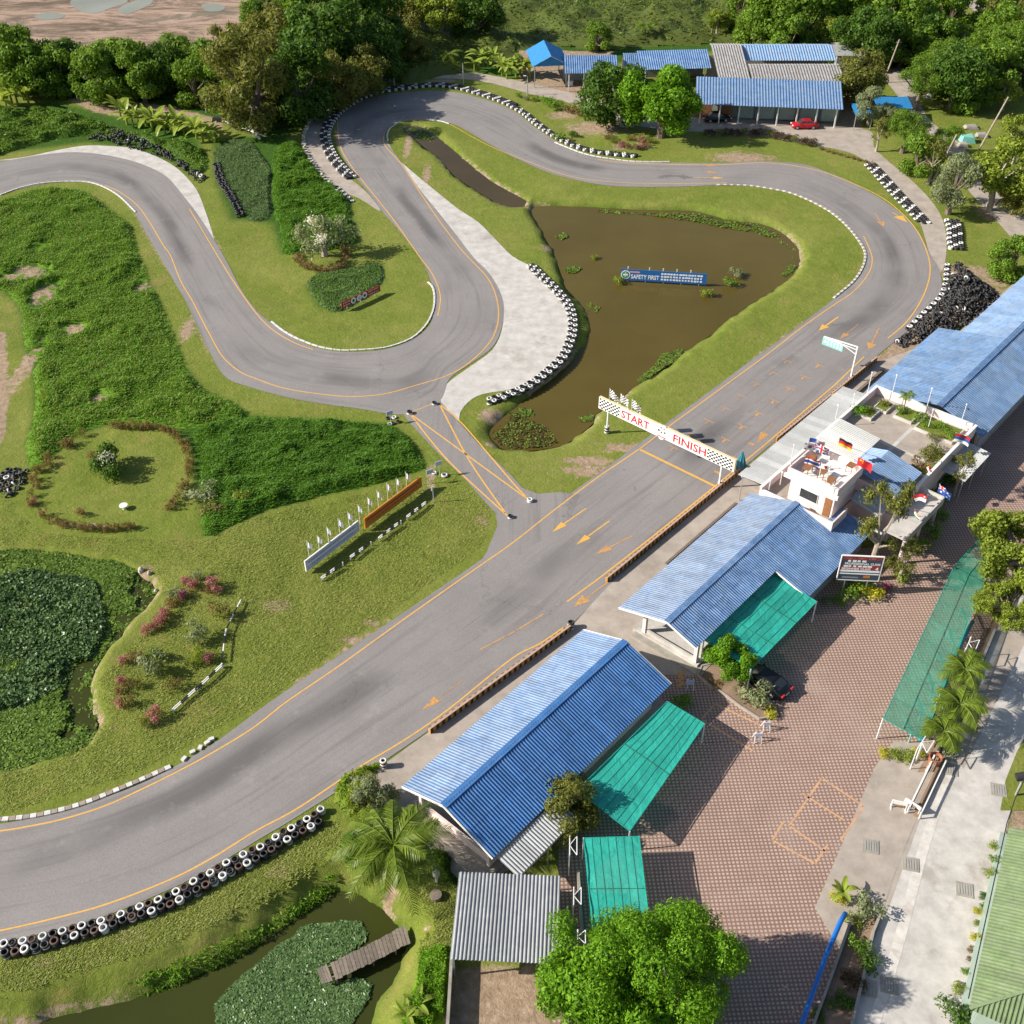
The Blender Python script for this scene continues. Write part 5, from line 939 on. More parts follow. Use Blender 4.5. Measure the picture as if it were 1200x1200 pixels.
for x, y, r, k, l in [(697,302,5,'yel','small bush growing in the pond, upper left'),(726,329,8,'yel','bush in the pond at the left end of the blue sign'),(829,344,8,'yel','bush in the pond below the right end of the sign'),(856,331,9,'mid','green bush in the pond, right pair lower'),(866,321,9,'grey','twiggy bush in the pond, right pair upper')]: bush(k, x, y, r, l, 'pond_bush', group='bushes standing in the brown pond', z=-.6)
for x, y, r, k, l, h in [(884,822,22,'grey','yellowish grey bush in the kerbed bed by the black car',.9),(905,834,11,'lemon','lemon green bush at the tip of the kerbed bed',.8),(893,815,9,'mid','green bush between the two at the kerbed bed',.8),(838,803,9,'rust','reddish bush at the left of the kerbed bed',.8),(800,826,14,'bright','bright green bush at the teal net corner',1),(1006,693,24,'mid','long green bush under the billboard',.7),(1020,697,18,'lemon','lemon yellow bush under the billboard',.7),(1029,694,7,'rust','orange bush at the end of the billboard bed',.8),(1040,689,8,'magenta','magenta bush right of the billboard bed',.9),(1058,676,13,'yel','yellow green bush between billboard and balcony',1),(1046,664,12,'olive','olive bush behind the billboard',1.1),(1076,645,15,'mid','dark green bush under the side balcony',1.1),(1088,625,15,'mid','green bush along the side balcony wall',1.1),(1098,606,13,'mid','leafy bush at the corner of the side balcony',1.1),(1100,585,13,'bright','bright palm like bush by the balcony corner',1),(1110,565,14,'dark','dark bush below the ribbed shelter',1),(1122,555,9,'mid','bush right of the ribbed shelter',1),(968,702,10,'grey','grey pot bush before the blue wing roof',.8),(985,705,9,'mid','green bush left of the billboard bed',.8),
 (1037,882,9,'lemon','lemon bush at the left end of the yard hedge',.8),(1050,884,10,'yel','yellow green bush in the yard hedge',.8),(1062,886,11,'yel','yellow green bush at the planter end of the hedge',.8),(1076,884,9,'lemon','small lemon bush beside the long planter',.8),(1108,880,14,'grey','white flowering bush at the near end of the long net',.8),(1118,868,8,'grey','pale bush beside the lowest palm',.8),
 (982,1050,12,'lemon','lemon green plant at the head of the lower planter',.8),(1010,1066,20,'grey','variegated pale bush at the head of the lower planter',.9),(1000,1080,12,'yel','yellow green bush beside the blue pipe end',.8),(1008,1105,15,'mid','dark green bush in the shade of the lower planter',.8),(1015,1125,17,'dark','feathery dark bush in the lower planter',.8),(1000,1150,15,'brown','brownish bush in the lower planter',.7),(985,1175,16,'dark','dark bush at the bottom of the lower planter',.7),(960,1190,10,'dark','dark bush by the blue pipe at the bottom',.7),(1120,1190,22,'dark','dark bush at the bottom edge by the green roofed house',.8)]: bush(k, x, y, r, l, h=h)
g = 'potted plants before the green roofed house'
for x, y, r, k, l in [(1165,992,7,'yel','yellow green'),(1166,1006,8,'mid','green'),(1160,1022,8,'yel','spiky yellow'),(1152,1050,6,'dark','dark green'),(1152,1060,6,'mid','large leaved'),(1147,1070,7,'lemon','pale lemon'),(1145,1082,5,'yel','faded yellow'),(1142,1097,8,'lemon','lemon green'),(1138,1112,5,'rust','brownish'),(1138,1124,5,'rust','small brown'),(1132,1137,7,'mid','round green'),(1124,1159,10,'yel','broad bright')]:
    b_ = bush(k, x, y, r, '%s potted plant on the pavement before the green roofed house' % l, 'pot_plant', 'plant', g)
# terrace greenery
for x, y, r, k, l in [(1007,482,10,'bright','bright bush at the left parapet of the terrace'),(1019,479,6,'olive','olive plants in the square terrace bed'),(1034,472,7,'olive','turfy plants in the far square terrace bed'),(1054,479,8,'mid','round bush under the little terrace palm'),(1079,490,9,'mid','large round bush at the far parapet'),(1086,496,7,'mid','bush right of the large round one on the terrace'),(1100,500,8,'mid','low green planting by the far parapet'),(1110,508,8,'mid','green bush in the corner of the terrace'),(1090,510,6,'olive','small potted bush on the terrace, left'),(1101,512,5,'olive','small potted bush on the terrace, right'),(1098,527,11,'olive','brown green shrub along the right parapet, far one'),(1088,534,12,'olive','brown green shrub along the right parapet, middle one'),(1077,543,12,'rust','brown green shrub along the right parapet, near one')]: bush(k, x, y + 1, r, l, 'terrace_bush', group='greenery on the roof terrace', z=3.6, h=.9)

# --- palms
def frond(L, w, droop, mat, seg=7, nleaf=22, seed=0):
    rs = random.Random(seed); V = []; F = []; sp_ = []
    for i in range(seg + 1):
        t = i / seg; sp_.append(Vector((L * (t - .12 * t * t), 0, L * (.42 * t - droop * t * t))))
    def at(t): k = min(int(t * seg), seg - 1); return sp_[k].lerp(sp_[k + 1], t * seg - k)
    mb = MB(); mb.tube(sp_, [.045 * (1 - .8 * i / seg) for i in range(seg + 1)], 4)
    for i in range(nleaf):
        t = .12 + .88 * i / nleaf; p = at(t); q = at(min(1, t + .02)); d = (q - p).normalized() if (q - p).length > 0 else Vector((1, 0, 0)); l = w * math.sin(math.pi * min(1, .12 + t * .86)) ** .6 * rs.uniform(.85, 1.1)
        for s in (-1, 1):
            tip = p + d * l * .55 + Vector((0, s * l * .8, -l * rs.uniform(.25, .6))); m_ = p.lerp(tip, .5) + Vector((0, 0, .06 * l)); wv = d * .017 * (1 + w)
            mb.add([p - wv, p + wv, m_ + wv, m_ - wv, tip], [(0, 1, 2, 3), (3, 2, 4)])
    return mesh('frond', mb.v, mb.f, M[mat])
FR = [frond(3.6, 1.0, .75, 'lf_palm', seed=1, nleaf=36), frond(3.9, 1.05, .95, 'lf_palm', seed=2, nleaf=36), frond(3.3, .95, .45, 'lf_palm', seed=3, nleaf=36)]
FS = [frond(1.9, .75, .8, 'lf_palm', seed=4, nleaf=26), frond(1.7, .7, .5, 'lf_palm', seed=5, nleaf=26)]
def palm(cx, cy, zc, n, FRS, label, s=1.0, trunk=.16, name='palm_tree'):
    p = G(cx, cy, zc); t = thing(name, label, 'palm tree', (p.x, p.y, 0)); mb = MB(); mb.tube([(0, 0, -.6), (.1, .05, zc * .5), (0, 0, zc)], [trunk * 1.4, trunk, trunk * .8], 7); o = build('trunk', mb, M['bark'], t, local=True)
    for i in range(n):
        a = i * 2.4 + rng.uniform(-.2, .2); el = .75 - 1.0 * (i / n) + rng.uniform(-.1, .1)
        o = link(bpy.data.objects.new('frond', FRS[i % len(FRS)])); o.parent = t; o.location = (0, 0, zc); o.rotation_euler = (0, -el * .7, a); o.scale = (s * rng.uniform(.9, 1.1),) * 3
palm(461, 991, 4.2, 26, FR, 'big coconut palm leaning over the end of the canal', 1.12)
palm(1131, 785, 3.0, 13, FS, 'upper palm in the long planter beside the net', 1.15); palm(1125, 826, 3.2, 14, FS, 'middle palm in the long planter', 1.25); palm(1106, 857, 2.6, 12, FS, 'lowest palm in the long planter', 1.1); palm(1063, 463, 6.0, 9, FS, 'little palm on the roof terrace', .55, .07); palm(1137, 772, 2.6, 9, FS, 'small palm just above the upper planter palm', .8)
palm(526, 64, 2.5, 11, FR, 'low palm in the scrub above the hairpin', .8); palm(680, 122, 1.4, 9, FS, 'small palm beside the upper service path', 1.0); palm(756, 30, 3, 8, FS, 'pale small palm in the scrub', 1.3); palm(836, 20, 4, 9, FS, 'pale palm behind the old halls', 1.3)

# --- banana plants
def bleaf(L, w, droop, seed, mat='lf_banana'):
    n = 5; V = []; mb = MB()
    for i in range(n + 1):
        t = i / n; x = L * (t * .85); z = L * (.62 * t - droop * t * t); ww = w * math.sin(math.pi * (.08 + .86 * t)) ** .7 / 2
        V += [(x, -ww, z + ww * .25), (x, 0, z), (x, ww, z + ww * .25)]
    F = []
    for i in range(n): F += [(3 * i, 3 * i + 1, 3 * i + 4, 3 * i + 3), (3 * i + 1, 3 * i + 2, 3 * i + 5, 3 * i + 4)]
    mb.add(V, F); return mesh('leaf', mb.v, mb.f, M[mat])
BL = [bleaf(2.0, .6, .45, 1), bleaf(2.2, .65, .75, 2), bleaf(1.8, .55, .2, 3)]
bstem = MB(); bstem.tube([(0, 0, -.1), (0, 0, 1.3)], [.14, .09], 6); bstem_me = mesh('stem', bstem.v, bstem.f, M['lf_banana'])
def banana(px, py, s, label, group, n=7):
    p = GG(px, py); t = thing('banana_plant', label, 'banana plant', p, rng.uniform(0, 6), group=group); t.scale = (s, s, s); o = link(bpy.data.objects.new('stem', bstem_me)); o.parent = t
    for i in range(n): o = link(bpy.data.objects.new('leaf', BL[i % 3])); o.parent = t; o.location = (0, 0, 1.1); o.rotation_euler = (0, rng.uniform(-.5, .25), i * 2.4 + rng.uniform(-.3, .3))
for i in range(15): x = 142 + i * 7.4; banana(x, 142 + i * 1.7 + rng.uniform(-5, 5), rng.uniform(1.35, 1.75), 'yellow green banana plant, %s from the left above the first tyre heap' % words[i], 'banana clump above the first tyre heap')
for i in range(6): banana(2 + i * 6.5, 122 + rng.uniform(-8, 12), 1.7, 'banana plant, %s from the left in the left edge clump' % words[i], 'banana clump at the left edge')
for i in range(13): banana(556 + i * 5.4, 84 + i * .5 + rng.uniform(-9, 6), rng.uniform(1.3, 1.7), 'banana plant, %s from the left in the clump beside the blue hut' % words[i], 'banana clump left of the blue hut')
for i in range(6): banana(1164 + i * 8, 104 - i * 2 + rng.uniform(-3, 3), 1.3, 'banana plant, %s from the left along the oval lawn' % words[i], 'banana plants at the oval lawn')
for x, y, l in ((490, 1182, 'young banana plant at the canal bank, lower'), (478, 1195, 'young banana plant at the canal bank, by the water'), (985, 1052, 'reddish banana like plant at the head of the lower planter')): banana(x, y, .65, l, None, 6)

# --- masses: tall grass, scrub, water plants
def scatter(poly, n, seed):
    rs = np.random.RandomState(seed); P = np.array([(p[0], p[1]) for p in poly]); lo, hi = P.min(0), P.max(0); A = rs.uniform(lo, hi, (int(n * 3), 2)); d = sdpoly(A[:, 0], A[:, 1], poly); A = A[d < 0][:n]; return A, d[d < 0][:n]
zi = lambda A: np.array([ground_z(x, y) for x, y in A])
def zfast(A):
    i = np.clip(np.searchsorted(xs, A[:, 0]) - 1, 0, nx - 2); j = np.clip(np.searchsorted(ys, A[:, 1]) - 1, 0, ny - 2); return Z[j, i]
def bare(x, y):
    i = np.clip(np.searchsorted(xs, x) - 1, 0, nx - 2); j = np.clip(np.searchsorted(ys, y) - 1, 0, ny - 2); return smooth01(dirt[j, i] + (vnoise(x, y, .9, 77) - .5) * .5, .3, .5)
def mass(name, label, cat, polypx, h, mat, n, size, seed, blade=True, lump=.35, z0=None, clump=.5, lean=(.35, .05), flat=False, edge=.5, aspect=.25, mat2=None, f2=.2, mound=True, smoothp=True):
    poly = [G(a, b, z0 or 0) for a, b in polypx]; poly = spline(poly, 3, True) if smoothp else poly; rs = np.random.RandomState(seed)
    P = np.array([(p.x, p.y) for p in poly]); lo, hi = P.min(0) - 1, P.max(0) + 1; st = .55 if (hi - lo).max() < 90 else 1.1
    def height(x, y, d): return h * (1 - bare(x, y)) * smooth01(-d, -.1, edge) * (1 - lump + lump * 2 * vnoise(x, y, clump, seed) * (.6 + .8 * vnoise(x, y, clump * 2.7, seed + 1)))
    A, d = scatter(poly, n, seed); k_ = (rs.rand(len(A)) > bare(A[:, 0], A[:, 1]) * .97) & (rs.rand(len(A)) < .35 + vnoise(A[:, 0], A[:, 1], 1.3, seed + 3) * 1.1) & (rs.rand(len(A)) < .25 + smooth01(-d, 0, edge * 1.5)); A = A[k_]; d = d[k_]; g0 = zfast(A) if z0 is None else np.full(len(A), z0); H = height(A[:, 0], A[:, 1], d)
    C0 = np.stack([A[:, 0], A[:, 1], g0 + H * (rs.uniform(.6, 1.1, len(A)))], 1)
    if blade:
        m = len(A); a = rs.uniform(0, 6.28, m); L = size * rs.uniform(.6, 1.3, m); wd = L * .085; dx = np.cos(a) * .5 + lean[0]; dy = np.sin(a) * .5 + lean[1]
        s = np.stack([-np.sin(a) * wd, np.cos(a) * wd, np.zeros(m)], 1); mid = C0 + np.stack([dx * L * .35, dy * L * .35, L * .45], 1); tip = C0 + np.stack([dx * L, dy * L, L * .55], 1)
        V = np.stack([C0 - s - [0, 0, .1], C0 + s - [0, 0, .1], mid + s, mid - s, tip + s * .1, tip - s * .1], 1).reshape(-1, 3); b = np.arange(m)[:, None] * 6; F = np.concatenate([b + [0, 1, 2, 3], b + [3, 2, 4, 5]])
        mi = np.tile(rs.rand(m) < f2, 2).astype(int) if mat2 else None
    else:
        Nr = np.tile([0, 0, 1.0], (len(A), 1)); V, F = leaves(C0, Nr, size, rs, aspect, .25 if flat else .6); mi = (rs.rand(len(F)) < f2).astype(int) if mat2 else None
    mats = [M[mat]] + ([M[mat2]] if mat2 else [])
    if mound:
        gx = np.arange(lo[0], hi[0], st); gy = np.arange(lo[1], hi[1], st); XX, YY = np.meshgrid(gx, gy); dd = sdpoly(XX, YY, poly); q = np.stack([XX.ravel(), YY.ravel()], 1); gz = (zfast(q) if z0 is None else np.full(len(q), z0 + .025)).reshape(XX.shape)
        ZZ = gz - .04 + height(XX, YY, dd) * .8 + .03 * (dd < 0); nn = len(gx); i_, j_ = np.meshgrid(np.arange(nn - 1), np.arange(len(gy) - 1)); qq = (j_ * nn + i_).ravel(); ok = (dd.ravel()[qq] < .4); qq = qq[ok]; F2 = np.stack([qq, qq + 1, qq + nn + 1, qq + nn], 1) + len(V)
        V = np.concatenate([V, np.stack([XX.ravel(), YY.ravel(), ZZ.ravel()], 1)]); F = np.concatenate([F, F2]); mi = np.concatenate([mi, np.zeros(len(F2), int)]) if mi is not None else None
    o = link(bpy.data.objects.new(name, npmesh(name, V, F, mats, mi))); return tag(o, label, cat, kind='stuff')
mass('tall_grass', 'deep green unmown grass filling the big left infield', 'tall grass', GR_A[:12] + [(240,458),(268,470),(290,488),(250,500),(215,505),(160,497),(120,499),(90,511),(68,529),(50,544),(36,547),(30,520),(38,490),(40,450),(28,400),(26,370),(16,352),(0,340),(-60,340),(-60,250)], .42, 'lf_reed', 210000, .36, 21, smoothp=True, lump=.8, clump=.4, mat2='lf_lawn', f2=.2, edge=1.4)
mass('tall_grass', 'darker dense grass bed ending in a point by the link road', 'tall grass', [(226,508),(262,492),(300,490),(385,493),(455,498),(478,513),(499,548),(440,566),(380,579),(310,599),(250,629),(238,629),(237,600),(234,560),(230,530)], .5, 'lf_reed2', 110000, .36, 22, smoothp=False, lump=.8, clump=.5, edge=1.1, mat2='lf_reed', f2=.3)
mass('tall_grass', 'rippled bright green grass bed inside the hairpin', 'tall grass', [(321,175),(345,167),(352,170),(375,205),(405,232),(411,262),(419,282),(400,290),(360,297),(332,298),(330,275),(322,250),(319,220)], .55, 'lf_reed2', 80000, .4, 23, smoothp=True, lump=.9, clump=.55, edge=1.2, mat2='lf_reed', f2=.5)
mass('sedge_bed', 'blue green sedge bed beside the line of black tyres', 'plants', [(250,180),(262,168),(290,166),(305,180),(318,200),(316,225),(318,250),(310,258),(292,258),(275,235),(262,215)], .35, 'lf_sedge', 34000, .22, 24, blade=False, lump=.6)
mass('leafy_patch', 'small leafy patch behind the red sign', 'plants', [(360,334),(372,322),(400,318),(440,310),(449,318),(448,330),(432,346),(400,364),(380,360)], .35, 'lf_sedge', 18000, .2, 25, blade=False, lump=.5, mat2='lf_reed', f2=.4)
mass('undergrowth', 'leafy undergrowth between the banana plants and the first bend', 'undergrowth', [(-60,118),(0,125),(30,130),(60,128),(95,135),(125,148),(160,156),(200,168),(240,178),(243,195),(232,206),(210,188),(180,174),(150,164),(110,160),(60,166),(20,176),(-60,190)], 1.1, 'lf_mid', 22000, .35, 26, blade=False, lump=.9, edge=1.5, clump=.3, mat2='lf_dark', f2=.4)
mass('scrub', 'rough scrub filling the land behind the sheds', 'scrub', [(380,-60),(440,84),(520,88),(560,82),(605,64),(640,56),(700,58),(740,56),(840,52),(900,50),(1000,50),(1030,60),(1060,60),(1110,40),(1140,-20),(1150,-80)], 1.6, 'lf_brush', 70000, .5, 27, blade=False, lump=1.0, edge=3, clump=.16, mat2='lf_mid', f2=.25)
mass('scrub', 'low weeds under the trees behind the tree row', 'scrub', [(-60,95),(120,108),(260,125),(330,150),(390,110),(450,80),(400,40),(300,55),(200,70),(0,70),(-60,70)], 1.0, 'lf_dark', 16000, .45, 28, blade=False, lump=.8, edge=2, clump=.2, mat2='lf_brush', f2=.5)
mass('scrub', 'dark bank plants along the tree shaded canal edge', 'plants', [(0,1178),(50,1176),(100,1160),(145,1146),(180,1128),(225,1112),(275,1086),(300,1078),(340,1050),(368,1030),(392,1014),(400,1025),(385,1042),(345,1068),(300,1098),(262,1122),(200,1147),(150,1168),(100,1180),(50,1196),(0,1210)], .35, 'lf_bright', 12000, .16, 29, blade=False, lump=1.0, clump=.5, mat2='lf_dark', f2=.3, mound=False, smoothp=False)
mass('undergrowth', 'dark undergrowth around the coconut palm', 'undergrowth', [(405,985),(430,960),(480,950),(520,985),(532,1020),(530,1045),(500,1010),(475,1022),(440,1020),(400,1010)], .6, 'lf_dark', 14000, .16, 30, blade=False, lump=.8, mat2='lf_mid', f2=.5)
mass('undergrowth', 'bright weeds between the canal and the shed wall', 'undergrowth', [(487,1112),(505,1108),(528,1112),(526,1160),(520,1230),(470,1230),(476,1180),(488,1150)], .5, 'lf_bright', 14000, .14, 31, blade=False, lump=.8)
mass('undergrowth', 'weeds at the pit side end of the tyre wall', 'undergrowth', [(392,925),(415,905),(448,895),(470,905),(478,925),(470,950),(430,965),(400,950)], .7, 'lf_yel', 9000, .15, 32, blade=False, lump=.9, mat2='lf_bright', f2=.5)
lot = [(-40,685),(0,677),(30,667),(50,669),(82,674),(110,681),(122,698),(126,717),(126,740),(117,762),(108,775),(101,795),(70,813),(37,828),(15,833),(-60,838),(-100,760)]
mass('lotus_leaves', 'dense lotus leaves covering the middle of the left pond', 'water plants', lot, .45, 'lf_lotus', 30000, .15, 33, mound=False, blade=False, flat=False, z0=-.42, aspect=.85, lump=.5, edge=.5)
mass('pond_weed', 'mixed green weed round the lotus in the left pond', 'water plants', [(-60,648),(0,648),(37,647),(87,651),(134,658),(164,670),(184,687),(184,701),(168,724),(143,751),(120,779),(110,799),(111,826),(118,860),(90,884),(50,897),(15,905),(-60,908)], .22, 'lf_weed', 80000, .17, 34, mound=False, blade=False, flat=True, z0=-.43, aspect=.7, lump=.9, clump=.3, mat2='lf_dark', f2=.25, edge=.1)
lily = [(300,1131),(320,1112),(347,1096),(350,1088),(362,1084),(400,1080),(422,1080),(430,1092),(428,1104),(410,1118),(393,1128),(380,1135),(384,1152),(404,1150),(420,1146),(436,1154),(432,1170),(424,1184),(414,1200),(405,1240),(240,1240),(254,1200),(252,1178),(265,1162),(285,1142)]
mass('lily_leaves', 'crowded lily leaves floating on the canal round the jetty', 'water plants', lily, .12, 'lf_lotus', 30000, .14, 35, mound=False, blade=False, flat=True, z0=-1.48, aspect=.85, lump=.6, edge=.2, smoothp=False)
for i, (pl, l, nn) in enumerate([([(700,245),(745,249),(812,250),(850,258),(888,264),(905,271),(925,283),(934,296),(928,296),(912,284),(885,273),(850,268),(810,260),(750,252),(700,249)], 'weed fringe along the far shore of the brown pond', 3500), ([(745,447),(765,430),(775,415),(800,409),(805,413),(790,425),(770,438),(752,448)], 'weed patch at the track side shore of the brown pond', 1700), ([(600,482),(640,500),(655,518),(640,526),(600,527),(580,520),(577,505)], 'dull weed at the near corner of the brown pond', 1500), ([(676,488),(690,484),(697,488),(694,495),(680,494)], 'round weed patch near the gantry', 500), ([(660,315),(675,311),(682,315),(675,321),(664,320)], 'left weed patch near the tyre wall shore', 350), ([(683,354),(695,353),(703,360),(700,367),(688,366)], 'weed patch beside the tyre wall shore', 450), ([(650,277),(662,273),(667,278),(658,282)], 'tiny weed patch in the upper pond', 120), ([(928,298),(934,300),(937,305),(930,318),(920,325),(915,322),(925,310)], 'weed along the right shore of the brown pond', 700), ([(606,478),(622,480),(626,487),(612,490)], 'small weed clump by the near left shore', 250)]):
    mass('floating_weed', l, 'water plants', pl, .12, 'lf_weed', nn, .2 if i != 2 else .13, 40 + i, blade=False, flat=True, z0=-.59, aspect=.7, lump=.8, edge=.2, smoothp=False, mound=False, mat2='lf_brown', f2=.45 if i == 2 else .12)
mass('floating_weed', 'weed growing at the head of the slender ditch', 'water plants', [(476,152),(486,149),(500,152),(512,161),(505,166),(490,164),(480,158)], .1, 'lf_weed', 700, .16, 60, blade=False, flat=True, z0=-.34, aspect=.7, mound=False, smoothp=False)
# short lawn tufts near the camera, where single tufts show
def tufts(name, label, polys, n, size, seed, mat, mat2):
    Vs = []; Fs = []; off = 0; rs = np.random.RandomState(seed)
    for pl, k in polys:
        poly = [G(*p) for p in pl]; A, d = scatter(poly, k, seed); A = A[zfast(A) > -.5]; m = len(A); C0 = np.stack([A[:, 0], A[:, 1], zfast(A)], 1); a = rs.uniform(0, 6.28, m); L = size * rs.uniform(.5, 1.3, m)
        s = np.stack([-np.sin(a) * L * .2, np.cos(a) * L * .2, np.zeros(m)], 1); tip = C0 + np.stack([np.cos(a) * L, np.sin(a) * L, L * .55], 1); V = np.stack([C0 - s, C0 + s, tip + s * .2, tip - s * .2], 1).reshape(-1, 3); Vs.append(V); Fs.append(np.arange(m * 4).reshape(-1, 4) + off); off += m * 4
    V = np.concatenate(Vs); F = np.concatenate(Fs); o = link(bpy.data.objects.new(name, npmesh(name, V, F, [M[mat], M[mat2]], (rs.rand(len(F)) < .35).astype(int)))); tag(o, label, 'grass', kind='stuff')
tufts('grass', 'short mown grass tufts on the near lawns', [([(0,905),(50,897),(110,868),(115,800),(165,745),(200,690),(300,640),(500,560),(575,600),(565,640),(300,828),(160,905),(0,955)], 60000), ([(0,1125),(120,1095),(300,1005),(395,960),(400,1000),(300,1065),(160,1120),(0,1170)], 26000), ([(440,1050),(500,1010),(535,1040),(525,1115),(485,1112),(455,1070)], 9000), ([(0,560),(20,600),(50,625),(100,630),(160,632),(235,636),(310,605),(440,573),(500,556),(520,548),(585,605),(500,562),(300,640),(200,690),(190,700),(180,680),(160,668),(130,655),(60,646),(0,645)], 22000)], 0, .16, 71, 'lf_lawn', 'lf_lawn')
# ================================================================ TYRES, KERBS, SIGNS, VEHICLES
M['tyre_white'] = simple('white_painted_rubber', (.6, .59, .57), .6, .2, 6, .1, dirt=((.25, .22, .2), .56), rand=.12)
M['tyre_brown'] = simple('dusty_brown_rubber', (.085, .05, .035), .8, .3, 6, .2, rand=.3)
def tyre_prof(r, h): ri = r * .56; return [(ri, h * .1), (r * .8, 0), (r, h * .22), (r, h * .78), (r * .8, h), (ri, h * .9), (ri * 1.12, h * .5)]
def tyre_mesh(mat, r=.31, h=.19, n=14):
    mb = MB(); mb.lathe(tyre_prof(r, h), (0, 0, 0), n, True); return mesh('tyre', mb.v, mb.f, mat, smooth=True)
TY = {k: tyre_mesh(M[m]) for k, m in (('w', 'tyre_white'), ('b', 'black_rubber'), ('n', 'tyre_brown'))}; TYS = {'w': 'tyre_white', 'b': 'black_rubber', 'n': 'tyre_brown'}
ntyre = 0; tcount = 0
rest = MB(); restm = [M['black_rubber'], M['tyre_white'], M['tyre_brown']]
def tyre(p, k, label, group, tilt=.1, s=1.0):
    global tcount
    tcount += 1
    o = link(bpy.data.objects.new('tyre', TY[k])); o.location = p; o.rotation_euler = (rng.uniform(-tilt, tilt), rng.uniform(-tilt, tilt), rng.uniform(0, 6)); o.scale = (s, s, s); tag(o, label, 'tyre', group)
def loose(p, k, s=1.0, tilt=.1, n=9):
    """one tyre of the far piles and walls"""
    mb = MB(); mb.lathe(tyre_prof(.31 * s, .19 * s), (0, 0, 0), n, True); E_ = Matrix.Rotation(rng.uniform(-tilt, tilt), 3, 'X') @ Matrix.Rotation(rng.uniform(-tilt, tilt), 3, 'Y'); rest.cur = {'b': 0, 'w': 1, 'n': 2}[k]
    rest.add([Vector(p) + E_ @ Vector(v) for v in mb.v], mb.f)
colour = {'w': 'white painted', 'b': 'black', 'n': 'dusty brown'}; grp = 'tyres of the long barrier along the lower track edge'
front = [(4,1107),(25,1104),(47,1099),(69,1092),(90,1087),(112,1082),(134,1075),(155,1066),(177,1059),(197,1051),(216,1040),(236,1029),(255,1018),(275,1008),(294,998),(314,989),(331,977),(349,967),(366,956),(383,945)]
backr = [(6,1117),(30,1113),(52,1108),(74,1101),(96,1095),(118,1089),(140,1080),(160,1074),(180,1067),(199,1060),(218,1050),(236,1040),(256,1029),(275,1019),(293,1010),(311,1001),(327,990),(345,979),(362,970),(381,960)]
for row, pts, pat, hi_ in (('track side', front, 'wbwnwbwn', 3), ('grass side', backr, 'bnwbbnbw', 3)):
    P = resample([G(a, b, .4) for a, b in pts], .635)
    for i, p in enumerate(P):
        for l in range(hi_):
            k = pat[i % len(pat)] if l == hi_ - 1 else rng.choice(pat)
            lv = ('bottom', 'middle', 'top')[l]
            tyre((p.x + rng.uniform(-.05, .05), p.y + rng.uniform(-.05, .05), .02 + l * .185), k, '%s %s tyre of the %s stack from the left, %s row, lower barrier' % (lv, colour[k], nth(i), row), grp)
    if row == 'track side': n1 = len(P)
# gravel trap wall: two rows, top tyres single things, the rest joined
gt = [(620,311),(631,322),(645,335),(655,346),(664,358),(668,372),(668,388),(664,402),(656,418),(640,433),(622,447),(600,458),(570,468)]
c0 = spline([G(a, b, .3) for a, b in gt], 6); n0 = 0
for off in (0, .62):
    P = []
    for i, p in enumerate(c0): d = (c0[min(i + 1, len(c0) - 1)] - c0[max(i - 1, 0)]).normalized(); P.append(p + Vector((d.y, -d.x, 0)) * (off if True else 0) * (-1))
    P = resample(P, .63)
    for i, p in enumerate(P):
        for l in range(2):
            k = ('w' if (i + (off > 0)) % 2 == 0 else 'b') if l == 1 else ('w' if i % 3 == 0 else 'b')
            if l == 1 and tcount < 282: tyre((p.x, p.y, .02 + l * .185), k, '%s tyre, %s along the %s row of the curved apron wall' % (colour[k], nth(i), 'outer' if off else 'inner'), 'tyres of the curved wall round the concrete apron')
            else: loose((p.x, p.y, .02 + l * .185), k)
# stacks at posts and the link road
def stack(px, py, cols, label, s=1.0):
    p = G(px, py); t = thing('tyre_stack', label, 'tyre stack', (p.x, p.y, .02), group='tyre stacks marking corners and posts')
    for i, k in enumerate(cols): o = link(bpy.data.objects.new('tyre', TY[k])); o.parent = t; o.location = (0, 0, i * .19 * s); o.scale = (s, s, s)
stack(480, 485, 'wb', 'two tyre stack at the left mouth of the link road'); stack(509, 474, 'wb', 'two tyre stack at the right mouth of the link road', .9); stack(598, 607, 'wb', 'single low stack at the lower left end of the link road', .85); stack(621, 588, 'ww', 'white stack at the lower right end of the link road', .95)
stack(711, 507, 'wbwbw', 'tall striped stack round the left gantry post', .9); stack(844, 570, 'wbw', 'striped stack round the right gantry post', .95); stack(669, 736, 'wnwb', 'stack at the upper end of the nearest pit wall'); stack(450, 899, 'wnwnw', 'striped stack at the lower end of the nearest pit wall', .9); stack(996, 446, 'ww', 'white stack at the foot of the teal sign', .8)
for i, (x, y, k) in enumerate(((455,491,'b'),(462,490,'w'),(460,497,'b'),(467,495,'b'),(457,498,'w'))): p = G(x, y); tyre((p.x, p.y, .03), k, '%s tyre of the small group by the link road, %s' % (colour[k], ('rear left', 'rear', 'middle', 'right', 'front')[i]), 'small group of tyres by the link road', s=.9)
for x, y in ((509,555),(521,558)): p = G(x, y); tyre((p.x, p.y, .03), 'w', 'white tyre lying beside the small signs on the grass' + (', the smaller' if x < 515 else ', the larger'), 'white tyres beside the small signs', s=.85 if x < 515 else 1.15)
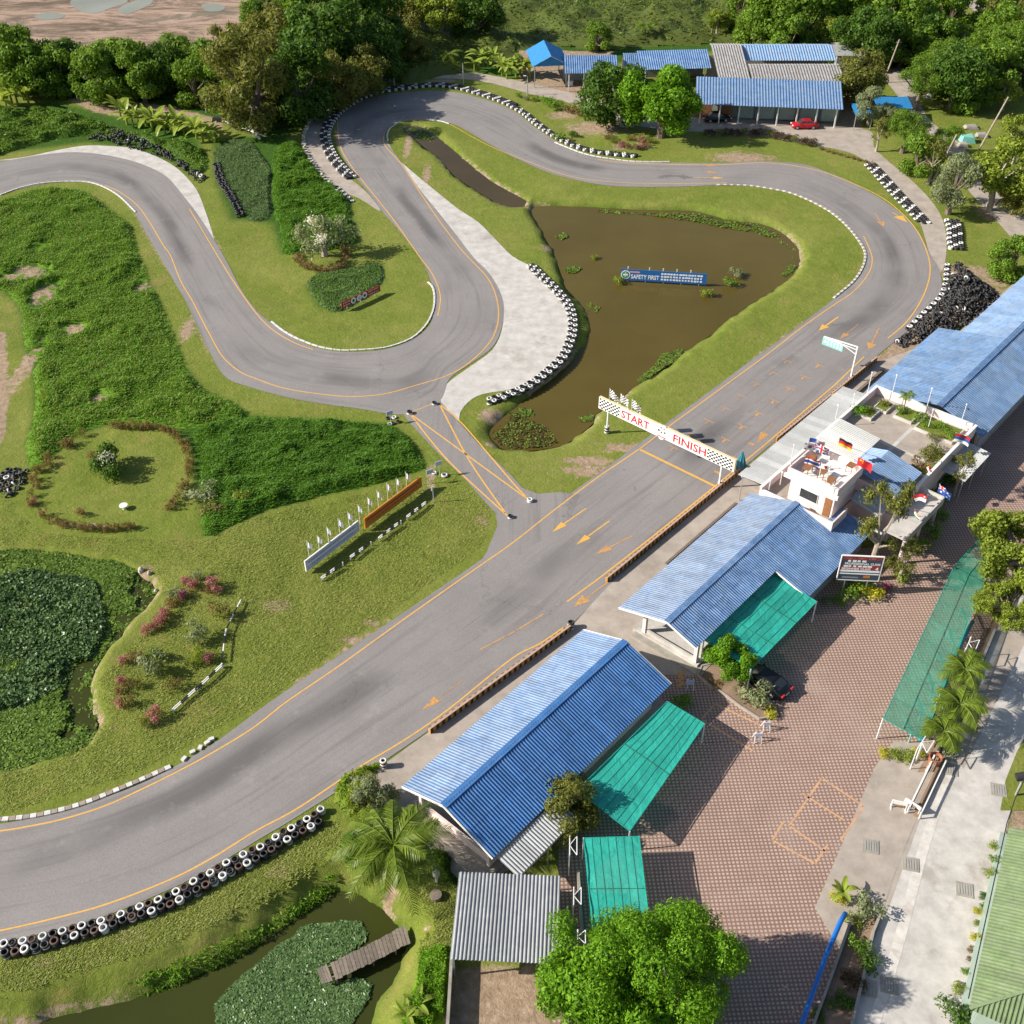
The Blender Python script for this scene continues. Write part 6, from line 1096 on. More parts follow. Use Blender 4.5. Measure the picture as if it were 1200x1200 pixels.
for pts, sc, pat, rows, lv in (([(413,236),(405,229),(399,223),(394,219)], 1.0, 'wb', 2, 1), ([(416,208),(405,198),(396,187),(391,178),(387,168),(386,158),(389,148),(394,140),(402,131),(412,124),(424,117),(440,111),(460,107),(485,104),(505,102),(525,103),(545,107),(562,112),(580,118),(600,126)], 1.0, 'wb', 3, 2), ([(600,127),(612,134),(625,145),(640,156),(652,163),(668,171),(685,177),(705,181),(725,183),(745,185)], 1.05, 'wb', 2, 2), ([(1015,194),(1026,206),(1040,222),(1052,235),(1063,246),(1072,256),(1077,262)], 1.1, 'wb', 3, 1), ([(1109,260),(1112,270),(1112,282),(1114,293)], 1.15, 'wb', 3, 2), ([(1110,311),(1109,320),(1108,332),(1104,345),(1094,357),(1083,367),(1072,378),(1062,388)], 1.15, 'wb', 1, 1), ([(252,195),(256,212),(264,225),(272,238),(280,255)], 1.1, 'b', 2, 2), ([(8,575),(14,563),(26,553)], 1.1, 'bn', 3, 1)):
    c0 = spline([G(a, b) for a, b in pts], 5)
    for r_ in range(rows):
        P = []
        for i, p in enumerate(c0): d = (c0[min(i + 1, len(c0) - 1)] - c0[max(i - 1, 0)]).normalized(); P.append(p + Vector((-d.y, d.x, 0)) * .64 * sc * r_ * (1 if pts[0][0] not in (416, 413, 252) else 1))
        for i, p in enumerate(resample(P, .64 * sc)):
            for l in range(lv): k = pat[i % len(pat)] if r_ == 0 else ('w' if (i + r_) % 4 == 0 and len(pat) > 1 else 'b'); loose((p.x, p.y, .02 + l * .185 + (rng.uniform(0, .25) if pat == 'b' else 0)), k, sc, .9 if pat == 'b' else .1)
def heap(px, n, H, seed, white=.02):
    poly = [G(a, b) for a, b in px]; A, d = scatter(poly, n, seed)
    for (x, y), dd in zip(A, d): loose((x, y, min(1, -dd / 2.0) * H * rng.uniform(.2, 1)), 'w' if rng.random() < white else 'b', rng.uniform(.95, 1.2), 1.4, 8)
heap([(1120,308),(1133,314),(1137,322),(1160,338),(1172,352),(1150,372),(1120,392),(1085,402),(1058,407),(1045,402),(1066,390),(1085,372),(1104,352),(1112,330)], 620, 1.3, 81)
heap([(100,163),(118,155),(140,153),(165,160),(190,172),(215,190),(236,203),(242,208),(234,216),(222,206),(195,186),(160,176),(125,168)], 330, .9, 82); heap([(12,560),(30,548),(34,556),(26,572),(12,588),(5,582)], 26, .4, 83, .1)
solo('tyre_barrier', rest, restm, 'far tyre walls and black tyre heaps round the circuit', 'tyres', kind='stuff', smooth=True)

# kerbs: rows of short painted blocks
def kerb(px, label, L=.8, gap=.0, wd=.25, alt=True, h=.1):
    P = resample(spline([G(a, b) for a, b in px], 6), L); t = thing('kerb', label, 'kerb', P[0], group='white block kerbs on the inside of bends')
    mes = [None, None]
    for i, mt in enumerate(('kerb_white', 'kerb_dark')): mb = MB(); x = L * (.465 if not gap else .5 - gap); mb.hexa([(-x, -wd / 2, 0), (x, -wd / 2, 0), (x, wd / 2, 0), (-x, wd / 2, 0), (-x * .96, -wd / 2 + .02, h), (x * .96, -wd / 2 + .02, h), (x * .96, wd / 2 - .03, h), (-x * .96, wd / 2 - .03, h)]); mes[i] = mesh('kerb_block', mb.v, mb.f, M[mt])
    for i in range(len(P) - 1):
        c = (P[i] + P[i + 1]) / 2; d = P[i + 1] - P[i]; o = link(bpy.data.objects.new('kerb_block', mes[i % 2 if alt else 0])); o.parent = t; o.location = (c.x - P[0].x, c.y - P[0].y, .03 + rng.uniform(0, .015)); o.rotation_euler = (0, 0, math.atan2(d.y, d.x) + rng.uniform(-.03, .03))
kerb([(0,229),(25,220),(50,215),(80,213),(105,214),(125,221),(142,232),(160,250)], 'white kerb inside the first bend at left', .9, alt=False)
kerb([(318,377),(335,390),(355,400),(375,407),(400,411),(430,410),(450,408),(468,403),(485,395),(500,380),(508,362),(509,345),(506,335),(500,330)], 'white kerb inside the hairpin above the link road', 1.0, alt=False)
kerb([(455,166),(454,158),(458,150),(468,144)], 'short white kerb at the tip of the ditch island', .9, alt=False); kerb([(500,141),(515,142),(528,146)], 'short white kerb above the ditch', .9, alt=False)
kerb([(650,167),(662,172),(680,179),(700,184),(737,189),(760,190),(792,190)], 'white kerb below the upper tyre wall', 1.1, .04, alt=False)
kerb([(840,217),(857,217),(880,218),(900,221),(925,226),(950,236),(975,250),(995,268),(1010,288),(1014,300),(1010,315),(1000,330),(985,343),(975,351)], 'long white and dark kerb inside the bend above the pond', .5, wd=.34)
kerb([(-30,963),(0,961),(37,957),(70,950),(100,941),(135,927),(175,910),(206,896)], 'white and grey kerb along the lower left bend', .5, wd=.42)
mbk = [(216,890),(226,882),(235,877),(243,871),(248,867)]
for x, y in mbk: p = G(x, y); mb = MB(); mb.box((p.x, p.y, .1), (.42, .3, .2), rng.uniform(0, 2)); solo('marker_stone', mb, M['kerb_white'], 'white painted stone after the lower left kerb, %s from the left' % nth(mbk.index((x, y))), 'stone', 'white stones at the end of the lower left kerb')
for x, y, s, l in ((165,668,.5,'large white stone standing at the lotus pond'),(175,672,.35,'smaller white stone beside the large one'),(154,670,.25,'little pale stone at the lotus pond edge'),(176,689,.4,'flat pale stone at the garden corner'),(182,690,.4,'second flat stone at the garden corner')): p = GG(x, y); mb = MB(); mb.lathe([(0, 0), (s * .6, 0), (s * .5, s * .6), (s * .2, s), (0, s * 1.05)], (p.x, p.y, p.z), 7); solo('garden_stone', mb, M['stone'], l, 'stone', 'pale stones at the lotus pond')
p = GG(146, 597); mb = MB(); mb.lathe([(.18, 0), (.14, .35), (.42, .4), (.42, .48), (0, .5)], (p.x, p.y, p.z), 12); solo('birdbath', mb, M['white'], 'white round dish at the edge of the round lawn', 'birdbath')
p = GG(511, 1052); mb = MB(); mb.lathe([(.4, 0), (.42, .35), (.42, .4), (0, .42)], (p.x, p.y, p.z), 12); solo('tree_stump', mb, M['wood'], 'grey sawn stump on the grass beside the grey shed', 'stump')
p = GG(512, 1034); mb = MB(); mb.lathe([(.1, 0), (.1, .8), (.25, .9), (.3, 1.1), (.2, 1.3), (0, 1.35)], (p.x, p.y, p.z), 10); solo('garden_lamp', mb, M['white'], 'small white globe lamp above the stump', 'lamp')

# striped rails
def railrun(px, label, h=.45, two=True, group='black and white striped rails on the grass', seg=.55):
    P = [G(a, b) for a, b in px]; t = thing('striped_rail', label, 'rail', P[0], group=group); R_ = resample(P, seg)
    for i in range(len(R_) - 1):
        for z in ((h, h - .22) if two else (h,)): mb = MB(); mb.bar(R_[i] + Vector((0, 0, z)), R_[i + 1] + Vector((0, 0, z)), .09, .09); build('rail_piece', mb, M['white'] if i % 2 == 0 else M['f_black'], t)
    for p in P: part('post', lambda m: m.bar(p, p + Vector((0, 0, h)), .1), M['white'], t)
for a, b, l in (((377,681),(402,663),'striped rail below the pale advertising board, left one'),((411,656),(435,639),'striped rail below the pale board, right one'),((444,634),(470,614),'striped rail below the orange board, left one'),((477,609),(499,592),'striped rail below the orange board, right one')): railrun([a, ((a[0] + b[0]) / 2, (a[1] + b[1]) / 2), b], l)
railrun([(283,708),(265,744),(261,782)], 'upper striped rail beside the flower garden', .5, False, seg=.9); railrun([(261,783),(232,810),(204,835)], 'lower striped rail beside the flower garden', .5, True, seg=.8)

# lettering
_txt = {}
def letters(s, width=None, height=.5, mat='f_black', extr=.004):
    cu = bpy.data.curves.new('lettering', 'FONT'); cu.body = s; cu.align_x = 'CENTER'; cu.align_y = 'CENTER'; cu.extrude = extr; cu.resolution_u = 2; cu.offset = .022
    o = bpy.data.objects.new('tmp', cu); C.objects.link(o); dg = bpy.context.evaluated_depsgraph_get(); me = bpy.data.meshes.new_from_object(o.evaluated_get(dg)); bpy.data.objects.remove(o); bpy.data.curves.remove(cu)
    if not len(me.vertices): return me
    A = np.array([v.co for v in me.vertices]); lo, hi = A.min(0), A.max(0); sx = (width / (hi[0] - lo[0])) if width else height / (hi[1] - lo[1]); sy = height / (hi[1] - lo[1]); c = (lo + hi) / 2
    A = (A - [c[0], c[1], 0]) * [sx, sy, 1]; me.vertices.foreach_set('co', A.astype(np.float32).ravel()); me.materials.clear(); me.materials.append(M[mat]); me.update(); return me
def board(name, label, cat, a, b, z0, z1, mat, th=.08, group=None, frame=None, posts=0, pm='white', tilt=0.0):
    """upright board from ground point a to b, as read from the front (a is its left end). Returns thing and a function placing things on its face"""
    a = Vector(a); b = Vector(b); L = (b - a).length; ex = (b - a).normalized(); nz = Vector((ex.y, -ex.x, 0)); t = thing(name, label, cat, ((a.x + b.x) / 2, (a.y + b.y) / 2, 0), group=group)
    up = (Vector((0, 0, 1)) * math.cos(tilt) - nz * math.sin(tilt)); nf = ex.cross(up); H_ = z1 - z0; base = a + Vector((0, 0, z0 - a.z))
    def P(x, y, d=0): return base + ex * (x * L) + up * (y * H_) + nf * d
    def panel(nm, x0, x1, y0, y1, d0, d1, mt, par=t): mb = MB(); mb.hexa([P(x0, y0, d0), P(x1, y0, d0), P(x1, y0, d1), P(x0, y0, d1), P(x0, y1, d0), P(x1, y1, d0), P(x1, y1, d1), P(x0, y1, d1)]); return build(nm, mb, M[mt], par)
    main = panel('board_face', 0, 1, 0, 1, -th, 0, mat)
    if frame: fw = .07; [panel('frame', *q, -th - .03, .03, frame) for q in ((-fw / L, 0, -fw / H_, 1 + fw / H_), (1, 1 + fw / L, -fw / H_, 1 + fw / H_), (0, 1, -fw / H_, 0), (0, 1, 1, 1 + fw / H_))]
    for i in range(posts): f = (i + .4) / (posts - .2); q = P(f, .9, -th - .08); part('post', lambda m: m.bar((q.x, q.y, z0 - 1.2 if z0 < .2 else 0), (q.x, q.y, q.z), .1), M[pm], t)
    def text(s, x, y, wd, ht, mt):
        Mx = Matrix((ex, up, nf)).transposed().to_4x4(); Mx.translation = P(x, y, .006) - WL[t.name]; return inst('lettering', letters(s, wd, ht, mt), Mx, t)
    return t, panel, text, P, L, H_
def dashes(pn, x0, x1, y0, y1, n, mt, seed=1):
    """a line of print too small to read in the photograph: word shaped strokes"""
    r_ = random.Random(seed); x = x0; st_ = (x1 - x0) / n
    for i in range(n): w_ = st_ * r_.uniform(.55, .92); pn('small_print', x + i * st_, x + i * st_ + w_, y0 + r_.uniform(0, .15) * (y1 - y0), y1, 0, .006, mt)
# START / FINISH gantry
gt_, pnl, txt, GP, GL, GH = board('start_finish_gantry', 'white banner gantry reading START FINISH with chequered ends over the track', 'gantry', W(34.8, -18.45), W(34.8, -1.6), 2.85, 4.25, 'f_white', .28)
def check(panel, x0, x1, nx_, ny_, L, H_, d=.004, name='chequer_square', par=None):
    for i in range(nx_):
        for j in range(ny_):
            if (i + j) % 2: w_ = (x1 - x0) / nx_; panel(name, x0 + i * w_, x0 + (i + 1) * w_, .04 + .92 * j / ny_, .04 + .92 * (j + 1) / ny_, d - .002, d, 'f_black')
check(pnl, .005, .165, 11, 6, GL, GH); check(pnl, .815, .995, 12, 6, GL, GH)
txt('START', .285, .48, 3.6, .95, 'f_red'); txt('FINISH', .69, .5, 4.0, .95, 'f_red')
pnl('edge_trim', 0, 1, 1, 1.035, -.28, .01, 'f_cream'); pnl('edge_trim', 1, 1.008, 0, 1.03, -.28, .01, 'f_cream')
def emblem():
    mb = MB()
    for x, y, r in ((0, 0, .62), (-.5, .1, .36), (.5, .05, .38), (-.25, .5, .3), (.25, .55, .32), (0, -.5, .35), (-.6, .55, .16), (.65, .5, .16)): c = GP(.486, .5, 0) + (W(0, 1) - W(0, 0)) * x + Vector((0, 0, y * 1.1)); n_ = W(-1, 0) - W(0, 0); mb.cyl(c, c + n_ * .05, r, n=14)
    return mb
build('emblem_plate', emblem(), M['f_white'], gt_)
for x, y, r, mt in ((-.35, .15, .14, 'f_dkblue'), (.1, .3, .16, 'f_lilac'), (.4, .1, .12, 'f_dkblue'), (0, 0, .12, 'f_redsign'), (-.1, .55, .1, 'f_dkblue'), (.3, .5, .09, 'f_redsign')):
    mb = MB(); c = GP(.486, .5, .05) + (W(0, 1) - W(0, 0)) * x + Vector((0, 0, y)); n_ = W(-1, 0) - W(0, 0); mb.cyl(c, c + n_ * .012, r, n=10); build('emblem_patch', mb, M[mt], gt_)
txt_e = letters('~~~', 1.1, .16, 'f_red'); Mx = Matrix((W(0, 1) - W(0, 0), Vector((0, 0, 1)), W(-1, 0) - W(0, 0))).transposed().to_4x4(); Mx.translation = GP(.486, .12, .065) - WL[gt_.name]; inst('lettering', txt_e, Mx, gt_)
for v in (-17.25, -2.95): part('post', lambda m: (m.cyl(W(34.95, v), W(34.95, v, 4.2), .1, n=10)), M['white_metal'], gt_)
# flags -----------------------------------------------------------
def flag(top, base, label, design, wd=1.3, ht=.85, ang=0.0, droop=.25, group=None, nx_=12, ny_=8, mats=None, name='flag', cat='flag', polem='white_metal', r=.025):
    top = Vector(top); base = Vector(base); t = thing(name, label, cat, base, group=group); part('pole', lambda m: m.cyl(base, top + Vector((0, 0, .1)), r, n=6), M[polem], t)
    d = Vector((math.cos(ang), math.sin(ang), 0)); s = Vector((-d.y, d.x, 0)); V = []; F = []; mi = []; ph = rng.uniform(0, 3)
    for i in range(nx_ + 1):
        for j in range(ny_ + 1):
            x, y = i / nx_, j / ny_; V.append(top + d * (x * wd * .94) + s * (.12 * math.sin(x * 7 + ph + y)) * (x + .1) - Vector((0, 0, y * ht + droop * x * x * wd + .03 * math.sin(x * 9 + ph))))
    ms = [];
    for i in range(nx_):
        for j in range(ny_):
            F.append((i * (ny_ + 1) + j, (i + 1) * (ny_ + 1) + j, (i + 1) * (ny_ + 1) + j + 1, i * (ny_ + 1) + j + 1)); m_ = design((i + .5) / nx_, (j + .5) / ny_)
            if m_ not in ms: ms.append(m_)
            mi.append(ms.index(m_))
    mb = MB(); mb.v = V; mb.f = F; mb.mi = mi; build('flag_cloth', mb, [M[k] for k in ms], t, smooth=True); return t
chk = lambda x, y: 'f_black' if (int(x * 8) + int(y * 6)) % 2 else 'f_white'
for i, v in enumerate((-17.2, -15.75, -14.3)): flag(W(34.9, v, 5.75), W(34.9, v, 4.25), 'chequered flag on top of the gantry, %s from the left' % words[i], chk, 1.15, .95, TU - R(90), .4, 'chequered flags on the gantry', 16, 6)
us = lambda x, y: 'f_blue' if x < .42 and y < .5 else ('f_pinktxt' if int(y * 13) % 2 == 0 else 'f_white')
ger = lambda x, y: ('f_black', 'f_red', 'f_yellow')[min(2, int(y * 3))]; thai = lambda x, y: 'f_red' if y < .17 or y > .83 else ('f_blue' if .33 < y < .67 else 'f_white'); serb = lambda x, y: ('f_red', 'f_sblue', 'f_white')[min(2, int(y * 3))]
kor = lambda x, y: ('f_red' if y < .5 else 'f_sblue') if math.hypot((x - .5) * 1.5, y - .5) < .27 else ('f_black' if abs(abs(x - .5) - .36) < .06 and abs(abs(y - .5) - .34) < .07 else 'f_white'); jap = lambda x, y: 'f_red' if math.hypot((x - .5) * 1.5, y - .5) < .3 else 'f_white'
chn = lambda x, y: 'f_yellow' if math.hypot((x - .18) * 1.5, y - .27) < .1 or (abs(x - .36) < .04 and y < .5 and int(y * 10) % 2 == 0) else 'f_red'; sgp = lambda x, y: ('f_white' if math.hypot((x - .2) * 1.5, y - .25) < .12 else 'f_red') if y < .5 else 'f_white'
def uk(x, y):
    a = abs(x - .5); b = abs(y - .5)
    if a < .07 or b < .1: return 'f_red'
    if a < .12 or b < .17: return 'f_white'
    return 'f_white' if abs(a - b) < .07 else 'f_blue'
aus = lambda x, y: (uk(x * 2, y * 2) if x < .5 and y < .5 else ('f_white' if min(math.hypot(x - .25, y - .75), math.hypot(x - .75, y - .25), math.hypot(x - .75, y - .8), math.hypot(x - .88, y - .45)) < .07 else 'f_blue')); ind = lambda x, y: ('f_orange', 'f_white', 'f_green')[min(2, int(y * 3))]
G_ = 'national flags flying round the clubhouse'
for px, py, z, base, dz, lab, w_, a_ in ((949,513,9.0,W(38.4,5.4,7.2),us,'stars and stripes flag at the back of the lookout deck',1.6,-.15),(943,519,8.6,W(37.6,4.7,7.2),kor,'white flag with red and blue disc over the deck parapet',1.3,.1),(955,519,8.6,W(38.4,6.3,7.2),uk,'red white and blue crossed flag at the back of the deck',1.5,-.3),(944,535,8.0,W(35.8,4.7,7.2),thai,'red white and blue striped flag on the deck side',1.5,-.25),(963,543,8.0,W(33.7,7.7,7.2),jap,'white flag with red disc at the deck front',.9,-.3),(984,513,8.4,W(42.5,6.0,5.6),ger,'black red and yellow flag over the pale stair roof',1.4,-.5),(1006,536,8.4,W(38.3,9.7,7.2),chn,'plain red flag with small yellow stars at the deck corner',1.5,-.5),(1120,508,5.6,W(54.0,13.7,4.3),serb,'red blue and white striped flag at the corner of the terrace',1.6,-.15),(1087,581,4.9,W(43.0,16.15,3.8),sgp,'red over white flag on the side balcony',1.3,2.6),(1101,568,5.0,W(43.6,16.2,3.8),aus,'dark blue flag at the corner of the side balcony',1.4,-.8),(1072,598,4.6,W(40.5,16.2,3.8),ind,'small orange white and green flag on the side balcony',.8,-1.2),(1087,545,5.4,W(48.2,13.7,4.3),sgp,'small red and white flag by the right terrace wall',.7,-1.2)):
    flag(G(px, py, z), base, lab, dz, w_, w_ * .6, a_, .3, G_, 16, 12)
for i, (px, py, h_) in enumerate([(1016,462,2.6),(1044,467,2.8),(1085,481,2.6),(1126,496,2.2),(979,491,1.6),(998,478,1.6),(926,545,2.2),(966,574,2.6),(937,571,1.2),(914,568,1.4),(901,574,1.0),(1088,500,2.0)]):
    zb = 4.3 if i not in (6, 7) else 7.2; p = G(px, py, zb); mb = MB(); mb.cyl(p, p + Vector((0, 0, h_)), .035, n=6); mb.lathe([(.0, 0), (.09, .08), (.09, .16), (0, .22)], p + Vector((0, 0, h_)), 8); solo('flag_pole', mb, M['white_metal'], 'bare white pole with round tip on the clubhouse parapet, %s' % ('far left corner', 'far side, left of the palm', 'far side, right of the palm', 'far right corner', 'left side by the stair roof', 'left side near the square bed', 'left corner of the deck', 'front of the deck', 'terrace strip before the tower', 'terrace front', 'terrace front left end', 'beside the potted bushes')[i], 'pole', 'bare poles on the clubhouse parapets')
# boards on the infield
t1, pn, tx, _, L_b, H_b = board('advertising_board', 'long pale blue board with grey lettering on the infield grass', 'board', G(360, 672), G(421, 625), .35, 1.5, 'f_lilac', .08, 'long boards on the infield', 'white', 4)
dashes(pn, .05, .95, .63, .76, 22, 'f_grey', 1); pn('stripe', .02, .98, .42, .5, .0, .006, 'f_white'); dashes(pn, .1, .9, .2, .3, 20, 'f_grey', 2)
t2, pn, tx, _, L_b, H_b = board('advertising_board', 'long orange board with dark bands on the infield grass', 'board', G(429, 622), G(494, 573), .35, 1.5, 'f_orange', .08, 'long boards on the infield', 'f_orange', 4)
pn('stripe', .03, .97, .58, .75, .0, .006, 'f_redsign'); dashes(pn, .06, .94, .25, .36, 16, 'f_redsign', 3)
for i, (x, y) in enumerate([(363,656),(375,650),(386,640),(399,630),(410,622),(422,614),(433,605),(444,597),(455,588),(466,582),(477,575)]):
    b_ = G(x, y); flag(b_ + Vector((0, 0, 2.3)), b_, 'small white chequer patterned flag behind the infield boards, %s from the left' % words[i], lambda x, y: 'f_lilac' if (int(x * 5) + int(y * 5)) % 2 else 'f_white', .45, .7, -.45, .75, 'row of small white flags behind the infield boards', 5, 5)
t3, pn, tx, _, L_b, H_b = board('red_sign', 'dull red sign with white rings inside the hairpin', 'sign', G(401, 365), G(446, 344), .35, 1.25, 'f_redsign', .07, None, None, 3)
dashes(pn, .04, .22, .55, .85, 4, 'f_pinktxt', 4); dashes(pn, .04, .22, .15, .4, 3, 'f_pinktxt', 5); dashes(pn, .69, .97, .58, .86, 6, 'f_pinktxt', 6); dashes(pn, .69, .97, .14, .4, 6, 'f_pinktxt', 7)
for k, f in enumerate((.3, .45, .59)):
    c = _(f, .5, .01); n_ = (_(0, 0, 1) - _(0, 0, 0)); mb = MB(); mb.cyl(c, c + n_ * .02, .42, n=18); rg_ = build('ring', mb, M['f_white'], t3); mb = MB(); mb.cyl(c + n_ * .02, c + n_ * .03, .2, n=12); build('ring_centre', mb, M[('f_dkblue', 'f_lilac', 'f_dkblue')[k]], rg_)
t4, pn, tx, BP, L_b, H_b = board('safety_sign', 'blue SAFETY FIRST sign standing in the brown pond', 'sign', G(727, 330, -.6), G(827, 336, -.6), -.3, 1.25, 'f_sblue', .08, None, None, 5, 'white')
tx('SAFETY FIRST', .285, .36, L_b * .33, .62, 'f_white'); pn('stripe', .1, .22, .72, .84, 0, .006, 'f_pinktxt')
c = BP(.055, .5, .01); n_ = BP(0, 0, 1) - BP(0, 0, 0); mb = MB(); mb.cyl(c, c + n_ * .012, .62, n=20); bd = build('badge', mb, M['f_white'], t4); mb = MB(); mb.cyl(c + n_ * .012, c + n_ * .02, .5, n=20); build('badge_disc', mb, M['f_green'], bd)
mb = MB(); e_ = (BP(1, 0) - BP(0, 0)).normalized(); mb.bar(c - e_ * .32 + n_ * .03, c + e_ * .32 + n_ * .03, .02, .2); mb.bar(c - Vector((0, 0, .32)) + n_ * .03, c + Vector((0, 0, .32)) + n_ * .03, .02, .2); build('badge_cross', mb, M['f_white'], bd)
for k in range(3): dashes(pn, .47, .96, .67 - k * .26, .83 - k * .26, 14, 'f_white', 10 + k)
for f in (.08, .33, .49, .65, .81): q = BP(f, 1, -.1); part('post_tip', lambda m: m.bar(q - Vector((0, 0, .1)), q + Vector((0, 0, .35)), .12), M['white'], t4)
# billboard
t5, pn, tx, _, L_b, H_b = board('billboard', 'white framed billboard listing professional and beginner class beside the yard', 'billboard', W(28.75, 13.45), W(30.95, 16.3), 1.9, 4.6, 'f_dkblue', .1, None, 'white', 2, 'white', .04)
pn('print_band', .03, .97, .86, .97, 0, .006, 'f_redsign'); pn('print_band', .03, .97, .44, .62, 0, .004, 'f_redsign'); pn('print_band', .02, .98, .34, .42, 0, .006, 'f_white'); pn('print_band', .02, .98, .24, .29, 0, .006, 'f_white')
dashes(pn, .08, .9, .885, .945, 9, 'f_pinktxt', 20); dashes(pn, .16, .62, .755, .84, 4, 'f_white', 21); tx('PROFESSIONAL CLASS', .53, .69, L_b * .86, .24, 'f_white'); dashes(pn, .08, .78, .545, .62, 6, 'f_white', 22); tx('BEGINNER CLASS', .4, .48, L_b * .7, .22, 'f_white'); tx('4', .9, .5, .28, .36, 'f_white'); pn('print_patch', .62, .78, .1, .2, 0, .006, 'f_orange'); pn('print_patch', .1, .5, .08, .13, 0, .006, 'f_grey')
# teal overhead sign on a bent post
pb = G(996, 447); t6 = thing('overhead_sign', 'teal sign hung over the track from a white bracket post', 'sign', (pb.x, pb.y, 0)); top = pb + Vector((0, 0, 4.6)); tl = W(0, -1) - W(0, 0); q1 = pb + tl * 4.2 + Vector((0, 0, 4.3))
part('post', lambda m: m.cyl(pb, top, .1, n=10), M['white_metal'], t6); part('arm', lambda m: (m.bar(top, q1, .1), m.bar(pb + Vector((0, 0, 3.6)), pb + tl * 2.2 + Vector((0, 0, 4.3)), .07), m.bar(pb + Vector((0, 0, 4.2)), pb + tl * 4.2 + Vector((0, 0, 4.25)), .07)), M['white_metal'], t6)
a = pb + tl * 4.3; b = pb + tl * 1.7; up_ = Vector((0, 0, 1)); nf_ = W(-1, 0) - W(0, 0); mb = MB(); mb.hexa([a + up_ * 3.25, b + up_ * 3.25, b + up_ * 3.25 - nf_ * .06, a + up_ * 3.25 - nf_ * .06, a + up_ * 4.2, b + up_ * 4.2, b + up_ * 4.2 - nf_ * .06, a + up_ * 4.2 - nf_ * .06]); build('sign_face', mb, M['f_teal'], t6)
e_ = (b - a).normalized(); r_ = random.Random(5)
for k in range(4):
    for q in range(6):
        if k > 0 and q == 0: continue
        c = a + e_ * (.25 + q * .39) + up_ * (4.05 - k * .2) + nf_ * .008; mb = MB(); w_ = .3 * r_.uniform(.6, 1); mb.quad(c, c + e_ * w_, c + e_ * w_ + up_ * .09, c + up_ * .09); build('small_print', mb, M['f_white'], t6)
c = a + e_ * .38 + up_ * 3.7 + nf_ * .008; mb = MB(); mb.cyl(c, c + nf_ * .01, .17, n=12); build('badge', mb, M['f_white'], t6)
# folded tarpaulin umbrella at the gantry
p = G(867, 551); t = thing('folded_umbrella', 'folded blue umbrella standing at the right end of the gantry', 'umbrella', (p.x, p.y, 0)); mb = MB(); n_ = 16; A_ = []
for z, r in ((.25, .62), (.9, .55), (1.7, .3), (2.4, .06)):
    for i in range(n_): q_ = r * (1 if i % 2 else .72); A_.append((p.x + q_ * math.cos(i * 2 * math.pi / n_), p.y + q_ * math.sin(i * 2 * math.pi / n_), z))
mb.add(A_, [(k * n_ + i, k * n_ + (i + 1) % n_, (k + 1) * n_ + (i + 1) % n_, (k + 1) * n_ + i) for k in range(3) for i in range(n_)] + [tuple(range(3 * n_, 4 * n_))]); build('canopy', mb, M['teal_tarp'], t); part('foot', lambda m: m.cyl((p.x, p.y, 0), (p.x, p.y, .12), .5, n=12), M['dark'], t); part('pole', lambda m: m.cyl((p.x, p.y, .1), (p.x, p.y, 2.6), .03, n=6), M['steel'], t)
# small signs by the link road
for x, y, h_, l, mt in ((505,566,1.6,'tilted small pale sign right of the orange board','f_lilac'),(515,557,1.7,'upright small pale sign beside the white tyres','f_lilac'),(508,588,1.8,'thin white sign post at the lower end of the boards','f_white'),(458,496,1.5,'small pale blue sign over the flower shaped tyre group','f_lilac')):
    p = G(x, y); t = thing('small_sign', l, 'sign', (p.x, p.y, 0), group='small signs beside the link road'); part('post', lambda m: m.bar(p, p + Vector((0, 0, h_)), .07), M['white'], t); part('sign_face', lambda m: m.box((p.x - .05, p.y - .06, h_ - .1), (.75 if x != 508 else .2, .05, .5), .5), M[mt], t)
# jetty
J = thing('jetty', 'grey plank jetty reaching over the lily leaves', 'jetty', G(430, 1118, -1.0)); zj = -.75
a0, a1 = G(475, 1084, zj), G(481, 1105, zj); b0, b1 = G(387, 1129, zj), G(393, 1149, zj); npk = 21
for i in range(npk):
    f0, f1 = i / npk, (i + .9) / npk; mb = MB(); j_ = rng.uniform(-.06, .06); z_ = rng.uniform(-.01, .02); q = [a0.lerp(b0, f0), a1.lerp(b1, f0), a1.lerp(b1, f1), a0.lerp(b0, f1)]; e = (a1 - a0).normalized() * j_
    mb.hexa([x + e + Vector((0, 0, z_ - .05)) for x in q] + [x + e + Vector((0, 0, z_)) for x in q]); build('plank', mb, M['wood'], J)
c0_, c1_, d0_, d1_ = G(383, 1130, zj - .08), G(390, 1149, zj - .08), G(371, 1136, zj - .08), G(378, 1153, zj - .08)
for i in range(4): f0, f1 = i / 4, (i + .9) / 4; mb = MB(); q = [c0_.lerp(d0_, f0), c1_.lerp(d1_, f0), c1_.lerp(d1_, f1), c0_.lerp(d0_, f1)]; mb.hexa([x - Vector((0, 0, .05)) for x in q] + q); build('plank', mb, M['wood'], J)
part('stringer', lambda m: (m.bar(a0.lerp(a1, .15) - Vector((0, 0, .12)), d0_.lerp(d1_, .15) - Vector((0, 0, .1)), .1, .12), m.bar(a0.lerp(a1, .85) - Vector((0, 0, .12)), d0_.lerp(d1_, .85) - Vector((0, 0, .1)), .1, .12)), M['wood'], J)
for f in (.2, .5, .8, .98):
    for s in (.1, .9): q = a0.lerp(b0, f).lerp(a1.lerp(b1, f), s); part('pile', lambda m: m.cyl((q.x, q.y, -2.6), (q.x, q.y, zj - .06), .07, n=6), M['wood'], J)

